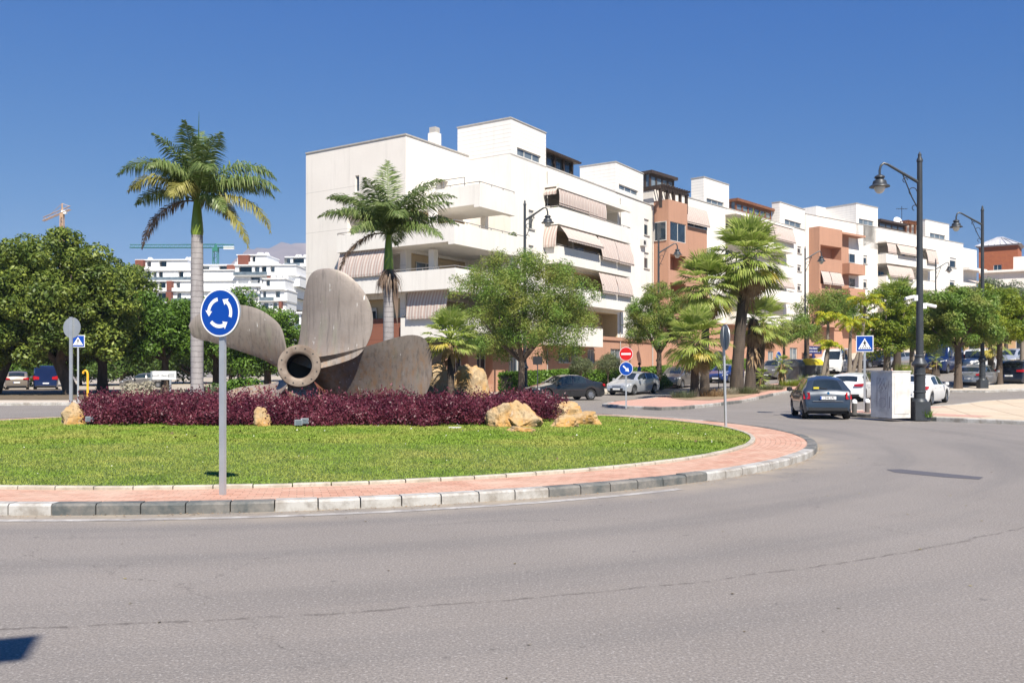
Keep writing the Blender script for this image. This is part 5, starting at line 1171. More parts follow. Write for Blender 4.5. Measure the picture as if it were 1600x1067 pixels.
def mountain():
    V = []; n, m = 120, 30; Y0 = 4800; mb = MB()
    prof = [(-400, 560), (250, 520), (300, 500), (345, 425), (365, 405), (385, 385), (410, 376), (440, 372), (470, 378), (500, 384), (560, 400), (700, 450), (900, 520), (1200, 560)]
    for i in range(n+1):
        px = -400+1600*i/n
        for a, b in zip(prof[:-1], prof[1:]):
            if a[0] <= px <= b[0]: py = a[1]+(b[1]-a[1])*(px-a[0])/(b[0]-a[0]); break
        for j in range(m+1):
            v = j/m; hh = (580-py)/FPX*Y0; x = (px-800)/FPX*Y0; y = Y0-2200*(1-v)+800*mn.noise(Vector((i*.12, v*3, 0)))*(1-v)
            z = hh*v**1.1*(1+.25*mn.fractal(Vector((x*.0025, y*.0016, 3)), 1, 2, 5)*(1-.55*v))+18*mn.fractal(Vector((x*.01, y*.006, 7)), 1, 2, 4)
            V.append((x, y, max(z, -20)-5))
    for i in range(n+1): V.append(((-400+1600*i/n-800)/FPX*Y0, Y0+1800, -20))
    W_ = m+1; F = [(i*W_+j, (i+1)*W_+j, (i+1)*W_+j+1, i*W_+j+1) for i in range(n) for j in range(m)]
    b = (n+1)*W_; F += [(i*W_+m, (i+1)*W_+m, b+i+1, b+i) for i in range(n)]
    mb.add(V, F); return tag(mb.build('mountain', mtmat, smooth=True, sharp=70), kind='structure')
mountain()
# terraced modern flats far away on the hill
far_white = plaster_mat('far_white_render', (.80, .80, .79), (.74, .74, .73)); far_brown = M('brown_cladding', (.20, .065, .04), (.16, .055, .035), .6, .8)
def terraced(x, y, rz, z0, floors, w, d, label, seed, group='terraced white flats on the far hill'):
    root = empty('terraced_flats', (x, y, z0), rz, label, 'apartment block', group); r = random.Random(seed)
    nf = len(floors)
    for k, (a, b, back, brown, wins) in enumerate(floors):
        zb, zt = k*3.1, k*3.1+3.1; mb = MB(); mp = front_map(back); ww = []
        hs = [(p, q, zb+.35, zb+2.65, .9) for p, q in wins]
        wall(mb, a, b, zb, zt-.25, hs, mp); shell(mb, a, b, back, d, zb, zt-.25, roof=False); mb.box(a-.15, b+.15, back-.5, d+.2, zt-.25, zt)
        if k < nf: mb.box(a-.2, b+.2, back-1.3, back-1.15, zb, zb+.85); mb.box(a-.2, b+.2, back-1.3, back, zb-.1, zb+.05)
        mb.build('storey', far_white, root)
        if k % 2: gp = MB(); gp.box(a, a+(b-a)*.55, back-1.38, back-1.32, zb+.1, zb+.95); gp.build('glass_balustrade', MT['glasslight'], root)
        for (p, q) in wins:
            p2 = MB(); p2.quad((p, back+.86, zb+.35), (q, back+.86, zb+.35), (q, back+.86, zb+2.65), (p, back+.86, zb+2.65)); p2.build('window', MT['carglass'] if r.random() < .6 else MT['glasslight'], root)
        for (p, q) in brown: p2 = MB(); p2.box(p, q, back-1.45, back+1.5, zb+.06, zt-.27); p2.build('brown_panel', far_brown, root)
    for k in range(3):
        xx = r.uniform(floors[-1][0]+1, floors[-1][1]-1); mb = MB(); mb.box(xx-.6, xx+.6, d*.6, d*.6+1, nf*3.1, nf*3.1+1.1); mb.box(xx-.4, xx+.4, d*.6+.1, d*.6+.9, nf*3.1+1.1, nf*3.1+1.35); mb.build('chimney', far_white, root)
# measured at 250 m: 5.5 pixels to the metre
def fx(px, Y=250): return (px-800)/FPX*Y
def fz(py, Y=250): return CAMH+(HOR-py)*Y/FPX
Z0 = fz(472)
def W_(*a): return [(fx(p)-X0, fx(q)-X0) for p, q in a]
X0 = fx(205)
terraced(X0, 250, R(-3), Z0-3.1, [(4, 36, 0, W_((268, 274)), W_((222, 231), (235, 244), (247, 256), (276, 282))), (2, 36, .8, W_((262, 270)), W_((225, 241), (245, 259), (276, 283))), (1, 36, 1.2, W_((262, 270)), W_((222, 231), (234, 244), (246, 257), (274, 280))), (0, 34, 2.2, [], W_((218, 231), (234, 240), (243, 250), (275, 283))), (0, 15, 3, W_((207, 220)), W_((222, 229), (242, 254)))], 40, 14, 'stepped white flats with a brown top corner, behind the tall palm', 1)
X0 = fx(270)
terraced(X0, 262, R(-3), fz(462, 262), [(0, 28, 1, [], W_((292, 300), (316, 328), (336, 350))), (0, 28, 1, [], W_((292, 300), (318, 326), (345, 352))), (0, 27.5, 1, W_((335, 350)), W_((289, 303), (319, 334)))], 30, 12, 'long low white flats with a flat roof just right of the tall palm', 2)
X0 = fx(371)
terraced(X0, 248, R(-3), fz(482, 248), [(0, 16, 0, W_((422, 427)), W_((376, 384), (386, 394), (396, 405), (408, 417))), (0, 17, .6, W_((422, 427)), W_((374, 384), (386, 394), (396, 405), (408, 418))), (0, 18, 1.0, W_((422, 427)), W_((373, 390), (393, 408), (411, 419))), (-.5, 17, 1.2, [], W_((374, 395), (399, 407), (410, 418), (424, 431))), (-.5, 8, 3, W_((372, 389)), W_((392, 397),))], 24, 14, 'stepped white flats with tall brown fins above the left propeller blade', 3)
X0 = fx(402)
terraced(X0, 275, R(-3), fz(462, 275), [(0, 18, 0, W_((472, 479)), W_((443, 452), (455, 466))), (0, 18, 0, [], W_((404, 415), (436, 446), (450, 460))), (0, 18, .6, [], W_((402, 420), (440, 460), (464, 476))), (1, 10, 2, [], W_((405, 416), (420, 440)))], 18, 12, 'white flats with a glazed rooftop storey at the far right of the hill', 4)
X0 = fx(425)
terraced(X0, 238, R(-3), fz(488, 238), [(0, 7, .5, W_((455, 459)), W_((429, 437), (444, 450))), (0, 7.2, .8, [], W_((428, 433), (447, 454))), (.5, 6.5, 1.2, [], W_((432, 438),))], 10, 10, 'small angled white house standing below the stepped flats', 5)
X0 = fx(452, 150)
terraced(X0, 150, R(-3), 5.5, [(0, 12, 0, [], [(1, 3), (4, 5.6)]), (0, 12, 0, [], [(.9, 1.7), (2, 2.8), (3.6, 5)])], 14, 8, 'plain low white house seen between the two upper propeller blades', 6)
# right-hand end: brick stair tower with a pale pyramid roof, white house
Yt = 150; tr_ = empty('brick_tower', (px2(1563, Yt), Yt, g(60, 110)-1), R(-35), 'red brick tower with a pale tiled pyramid roof at the far right', 'tower')
mb = MB(); zt_ = fz(388, Yt)-tr_.location.z; wall(mb, -2.9, 2.9, 0, zt_, [(-.7, .5, zt_-4.4, zt_-3.1, .15)], front_map(-2.9)); shell(mb, -2.9, 2.9, -2.9, 2.9, 0, zt_); mb.build('wall', M('red_brick_render', (.36, .12, .055), (.31, .10, .05), 2, .9), tr_)
window(tr_, front_map(-2.9), -.7, .5, zt_-4.4, zt_-3.1, .12, 1)
mb = MB(); mb.box(-3.1, 3.1, -3.1, 3.1, zt_, zt_+.2); e = zt_+.2; mb.add([(-3.4, -3.4, e), (3.4, -3.4, e), (3.4, 3.4, e), (-3.4, 3.4, e), (0, 0, e+1.7)], [(0, 1, 4), (1, 2, 4), (2, 3, 4), (3, 0, 4), (3, 2, 1, 0)]); 
for k in range(8):
    f = -3.2+k*.9; mb.tube([(f, -3.42, e+.04), (f*.12, -.3, e+1.64)], .07, 4); mb.tube([(-3.42, f, e+.04), (-.3, f*.12, e+1.64)], .07, 4)
mb.build('roof', M('pale_roof_tiles', (.50, .50, .52), (.40, .40, .43), 3, .8), tr_)
wh = empty('white_house', (px2(1610, 120), 120, 3.5), R(-30), 'white house with a stepped roof behind trees at the right edge', 'house'); mb = MB()
zh = fz(428, 120)-3.5; wall(mb, -5.5, 9, 0, zh, [(3, 4.5, zh-3, zh-1.6, .2), (-3.5, -2.2, zh-3.2, zh-1.8, .2)], front_map(-4)); shell(mb, -5.5, 9, -4, 6, 0, zh); mb.box(-6, 9.5, -4.5, 6.5, zh, zh+.3); mb.box(-2, 5, -2, 4, zh+.3, zh+2.2); mb.build('wall', MT['white'], wh)
window(wh, front_map(-4), 3, 4.5, zh-3, zh-1.6, .18, 1); window(wh, front_map(-4), -3.5, -2.2, zh-3.2, zh-1.8, .18, 1)
sh = empty('terracotta_house', (px2(1572, 105), 105, 2.6), R(-32), 'low sandy house front behind the right-hand parked cars', 'house'); mb = MB(); wall(mb, -6, 12, 0, 5.6, [(-4, -2.8, 1.2, 3.2, .2), (1, 2.2, 1.2, 3.2, .2)], front_map(0)); shell(mb, -6, 12, 0, 6, 0, 5.6); mb.build('wall', M('sandy_render', (.52, .36, .20), (.46, .31, .17), 1, .9), sh)
window(sh, front_map(0), -4, -2.8, 1.2, 3.2, .18, 1); window(sh, front_map(0), 1, 2.2, 1.2, 3.2, .18, 1)
# cranes
def crane(px, Y, ztop_px, zjib_px, a, b, mat, label, rz=0, tilt=0, jw=True):
    x = px2(px, Y); root = empty('tower_crane', (x, Y, 0), rz, label, 'crane'); zj = fz(zjib_px, Y); zt = fz(ztop_px, Y); w = .9 if jw else .45; mb = MB()
    for sx in (-w, w):
        for sy in (-w, w): mb.box(sx-.13, sx+.13, sy-.13, sy+.13, -5, zj)
    z = 0
    while z < zj-2:
        mb.tube([(-w, -w, z), (w, -w, z+1.8)], .1, 4); mb.tube([(w, -w, z+1.8), (-w, -w, z+3.6)], .1, 4); mb.tube([(-w, w, z), (-w, -w, z+1.8)], .1, 4); z += 3.6
    mb.build('mast', mat, root); mb = MB(); mb.tube([(0, 0, zj), (0, 0, zt)], [w*.9, .25], 4); mb.box(-w*1.2, w*1.2, -w*1.2, w*1.2, zj-1.6, zj); mb.build('cab', mat, root)
    mb = MB(); ja, jb = (a, b); T = lambda x_: zj+x_*tilt
    for yy in (-.5, .5): mb.tube([(ja, yy, T(ja)), (jb, yy, T(jb))], .16, 4)
    mb.tube([(ja, 0, T(ja)+1.2), (jb, 0, T(jb)+1.2)], .16, 4); n = int((jb-ja)/1.6)
    for k in range(n): u0 = ja+(jb-ja)*k/n; mb.tube([(u0, -.5, T(u0)), (u0+.8, 0, T(u0)+1.2), (u0+1.6, -.5, T(u0))], .07, 3)
    mb.tube([(0, 0, zt), (ja*.6, 0, T(ja*.6)+1.2)], .08, 3); mb.tube([(0, 0, zt), (jb*.9, 0, T(jb*.9)+1.2)], .08, 3); mb.build('jib', mat, root)
    cwx = jb-2 if abs(jb) < abs(ja) else ja+2; mb = MB(); mb.box(cwx-(2.2 if jb > 4 else .9), cwx+(2 if jb > 4 else .7), -.5, .5, T(cwx)-.7, T(cwx)+.5); mb.build('counterweight', far_white, root)
cg = M('crane_green', (.03, .19, .13), (.025, .15, .11), 1, .6); co_ = M('crane_orange', (.46, .30, .18), (.40, .26, .16), 1, .6)
crane(337, 360, 381, 387, -35, 7.5, cg, 'green tower crane with a long level jib behind the tall palm')
crane(97, 300, 318, 333, -6.5, 2.8, co_, 'pale orange tower crane above the left trees', tilt=.42, jw=False)
# ---------------------------------------------------------------- trees
T = tree
# ficus row on the left
T('ficus_tree', px2(112, 58), 58, 2.2, (-1.4, 0, 5.6), 5.3, 4.6, 5.0, 'broad dense dark green tree leaning over the left pavement, nearest of the dark clipped row', 'tree', 'dense ficus trees on the left', nb=170, br=.92, nl=75000, size=.24, tr=.42, seed=1, lean=(-.9, 0), low=-.74)
T('ficus_tree', px2(-10, 60), 60, 2.2, (1.0, 0, 5.6), 4.9, 4.4, 4.8, 'dense green tree cut off by the left edge of the photo', 'tree', 'dense ficus trees on the left', nb=140, br=.92, nl=55000, size=.24, tr=.4, seed=2, lean=(.9, 0), low=-.74)
T('ficus_tree', px2(160, 63), 63, 2.2, (.1, 0, 5.2), 4.1, 4.0, 4.3, 'dense green tree on an upright trunk right of the yellow pipe', 'tree', 'dense ficus trees on the left', nb=120, br=.9, nl=45000, size=.24, tr=.36, seed=3, low=-.76)
T('ficus_tree', px2(258, 64), 64, 2.5, (-.6, 0, 4.1), 3.4, 3.4, 3.1, 'lower bright green tree behind the white sign board, left of the tall palm trunk', 'tree', 'dense ficus trees on the left', nb=70, br=.95, nl=32000, size=.22, tr=.28, seed=4, leaf='ficus2', low=-.5)
T('ficus_tree', px2(338, 66), 66, 2.6, (.3, 0, 4.4), 3.6, 3.4, 3.2, 'taller loose green tree behind the blue roundabout sign', 'tree', 'dense ficus trees on the left', nb=64, br=1.0, nl=30000, size=.22, tr=.28, seed=5, leaf='ficus2', low=-.5)
T('ficus_tree', px2(418, 62), 62, 2.4, (-.2, 0, 3.3), 2.9, 2.8, 2.5, 'low green tree filling the gap above the left propeller blade', 'tree', 'dense ficus trees on the left', nb=56, br=.85, nl=24000, size=.2, tr=.25, seed=6, leaf='ficus2', low=-.7)
T('ficus_tree', px2(375, 74), 74, 3, (0, 0, 5.0), 3.2, 3, 2.3, 'green crown rising just right of the blue roundabout sign', 'tree', 'dense ficus trees on the left', nb=50, br=1.0, nl=20000, size=.24, tr=.25, seed=7, leaf='ficus2')
for k, (px, Y, h_) in enumerate(((20, 92, 5.0), (70, 96, 5.5), (125, 98, 5.2), (190, 95, 5.5), (240, 100, 5), (-40, 95, 5.5), (300, 98, 5.2), (360, 96, 5.0), (420, 99, 5.4))):
    T('broadleaf_tree', px2(px, Y), Y, 1.0, (0, 0, h_*.5), 4.4, 3, h_*.52, ['bright small tree seen under the ficus canopy above the tan parked car', 'bright tree behind the blue parked van', 'sunlit tree seen between the far left trunks', 'green tree behind the yellow pipe and upright trunk', 'green tree far behind the white sign board', 'tree beyond the white van at the left edge', 'green tree behind the tall palm trunk, under the ficus crowns', 'green tree low behind the roundabout sign post', 'green tree low behind the propeller hub'][k], 'tree', 'trees beyond the left car park', nb=40, br=1.1, nl=9000, size=.34, tr=.2, seed=40+k, leaf='ficus2' if k < 2 else 'farg', low=-.8)
# feathery street trees along the block
T('feathery_street_tree', px2(815, 49.5), 49.5, 2.2, (-.05, 0, 5.0), 4.55, 4.0, 3.3, 'big feathery green street tree in front of the nearest block', 'tree', 'feathery street trees', nb=150, br=.72, nl=95000, size=.13, leaf='feather', tr=.2, seed=11, low=-.85, aspect=.32, shell=.15, limbs=9)
T('feathery_street_tree', px2(1030, 63), 63, 2.6, (-.1, 0, 4.8), 3.0, 2.8, 2.7, 'feathery street tree between the silver and the grey parked cars', 'tree', 'feathery street trees', nb=90, br=.58, nl=42000, size=.14, leaf='feather', tr=.19, seed=12, low=-.7, aspect=.3, shell=.2)
T('feathery_street_tree', px2(1262, 84), 84, 3.6, (1.8, 0, 5.8), 3.4, 2.8, 1.9, 'feathery tree behind the golden palms and recycling bins', 'tree', 'feathery street trees', nb=50, br=.8, nl=16000, size=.2, leaf='feather', tr=.16, seed=13, low=-.5, aspect=.3, shell=.2)
T('feathery_street_tree', px2(1225, 80), 80, 3.0, (1.0, 0, 3.6), 2.4, 2.2, 1.7, 'low feathery tree just right of the great fan palms', 'tree', 'feathery street trees', nb=40, br=.65, nl=12000, size=.18, leaf='feather', tr=.13, seed=14, aspect=.3, shell=.2)
T('street_tree', px2(1497, 54.8), 54.8, 2.7, (-.2, 0, 4.1), 2.7, 2.5, 2.2, 'round green tree on a thick dark trunk in front of the silver hatchback', 'tree', 'street trees on the tree island', nb=80, br=.6, nl=36000, size=.16, leaf='feather', tr=.22, seed=15, low=-.8, aspect=.4, shell=.3)
T('street_tree', px2(1562, 58.8), 58.8, 2.9, (.1, 0, 4.2), 3.0, 2.6, 2.4, 'round yellow green tree between the silver hatchback and the dark car', 'tree', 'street trees on the tree island', nb=80, br=.62, nl=36000, size=.16, leaf='yellowg', tr=.19, seed=16, low=-.8, aspect=.4, shell=.3)
T('street_tree', px2(1625, 60), 60, 2.9, (0, 0, 4.2), 2.6, 2.6, 2.0, 'green tree cut off by the right edge above the dark car', 'tree', 'street trees on the tree island', nb=44, br=.75, nl=16000, size=.18, leaf='feather', tr=.2, seed=17, low=-.5, aspect=.4, shell=.3)
T('flowering_tree', px2(1386, 72), 72, 2.2, (.1, 0, 4.3), 2.4, 2.2, 3.3, 'tall yellow green tree with thin pale stems behind the white cabinet', 'tree', None, nb=60, br=.65, nl=20000, size=.2, leaf='yellowg', bark='paletrunk', tr=.3, seed=18, low=-.8, aspect=.4, shell=.3)
T('flowering_tree', px2(1425, 73), 73, 2.2, (.2, 0, 3.8), 1.9, 1.8, 2.5, 'yellow green tree directly behind the tall near lamp post', 'tree', None, nb=44, br=.62, nl=14000, size=.2, leaf='yellowg', bark='paletrunk', tr=.22, seed=19, low=-.8, aspect=.4, shell=.3)
T('grey_green_tree', px2(1560, 98), 98, 2.5, (0, 0, 5.6), 4.4, 3, 3.0, 'hazy grey green tree below the red brick tower', 'tree', None, nb=50, br=1.0, nl=14000, size=.28, leaf='greyg', tr=.2, seed=20, low=-.5, aspect=.4, shell=.3)
T('feathery_street_tree', px2(1455, 92), 92, 3, (0, 0, 5.0), 2.8, 2.5, 2.2, 'feathery tree behind the blue van', 'tree', 'feathery street trees', nb=40, br=.8, nl=12000, size=.22, leaf='feather', tr=.16, seed=21, aspect=.35, shell=.3)
# clipped olives and hedges before the flats
def ball(px, Y, r_, label, seed): x = px2(px, Y); shrub('clipped_olive', x, Y, g(x, Y)+.12, r_*1.05, r_*1.05, r_*.92, label, 'clipped tree', 'olive', 'clipped olive balls before the pink wall', nl=9000, size=.08, nb=30, br=r_*.4, seed=seed, stem=1.0)
ball(908, 62.5, .86, 'smaller clipped olive ball, left of its larger neighbour', 31); ball(950, 63.5, 1.05, 'larger clipped olive ball left of the no entry sign', 32); ball(1085, 77, .95, 'clipped olive ball far behind the front fan palm', 33)
def hedge(p0, p1, w, h, label, n):
    a, b = Vector(p0), Vector(p1); L = (b-a).length; ang = atan2(b.y-a.y, b.x-a.x); c = (a+b)/2; root = empty('clipped_hedge', (c.x, c.y, g(c.x, c.y)+.12), ang, label, 'hedge', 'clipped hedges before the flats')
    r = np.random.RandomState(int(L*10)); P = np.stack([r.uniform(-L/2, L/2, n), r.uniform(-w/2, w/2, n), r.uniform(.02, h, n)], 1); f = r.randint(0, 3, n); sg = np.sign(r.randn(n))
    P[f == 0, 1] = (sg*w/2)[f == 0]; P[f == 1, 2] = h; P += r.randn(n, 3)*.05; slope = g(b.x, b.y)-g(a.x, a.y); P[:, 2] += P[:, 0]/L*slope
    nn = r.randn(n, 3); nn /= np.linalg.norm(nn, axis=1)[:, None]; t = np.cross(nn, r.randn(n, 3)); t /= np.linalg.norm(t, axis=1)[:, None]; bb = np.cross(nn, t); s = (.07+.06*r.rand(n))[:, None]
    npmesh('foliage', np.stack([P-t*s, P+bb*s*.6, P+t*s, P-bb*s*.6], 1), 4, L_['hedge'], root, r.rand(n)); mb = MB(); z_ = slope
    mb.add([(-L/2+.1, -w/2+.08, -z_/2), (L/2-.1, -w/2+.08, z_/2), (L/2-.1, w/2-.08, z_/2), (-L/2+.1, w/2-.08, -z_/2), (-L/2+.1, -w/2+.08, h-.1-z_/2), (L/2-.1, -w/2+.08, h-.1+z_/2), (L/2-.1, w/2-.08, h-.1+z_/2), (-L/2+.1, w/2-.08, h-.1-z_/2)], [(4, 5, 6, 7), (0, 1, 5, 4), (1, 2, 6, 5), (2, 3, 7, 6), (3, 0, 4, 7)]); mb.build('branches', MT['darkearth'], root)
def alongA(u_, n_): p = OA+dirA(AA)*u_+nrmA(AA)*n_; return (p.x, p.y, 0)
def alongB(u_, n_): p = OB+dirA(AB)*u_+nrmA(AB)*n_; return (p.x, p.y, 0)
hedge(alongA(-6, 3.6), alongA(3.5, 3.6), 1.1, 1.35, 'long clipped green hedge behind the black car', 16000); hedge(alongA(4.2, 3.6), alongA(13, 3.6), 1.1, 1.2, 'clipped hedge between the silver and the grey parked cars', 11000)
hedge(alongA(13.6, 3.6), alongA(20, 3.6), 1.1, 1.1, 'clipped hedge behind the front fan palm', 8000); hedge(alongB(2, 3.6), alongB(12, 3.6), 1.1, 1.1, 'clipped hedge behind the bright blue car', 8000)
xq = px2(1033, 60.5); shrub('roadside_bush', xq, 60.5, g(xq, 60.5)+.1, .75, .7, .65, 'bush round the foot of the street tree beside the silver car', 'bush', 'ficus2', nl=4500, size=.09, nb=18, br=.3, seed=35)
# fan palms on the splitter island
G_ = 'fan palms on the splitter island'
fan_palm(px2(1085, 50.5), 50.5, 3.2, 2.35, 'short fan palm with a brown shaggy trunk at the front of the planted strip', G_, 44, .25, 1, .9, (.1, 0))
fan_palm(px2(1101, 54), 54, 6.6, 2.5, 'fan palm with a slim trunk behind the front one, its crown left of the tallest', G_, 56, .27, 2, 1.0, (.1, 0))
fan_palm(px2(1151, 54.5), 54.5, 8.3, 3.0, 'tallest fan palm with a thick shaggy trunk', G_, 64, .38, 3, 2.0, (.7, 0))
fan_palm(px2(1172, 56.5), 56.5, 4.6, 1.9, 'dark trunked fan palm hidden behind the right of the tallest trunk', G_, 20, .33, 4, 1.8, (.2, 0))
fan_palm(px2(1186, 60), 60, 4.4, 2.3, 'medium fan palm with yellow lower leaves right of the tallest trunk', G_, 36, .3, 5, .6, (.3, 0), yellow=5)
fan_palm(px2(1222, 63), 63, 1.5, .9, 'young yellowish fan palm behind the small blue arrow sign', G_, 18, .22, 6, .4)
fan_palm(px2(1190, 59), 59, .75, .8, 'dwarf palm plant left of the small blue arrow sign', G_, 16, .13, 7, .1)
fan_palm(px2(1402, 78), 78, 6.0, 3.0, 'broad fan palm rising behind the yellow green tree', G_, 36, .32, 8, 1.2)
fan_palm(px2(1462, 72.5), 72.5, 1.15, .7, 'tiny fan palm in front of the blue van', G_, 14, .3, 9, .1)
fan_palm(px2(1548, 76), 76, 2.5, 2.0, 'fan palm behind the silver hatchback and the street trees', G_, 22, .25, 10, .4)
fan_palm(px2(1572, 92), 92, 6.2, 1.7, 'distant fan palm head beside the white house', G_, 20, .2, 11, .4)
# golden feather palms
def gold(px, Y, h, n, ln, label, seed, lean=0, twin=None):
    x = px2(px, Y); root = empty('golden_palm', (x, Y, g(x, Y)+.14), 0, label, 'palm tree', 'golden feather palms'); mb = MB(); mb.tube([(0, 0, -.1), (lean*.3, 0, h*.4), (lean*.75, 0, h*.8), (lean, 0, h)], [.19, .15, .12, .1], 8); mb.build('trunk', L_['paletrunk'], root, smooth=True)
    for i in range(n): f = i/n; frond(root, L_['goldpalm'], (lean, 0, h), i*2.399+seed, R(75-45*f), ln*(.85+.15*sin(i*3)), R(110+25*f), 30, .5, .06, .75, .5, seed*90+i, petr=.022)
gold(1292, 66, 4.6, 10, 1.7, 'golden palm with a small ring crown left of the others', 1, .1); gold(1284, 64, 2.6, 9, 1.45, 'short golden palm below the ring crown one', 2, .5)
gold(1327, 65, 4.1, 13, 2.2, 'golden palm on an upright trunk in front of the white van', 3, .1); gold(1342, 68, 5.7, 13, 2.3, 'tallest golden palm above the crossing sign', 4, .5)
gold(1330, 72, 3.9, 11, 2.1, 'golden palm leaning behind the crossing sign', 5, 1.4); 
xq = px2(1600, 66); gold(1597, 66, 4.2, 10, 1.9, 'yellow palm cut off by the right edge', 6, 0)
# low dry plants in the bed
fan_palm(small_palm_at[0]+.02, small_palm_at[1]-.75, 2.25, 1.05, 'small spiky palm between the propeller and the pale boulders', None, 34, .11, 15, .12, span=1.7, z0=lawn_z(*small_palm_at))
rs = np.random.RandomState(8)
def tuft(px, Y, r_, h, label, mat, seed, n=260):
    x = px2(px, Y); r = np.random.RandomState(seed); a = r.rand(n)*2*pi; q = r_*r.rand(n)**.5; B0 = np.stack([q*np.cos(a), q*np.sin(a), np.zeros(n)], 1); E_ = B0*1.35+np.stack([r.randn(n)*.08, r.randn(n)*.08, h*(.5+.6*r.rand(n))], 1); w = np.stack([-np.sin(a), np.cos(a), np.zeros(n)], 1)*.02
    o = npmesh('dry_grass_tuft', np.stack([B0-w, B0+w, E_], 1), 3, L_[mat], None, r.rand(n)); o.location = (x, Y, g(x, Y)+.14); tag(o, label, 'grass tuft', 'ornamental grass tufts on the splitter island')
for k, (px, Y, r_, h_, m_, lb) in enumerate(((1068, 50, .7, .45, 'greyg', 'grey grass tuft at the left of the front fan palm foot'), (1112, 51, .8, .5, 'skirt', 'straw coloured tuft right of the front fan palm foot'), (1140, 53.2, .6, .4, 'dryw', 'dry tuft left of the thick trunk foot'), (1166, 53.6, .8, .45, 'olive', 'olive green tuft at the thick trunk foot'), (1206, 57.5, .8, .4, 'olive', 'low tuft right of the dwarf palm'), (1240, 62, .9, .5, 'yellowg', 'yellow green tuft beside the bins'), (1272, 63, 1.0, .75, 'yellowg', 'yellow mound of grass behind the small dark car'), (1300, 64, .9, .7, 'yellowg', 'yellow mound of grass under the short golden palm'), (1358, 70, 1.0, .7, 'olive', 'grass mound behind the crossing sign'), (1413, 70, .6, 1.2, 'yellowg', 'tall yellow tuft behind the white cabinet'), (1440, 76, 1.0, .5, 'skirt', 'dry tuft left of the tiny fan palm'), (1480, 78, 1.0, .5, 'skirt', 'dry tuft right of the tiny fan palm'))):
    tuft(px, Y, r_, h_, lb, m_, 60+k, 420)
tuft(1449, 29.15, .16, .28, 'small green weed at the foot of the near lamp post', 'hedge', 90, 120)
# ---------------------------------------------------------------- street lamps
def street_lamp(px, Y, h, arm, label, side=-1, base_r=.25, heavy=True, z0=None, rz=0, s=1.0, cams=False, x=None):
    x = px2(px, Y) if x is None else x; z0 = g(x, Y)+.12 if z0 is None else z0; root = empty('street_lamp', (x, Y, z0), rz, label, 'street lamp', 'street lamps')
    mb = MB(); b = base_r
    mb.box(-b, b, -b, b, -.1, .52); mb.build('plinth', MT['lamp'], root)
    mb = MB(); p = [(b*.98, .52), (b*.8, .60), (b*.72, .62), (b*.72, .80), (b*.80, .82), (b*.80, .85), (b*.7, .87), (b*.7, 1.38), (b*.78, 1.40), (b*.78, 1.43), (b*.70, 1.45), (b*.70, 1.66), (b*.98, 1.72), (b*1.02, 1.77), (b*.68, 1.90), (b*.58, 1.96), (b*.62, 2.03), (b*.48, 2.07), (b*.46, 2.5), (b*.40, h*.55), (b*.33, h-.35), (b*.40, h-.34), (b*.40, h-.28), (b*.22, h-.18), (b*.24, h-.1), (.001, h)]
    mb.lathe(p, n=14); mb.build('pole', MT['lamp'], root, smooth=True, sharp=30)
    t = arm; za = h-1.05*s; pts = [(0, 0, za)]
    pts += [(side*t*f, 0, za+.62*s*f/.8) for f in (.4, .8)] + [(side*t*.9, 0, za+.66*s), (side*t*.97, 0, za+.58*s), (side*t, 0, za+.42*s), (side*t, 0, za+.2*s)]
    mb = MB(); mb.tube(pts, [.055*s, .05*s, .042*s, .04*s, .04*s, .04*s, .04*s], 8); mb.build('arm', MT['lamp'], root, smooth=True)
    mb = MB(); mb.tube([(0, 0, za-.95*s), (side*t*.2, 0, za-.45*s), (side*t*.42, 0, za+.28*s)], .02*s, 5)
    for cx_, cz_, r_ in ((side*t*.17, za-.28*s, .13*s), (side*t*.12, za-.82*s, .09*s), (side*t*.36, za+.1*s, .08*s)): mb.tube([(cx_+r_*cos(a), 0, cz_+r_*sin(a)) for a in [i*.5 for i in range(10)]], .014*s, 4)
    mb.build('scroll_bracket', MT['lamp'], root)
    X, Z = side*t, za+.2*s; l = MB(); l.lathe([(.05*s, .08*s), (.09*s, .07*s), (.16*s, .02*s), (.17*s, -.02*s), (.13*s, -.05*s), (.13*s, -.09*s), (.20*s, -.12*s), (.22*s, -.18*s), (.23*s, -.24*s), (.32*s, -.30*s), (.33*s, -.33*s), (.18*s, -.31*s)], (X, 0, Z), 20); hd = l.build('lamp_head', MT['lamp'], root, smooth=True, sharp=30)
    l = MB(); l.lathe([(.17*s, -.31*s), (.175*s, -.38*s), (.14*s, -.47*s), (.08*s, -.53*s), (.001, -.55*s)], (X, 0, Z), 16); l.build('globe', MT['lampglass'], hd, smooth=True)
    if cams:
        for (sd, zc, dy) in ((-1, 3.98, -.1), (1, 3.72, -.05)):
            c = MB(); c.box(sd*.09, sd*.2, -.07, .07, zc-.12, zc+.06); cb_ = c.build('camera_bracket', MT['swhite'], root); c = MB(); c.tube([(sd*.18, -.02, zc+.02), (sd*.52, dy, zc-.08+.02)], .055, 8); c.build('security_camera', MT['swhite'], cb_)
    return root
xL = px2(1437, 29.3)
street_lamp(1437, 29.3, 1.65+(580-237)*29.3/FPX-.128, 1.33, 'tall dark street lamp with two white cameras, nearest the roundabout', -1, .25, z0=.128, cams=True, s=1.0)
street_lamp(1535, 54.5, 11.3, 1.62, 'dark street lamp on the tree island, arm reaching left over the trees', -1, .25, s=1.15)
street_lamp(820, 56, 12.4, 1.45, 'dark street lamp rising from the big feathery tree, arm to the right', 1, .24, s=1.25)
street_lamp(1029, 75, 12.2, 1.6, 'dark street lamp with its arm to the right before the terracotta bay', 1, .24, s=1.25)
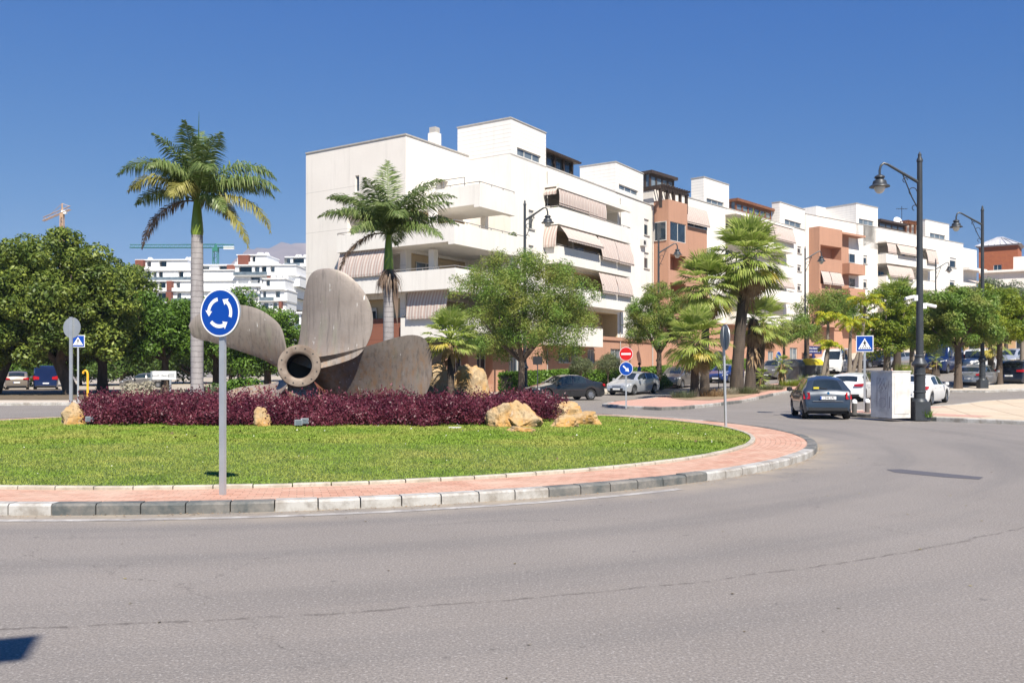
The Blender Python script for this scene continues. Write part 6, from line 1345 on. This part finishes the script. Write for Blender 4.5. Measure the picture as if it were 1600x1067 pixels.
street_lamp(1258, 82, 11.8, 1.5, 'dark street lamp behind the recycling bins', 1, .2, s=1.2); street_lamp(1462, 100, 11.3, 1.5, 'distant street lamp in front of the farthest block', 1, .2, s=1.2)
def road_light(x, Y, h, reach, ang, label):
    root = empty('road_light', (x, Y, .0), ang, label, 'street lamp', None); mb = MB(); mb.tube([(0, 0, -.1), (0, 0, h-.6), (0, 0, h-.1), (reach*.3, 0, h+.1), (reach, 0, h+.15)], [.11, .07, .06, .05, .04], 8); mb.build('pole', MT['galv'], root, smooth=True)
    mb = MB(); mb.box(reach-.1, reach+1.15, -.2, .2, h+.05, h+.2); mb.box(reach, reach+1.0, -.15, .15, h, h+.05); mb.build('lamp_head', MT['galv'], root)
road_light(-3.66, -2.43, 8.2, 2.0, R(20), 'plain road light standing behind the photographer')
# ---------------------------------------------------------------- cabinet, bollards, bins
cab = empty('utility_cabinet', (px2(1394, 28.9), 28.9, .128), R(21), 'white concrete utility cabinet with grey graffiti on one side', 'cabinet')
# its near corner is at the origin; +x runs back right, +y back left
mb = MB(); mb.box(0, .78, 0, .95, -.02, 1.5); body = mb.build('body', MT['concrete'], cab); mb = MB(); mb.box(-.02, .80, -.02, .97, 1.5, 1.54); mb.build('cap', MT['concrete'], cab)
mb = MB(); mb.box(.08, .70, -.012, -.002, .12, 1.38); mb.build('door', MT['concrete'], cab)
gr = MB(); rg = random.Random(4)
def stroke(pts, w=.018):
    for a, b in zip(pts[:-1], pts[1:]):
        d = Vector((b[0]-a[0], b[1]-a[1])); d = d.normalized() if d.length else Vector((1, 0)); n_ = Vector((-d.y, d.x))*w/2; x_ = -.003-rg.random()*.0015
        gr.add([(x_, a[0]-n_.x, a[1]-n_.y), (x_, a[0]+n_.x, a[1]+n_.y), (x_, b[0]+n_.x, b[1]+n_.y), (x_, b[0]-n_.x, b[1]-n_.y)], [(0, 1, 2, 3)])
stroke([(.66, 1.32), (.67, .35)], .025); stroke([(.6, 1.1), (.52, 1.3), (.46, 1.1), (.38, 1.3), (.33, 1.08)]); stroke([(.58, .95), (.5, 1.1), (.44, .9), (.36, 1.12), (.28, .92), (.22, 1.08)], .024)
for k in range(9): y_ = .25+.035*(k % 4); z_ = .85-.065*k; stroke([(.6-y_*.2, z_), (.5, z_+.07), (.42, z_-.03), (.33, z_+.06), (.24, z_)], .014)
stroke([(.42+.16*cos(a), .48+.17*sin(a)) for a in [i*.6 for i in range(12)]], .014); stroke([(.18, .2), (.2, .8), (.14, 1.2)], .02); stroke([(.12, .3), (.1, .7)], .03)
gr.build('graffiti', M('graffiti_grey', (.17, .15, .17), (.36, .32, .34), 4, .8, lo=.3, hi=.6), cab)
cone = M('rubber_dark', (.10, .095, .09), rough=.7)
for px, Y, lb in ((1335, 31.9, 'short grey bollard with a white cap, left of the crossing sign post'), (1355, 32.6, 'short grey bollard with a white cap, between crossing sign and cabinet')):
    b_ = empty('bollard', (px2(px, Y), Y, .128), 0, lb, 'bollard', 'bollards by the crossing'); mb = MB(); mb.lathe([(.11, -.05), (.11, .02), (.085, .03), (.085, .36)], n=14); mb.build('shaft', cone, b_, smooth=True); mb = MB(); mb.lathe([(.095, .36), (.10, .40), (.085, .46), (.05, .50), (.001, .515)], n=14); mb.build('cap', MT['swhite'], b_, smooth=True)
def bin_(px, Y, label, lid, rz, seed):
    x = px2(px, Y); root = empty('recycling_bin', (x, Y, g(x, Y)+.13), rz, label, 'recycling bin', 'recycling bins by the kerb'); mb = MB()
    mb.add([(-.68, -.55, .08), (.68, -.55, .08), (.68, .55, .08), (-.68, .55, .08), (-.85, -.62, 1.12), (.85, -.62, 1.12), (.85, .62, 1.12), (-.85, .62, 1.12)], [(0, 3, 2, 1), (0, 1, 5, 4), (1, 2, 6, 5), (2, 3, 7, 6), (3, 0, 4, 7), (4, 5, 6, 7)])
    for k in range(7): u_ = -.62+k*.207; mb.box(u_-.02, u_+.02, -.66, -.58, .15, 1.08)
    mb.box(-.9, .9, -.66, .66, 1.12, 1.2); mb.build('body', MT['bin'], root); n = 8; V = []
    for i in range(n+1):
        a = pi*i/n; V += [(-.88, -.62*cos(a), 1.2+.52*sin(a)**.8), (.88, -.62*cos(a), 1.2+.52*sin(a)**.8)]
    ld = MB(); ld.add(V, [(2*i, 2*i+1, 2*i+3, 2*i+2) for i in range(n)]+[tuple(range(0, 2*n+2, 2)), tuple(range(1, 2*n+2, 2))[::-1]]); l_ = ld.build('lid', lid, root); h_ = MB()
    for u_ in (-.4, .35): h_.disc((u_, -.46, 1.50), .15, (0, -.75, .62), .03, 16)
    h_.build('opening', MT['dark'], l_); w_ = MB(); [w_.disc((sx*.6, -.5, .08), .08, (1, 0, 0), .05, 12) for sx in (-1, 1)]; w_.build('wheels', MT['tyre'], root)
bin_(1244, 69.3, 'grey recycling bin with a grey lid beside the yellow lidded one', MT['bin'], R(48), 1); bin_(1269, 69.6, 'recycling bin with a bright yellow lid', MT['binlid'], R(48), 2)
# ---------------------------------------------------------------- cars
def interp(P, x):
    if x <= P[0][0]: return P[0][1]
    for a, b in zip(P[:-1], P[1:]):
        if x <= b[0]: f = (x-a[0])/(b[0]-a[0]); return a[1]+(b[1]-a[1])*f
    return P[-1][1]
KIND = {
 'mini': dict(L=3.57, W=1.63, H=1.49, top=[(0, .50), (.015, .70), (.06, .82), (.20, .95), (.25, 1.0), (.40, 1.42), (.52, 1.49), (.74, 1.46), (.85, 1.36), (.955, .99), (.975, .92), (.99, .66), (1, .5)], belt=[(.2, .92), (.9, .98)], ws=(.255, .40), rw=(.86, .95), sg=[(.30, .60), (.63, .84)], ax=(.19, .845), wr=.29, tum=.63),
 'hatch': dict(L=4.3, W=1.80, H=1.46, top=[(0, .45), (.01, .66), (.05, .76), (.22, .93), (.26, .97), (.40, 1.38), (.52, 1.46), (.78, 1.41), (.86, 1.33), (.965, 1.02), (.98, .9), (.995, .66), (1, .5)], belt=[(.2, .90), (.9, 1.0)], ws=(.265, .40), rw=(.865, .955), sg=[(.31, .55), (.57, .75), (.765, .84)], ax=(.185, .80), wr=.315, tum=.77),
 'sedan': dict(L=4.6, W=1.80, H=1.44, top=[(0, .45), (.01, .66), (.05, .74), (.22, .90), (.27, .95), (.40, 1.36), (.52, 1.44), (.68, 1.41), (.84, 1.08), (.97, 1.0), (.985, .9), (.995, .6), (1, .5)], belt=[(.2, .89), (.9, .98)], ws=(.275, .40), rw=(.70, .83), sg=[(.32, .53), (.55, .72)], ax=(.185, .79), wr=.32, tum=.76),
 'suv': dict(L=4.5, W=1.86, H=1.66, top=[(0, .5), (.01, .8), (.05, .94), (.23, 1.08), (.27, 1.12), (.38, 1.56), (.5, 1.66), (.82, 1.62), (.90, 1.50), (.97, 1.14), (.985, 1.0), (.995, .7), (1, .55)], belt=[(.2, 1.03), (.9, 1.12)], ws=(.275, .38), rw=(.90, .96), sg=[(.30, .52), (.54, .74), (.755, .88)], ax=(.185, .80), wr=.35, tum=.80),
 'mpv': dict(L=4.4, W=1.80, H=1.62, top=[(0, .5), (.01, .72), (.05, .84), (.17, 1.0), (.21, 1.06), (.38, 1.52), (.5, 1.62), (.84, 1.58), (.93, 1.44), (.975, 1.06), (.985, .9), (.995, .66), (1, .5)], belt=[(.18, .98), (.9, 1.06)], ws=(.215, .38), rw=(.92, .97), sg=[(.28, .53), (.55, .75), (.765, .9)], ax=(.18, .81), wr=.32, tum=.80),
 'van': dict(L=5.2, W=1.98, H=2.25, top=[(0, .5), (.01, .9), (.04, 1.05), (.13, 1.2), (.16, 1.26), (.27, 2.05), (.36, 2.22), (.5, 2.25), (.96, 2.23), (.99, 2.15), (.995, 1.2), (1, .6)], belt=[(.12, 1.15), (.9, 1.2)], ws=(.165, .27), rw=(.991, .9935), sg=[(.20, .34), (.38, .62)], ax=(.16, .80), wr=.34, tum=.90),
}
def build_car(kind, paint, label, plate='', tint='carglass'):
    K = KIND[kind]; L, W, H = K['L'], K['W'], K['H']; root = empty('parked_car', (0, 0, 0), 0, label, 'van' if kind == 'van' else 'car')
    xs_ = sorted({i/54 for i in range(55)}|{.004, .012, .985, .992, .997}|{q for s_ in K['sg'] for q in s_}|set(K['ws'])|set(K['rw']))
    ax = K['ax']; wr = K['wr']; cl = .21; rows = []
    for f in xs_:
        x = L*(.5-f); zt = interp(K['top'], f); be = interp(K['belt'], f); e = max(0, 1-f/.09); r_ = max(0, (f-.93)/.07)
        rr_ = max(0, (f-.88)/.12); w = W/2*(1-.20*e**2-.13*rr_**2.4)
        gf = max(0, min(1, (zt-be)/(H-.98 if kind != 'van' else H-1.2)))
        bz = min(be, zt-.035); zb = cl+.10*max(e, r_)**2
        for a in ax:
            dx = abs(x-L*(.5-a)); RR = wr+.055
            if dx < RR: zb = max(zb, wr+sqrt(RR*RR-dx*dx)*.98)
        wt = w*(.90-(.90-K['tum'])*gf); zs = min(zb+.14, bz-.06) if zb < .4 else min(zb+.02, bz-.05)
        rows.append([(w*.93, zb), (w*.985, zs), (w, max(zs+.01, (zs+bz)/2)), (w*.975, bz), (w*.975+(wt-w*.975)*.06, bz+(zt-bz)*.06), (wt+(w*.975-wt)*.10, zt-(zt-bz)*.16), (wt-.055, zt-(zt-bz)*.06), (wt-.20, zt-.010*gf-.004), (wt*.45, zt+.016), (0, zt+.026)])
        rows[-1] = (f, x, rows[-1])
    body, wsm, rwm = MB(), MB(), MB(); sides = {}
    for (f0, xa, ra), (f1, xb, rb) in zip(rows[:-1], rows[1:]):
        fm = (f0+f1)/2
        for j in range(9):
            for sg in (1, -1):
                qd = [(xa, sg*ra[j][0], ra[j][1]), (xa, sg*ra[j+1][0], ra[j+1][1]), (xb, sg*rb[j+1][0], rb[j+1][1]), (xb, sg*rb[j][0], rb[j][1])]
                if sg < 0: qd = qd[::-1]
                tgt = body
                if j >= 7 and K['ws'][0] < fm < K['ws'][1]: tgt = wsm
                elif j >= 7 and K['rw'][0] < fm < K['rw'][1] and kind != 'van': tgt = rwm
                elif j == 4:
                    for q_, (s0, s1) in enumerate(K['sg']):
                        if s0-1e-6 <= f0 and f1 <= s1+1e-6: tgt = sides.setdefault((q_, sg), MB())
                tgt.add(qd, [(0, 1, 2, 3)])
    for idx in (0, -1):
        f, x, r_ = rows[idx]; pts = [(x, p, z) for p, z in r_]+[(x, -p, z) for p, z in r_[::-1]]; body.add(pts, [tuple(range(len(pts)))])
    bo = body.build('body', paint, root)
    bm = bmesh.new(); bm.from_mesh(bo.data); bmesh.ops.remove_doubles(bm, verts=bm.verts[:], dist=1e-4); bmesh.ops.recalc_face_normals(bm, faces=bm.faces[:]); bm.to_mesh(bo.data); bm.free()
    bo.data.polygons.foreach_set('use_smooth', [True]*len(bo.data.polygons)); bo.data.set_sharp_from_angle(angle=R(38))
    GL = MT[tint]; wsm.build('windscreen', GL, root, smooth=True)
    if rwm.f: rwm.build('rear_window', GL, root, smooth=True)
    for m_ in sides.values(): m_.build('side_window', GL, root, smooth=True)
    ub = MB(); ub.box(-L*.46, L*.46, -W*.40, W*.40, cl-.02, .62); ub.build('underbody', MT['dark'], root)
    for a in ax:
        for sg in (1, -1):
            x = L*(.5-a); yo = sg*(W/2-.02); wm_ = MB(); pr = [(wr*.62, 0), (wr*.93, .0), (wr, .04), (wr, .17), (wr*.93, .205), (wr*.6, .205)]
            n = 22; V = [(x+r_*cos(2*pi*k/n), yo-sg*d_, wr+r_*sin(2*pi*k/n)) for r_, d_ in pr for k in range(n)]
            wm_.add(V, [(i*n+k, i*n+(k+1) % n, (i+1)*n+(k+1) % n, (i+1)*n+k) for i in range(5) for k in range(n)]+[tuple(5*n+k for k in range(n))]); w_ = wm_.build('wheel', MT['tyre'], root, smooth=True)
            rm = MB(); rm.disc((x, yo-sg*.05, wr), wr*.62, (0, sg, 0), .004, 20, 1)
            for k in range(8):
                a_ = 2*pi*k/8; c_, s_ = cos(a_), sin(a_); t_ = .035; rm.add([(x+c_*.03-s_*t_, yo-sg*.02, wr+s_*.03+c_*t_), (x+c_*.03+s_*t_, yo-sg*.02, wr+s_*.03-c_*t_), (x+c_*wr*.6+s_*t_*.7, yo-sg*.025, wr+s_*wr*.6-c_*t_*.7), (x+c_*wr*.6-s_*t_*.7, yo-sg*.025, wr+s_*wr*.6+c_*t_*.7)], [(0, 1, 2, 3)], 0)
            rm.tube([(x+wr*.62*cos(q_), yo-sg*.01, wr+wr*.62*sin(q_)) for q_ in [2*pi*k/20 for k in range(21)]], .012, 4, 0); rm.build('rim', [MT['rim'], MT['dark']], w_)
    def at_top(f): return interp(K['top'], f)
    w2 = W/2
    def xw(f): return L*(.5-f)
    for sg in (1, -1):
        zh = at_top(.05)-.11
        m_ = MB(); V = [(xw(.012), sg*w2*.62, zh-.07), (xw(.012), sg*w2*.62, zh+.035), (xw(.085), sg*(w2*1.0), zh+.09), (xw(.085), sg*(w2*1.0), zh+.0), (xw(.03), sg*w2*.86, zh-.075), (xw(.03), sg*w2*.86, zh+.06)]
        m_.add([(x_+.02, y_+sg*.012, z_) for x_, y_, z_ in V], [(0, 4, 5, 1), (4, 3, 2, 5)]); m_.build('headlight', MT['head'], root)
        m_ = MB(); zt_ = {'mini': .80, 'hatch': .88, 'sedan': .85, 'suv': 1.0, 'mpv': .98, 'van': 1.1}[kind]; h_ = {'mini': .10, 'van': .2, 'suv': .10}.get(kind, .09)
        if kind == 'mini': V = [(-L/2+.04-.03, sg*w2*.70, zt_-h_), (-L/2+.12-.06, sg*w2*.70, zt_+h_*1.2), (-L/2+.20, sg*w2*.93, zt_+h_*1.2), (-L/2+.10, sg*w2*.955, zt_-h_)]
        else: V = [(-L/2-.008, sg*w2*.50, zt_-h_*.6), (-L/2-.002+.02, sg*w2*.50, zt_+h_*.55), (-L/2+.04, sg*w2*.93, zt_+h_), (-L/2+.02, sg*w2*.93, zt_-h_*.8), (-L/2+.24, sg*w2*1.0, zt_+h_*.9), (-L/2+.2, sg*w2*1.0, zt_-h_*.3)]
        d_ = 0 if kind == 'mini' else .0
        m_.add([(x_-.012, y_+sg*.012, z_) for x_, y_, z_ in V], [(0, 1, 2, 3)] if kind == 'mini' else [(0, 1, 2, 3), (3, 2, 4, 5)]); m_.build('tail_light', MT['tail'], root)
        m_ = MB(); xm, zm = xw(K['sg'][0][0]+.01), interp(K['belt'], .3)+.06; m_.lathe([(.001, -.08), (.09, -.06), (.105, 0), (.09, .07), (.001, .09)], (xm, sg*(w2+.13), zm), 10); m_.box(xm-.03, xm+.03, sg*(w2-.02), sg*(w2+.08), zm-.05, zm) if sg > 0 else m_.box(xm-.03, xm+.03, -(w2+.08), -(w2-.02), zm-.05, zm); m_.build('wing_mirror', paint if kind not in ('mini',) else MT['dark'], root, smooth=True)
        m_ = MB(); zz_ = interp(K['belt'], .5)-.10
        for f_ in [s_[1]-.045 for s_ in K['sg'][:2]]: m_.box(xw(f_)-.09, xw(f_)+.09, sg*w2*.985-.012, sg*w2*.985+.025 if sg > 0 else sg*w2*.985+.012, zz_, zz_+.03) if sg > 0 else m_.box(xw(f_)-.09, xw(f_)+.09, sg*w2*.985-.025, sg*w2*.985+.012, zz_, zz_+.03)
        m_.build('door_handle', paint, root)
    m_ = MB(); m_.box(L/2-.02, L/2+.012, -w2*.52, w2*.52, .30, .48); m_.box(L/2-.03, L/2+.004, -w2*.35, w2*.35, .56, .60); m_.build('grille', MT['dark'], root)
    m_ = MB(); m_.box(-L/2-.012, -L/2+.05, -w2*.78, w2*.78, cl+.09, cl+.2); m_.build('rear_bumper_trim', MT['dark'], root)
    zp_ = {'mini': .74, 'hatch': .62, 'sedan': .62, 'suv': .68, 'mpv': .75, 'van': .62}[kind]
    m_ = MB(); m_.box(L/2+.012, L/2+.022, -.26, .26, .36, .47); m_.build('front_plate', MT['plate'], root)
    xr_ = -L/2-.018; m_ = MB(); m_.box(xr_-.012, xr_, -.26, .26, zp_-.055, zp_+.055); pl_ = m_.build('rear_plate', MT['plate'], root)
    m_ = MB(); m_.box(xr_-.014, xr_-.0125, .215, .26, zp_-.05, zp_+.05); m_.build('blue_band', MT['sblue'], pl_)
    if plate: text(plate, .10, pl_, (xr_-.015, -.02, zp_), (R(90), 0, R(-90)), MT['sblack'])
    if kind != 'van' and kind != 'sedan': m_ = MB(); f_ = K['rw'][1]; m_.tube([(xw(f_)-.03, 0, at_top(f_)+.03), (xw(f_-.012)-.02, .22, at_top(f_-.012)+.025), (xw(f_-.02)-.02, .42, at_top(f_-.02)+.02)], .012, 4); m_.build('rear_wiper', MT['dark'], root)
    return root
def place(root, px, Y, hd, label=None, x=None, dz=0):
    x = px2(px, Y) if x is None else x; root.location = (x, Y, g(x, Y)+.004+dz); e = 2.0
    sl_ = (g(x+cos(R(hd))*e, Y+sin(R(hd))*e)-g(x-cos(R(hd))*e, Y-sin(R(hd))*e))/(2*e)
    root.rotation_mode = 'XYZ'; root.rotation_euler = (0, -math.atan(sl_), R(hd))
    if label: root['label'] = label
    return root
c = build_car('mini', MT['fiat'], 'small rounded dark blue grey hatchback driving away from the roundabout', '1246 LPL'); c.name = 'moving_car'; place(c, 1280, 31.8, 80)
e_ = MB(); e_.disc((-3.57/2-.045, 0, .90), .045, (-1, 0, .15), .01, 14); e_.build('emblem', MT['chrome'], c)
e_ = MB(); e_.box(-3.57/2-.012, -3.57/2+.01, -.5, .5, .615, .632); e_.box(-3.57/2-.05, -3.57/2-.02, -.2, .2, .83, .845); e_.build('chrome_strip', MT['chrome'], c)
e_ = MB(); e_.box(-1.52, -1.515, .28, .46, 1.04, 1.11); e_.build('yellow_sticker', MT['binlid'], c); bpy.data.objects[e_ and c.children[-1].name].location = (-.17, 0, .0)
place(build_car('hatch', MT['cwhite'], 'white hatchback facing away just beyond the small dark car'), 1333, 47.5, 58)
place(build_car('sedan', MT['cwhite'], 'white saloon half hidden behind the near lamp post and cabinet'), 1438, 43.5, 51)
place(build_car('hatch', MT['silver'], 'silver hatchback parked beside the tree island'), 1528, 58.5, 47)
place(build_car('suv', MT['navy'], 'dark car parked at the right edge of the photo'), 1592, 60, 45)
place(build_car('hatch', MT['lsilver'], 'silver hatchback with its front towards the roundabout, left of the street tree'), 990, 58, 232)
place(build_car('mpv', MT['grey'], 'grey people carrier parked behind the front fan palm'), 1062, 66.5, 235)
place(build_car('sedan', MT['black'], 'black saloon driving behind the purple shrubs and stones'), 880, 50.5, 205).name = 'moving_car'
place(build_car('hatch', MT['blue'], 'bright blue car seen between the fan palm trunks'), 1134, 73, 234)
place(build_car('suv', MT['grey'], 'dark grey car parked beside the recycling bins behind young palms'), 1213, 76.5, 230)
v = build_car('van', MT['cwhite'], 'white van with its windscreen towards the camera behind the golden palms'); v.name = 'parked_van'; place(v, 1306, 83, 238)
place(build_car('suv', MT['navy'], 'dark blue car behind the crossing sign'), 1367, 90, 200)
place(build_car('hatch', MT['silver'], 'pale silver car behind the white cabinet, right of the dark blue one'), 1402, 90, 205)
v = build_car('van', MT['dblue'], 'blue van behind the tiny fan palm and lamp post'); v.name = 'parked_van'; v.scale = (1, 1.05, 1.15); place(v, 1474, 78, 225)
v = build_car('van', MT['cwhite'], 'white van seen between the street tree and the second lamp post'); v.name = 'parked_van'; v.scale = (.95, .95, .85); place(v, 1528, 80, 225)
place(build_car('mpv', MT['lsilver'], 'pale blue silver car beyond the silver hatchback, under the trees'), 1582, 84, 222)
place(build_car('suv', MT['tanp'], 'tan car seen from behind under the big left trees'), 27, 78, 118)
v = build_car('van', MT['dblue'], 'dark blue van seen from behind under the big left trees'); v.name = 'parked_van'; v.scale = (1, 1, .95); place(v, 72, 80, 117)
v = build_car('van', MT['cwhite'], 'white van cut off by the left edge'); v.name = 'parked_van'; place(v, -6, 84, 115)
place(build_car('hatch', MT['grey'], 'grey car in deep shade behind the white sign board'), 225, 86, 200)
# ---------------------------------------------------------------- person
def person(px, Y, label, hd, shirt='shirt'):
    x = px2(px, Y); z0 = g(x, Y)+.128; root = empty('person', (x, Y, z0), R(hd), label, 'person')
    J = dict(pelvis=((0, 0, .95), .15), belly=((0, .01, 1.10), .14), chest=((0, .01, 1.32), .165), neck=((0, 0, 1.50), .058), head0=((0, -.01, 1.58), .075), head1=((0, -.01, 1.68), .098), top=((0, 0, 1.76), .06),
      shL=((.17, 0, 1.42), .065), elL=((.25, .02, 1.15), .046), wrL=((.24, -.12, .93), .032), haL=((.235, -.17, .86), .035), shR=((-.17, 0, 1.42), .065), elR=((-.25, .03, 1.15), .046), wrR=((-.24, -.05, .90), .032), haR=((-.24, -.07, .82), .035),
      hpL=((.09, 0, .9), .10), knL=((.10, -.08, .50), .062), anL=((.10, .05, .09), .042), ftL=((.11, -.12, .045), .04), hpR=((-.09, 0, .9), .10), knR=((-.10, .0, .50), .062), anR=((-.10, .14, .10), .042), ftR=((-.11, -.02, .045), .04))
    E_ = [('pelvis', 'belly'), ('belly', 'chest'), ('chest', 'neck'), ('neck', 'head0'), ('head0', 'head1'), ('head1', 'top'), ('chest', 'shL'), ('shL', 'elL'), ('elL', 'wrL'), ('wrL', 'haL'), ('chest', 'shR'), ('shR', 'elR'), ('elR', 'wrR'), ('wrR', 'haR'), ('pelvis', 'hpL'), ('hpL', 'knL'), ('knL', 'anL'), ('anL', 'ftL'), ('pelvis', 'hpR'), ('hpR', 'knR'), ('knR', 'anR'), ('anR', 'ftR')]
    nm = list(J); me = bpy.data.meshes.new('body'); me.from_pydata([J[k][0] for k in nm], [(nm.index(a), nm.index(b)) for a, b in E_], []); o = link('body', me, root)
    sk_ = o.modifiers.new('skin', 'SKIN'); sv = me.skin_vertices[0].data
    for i, k in enumerate(nm): sv[i].radius = (J[k][1], J[k][1]*.85)
    sv[0].use_root = True; o.modifiers.new('sub', 'SUBSURF').levels = 2; o.modifiers['sub'].render_levels = 2
    dg = bpy.context.evaluated_depsgraph_get(); m2 = bpy.data.meshes.new_from_object(o.evaluated_get(dg)); o.modifiers.clear(); o.data = m2
    m2.materials.clear(); [m2.materials.append(MT[k]) for k in ('skin', shirt, 'jeans', 'hair')]
    for p in m2.polygons:
        c_ = p.center; mi = 0
        if c_.z < .98 and abs(c_.x) < .2: mi = 2
        elif c_.z < 1.47 and (abs(c_.x) < .2 or c_.z > 1.12): mi = 1
        if c_.z < .08: mi = 3
        p.material_index = mi
    mb = MB(); mb.lathe([(.001, .115), (.07, .10), (.105, .04), (.112, -.02), (.09, -.07)], (0, .015, 1.695), 14); mb.build('hair', MT['hair'], root, smooth=True)
    for a in (.235, -.24):
        zz0, yy0 = (.86, -.17) if a > 0 else (.82, -.07)
        for k in range(4): f = MB(); f.tube([(a+(k-1.5)*.017, yy0-.01, zz0-.02), (a+(k-1.5)*.018, yy0-.035, zz0-.06), (a+(k-1.5)*.018, yy0-.03, zz0-.095)], [.009, .008, .006], 6); f.build('finger', MT['skin'], root, smooth=True)
    return root
xq = px2(999, 66.5); person(999, 66.5, 'person in a blue shirt with dark hair walking behind the hedge', 60)
# ---------------------------------------------------------------- air
hz = MB(); hz.box(-5200, 5200, -40, 7200, -12, 780); hm = bpy.data.materials.new('haze'); hm.use_nodes = True; t = hm.node_tree; t.nodes.remove(t.nodes['Principled BSDF'])
pv = t.nodes.new('ShaderNodeVolumePrincipled'); pv.inputs['Color'].default_value = (.46, .56, .78, 1); pv.inputs['Density'].default_value = .00014; pv.inputs['Anisotropy'].default_value = -.35
t.links.new(pv.outputs[0], t.nodes['Material Output'].inputs['Volume'])
if USE_HAZE: tag(hz.build('haze', hm), 'thin blue haze', 'haze', kind='stuff')
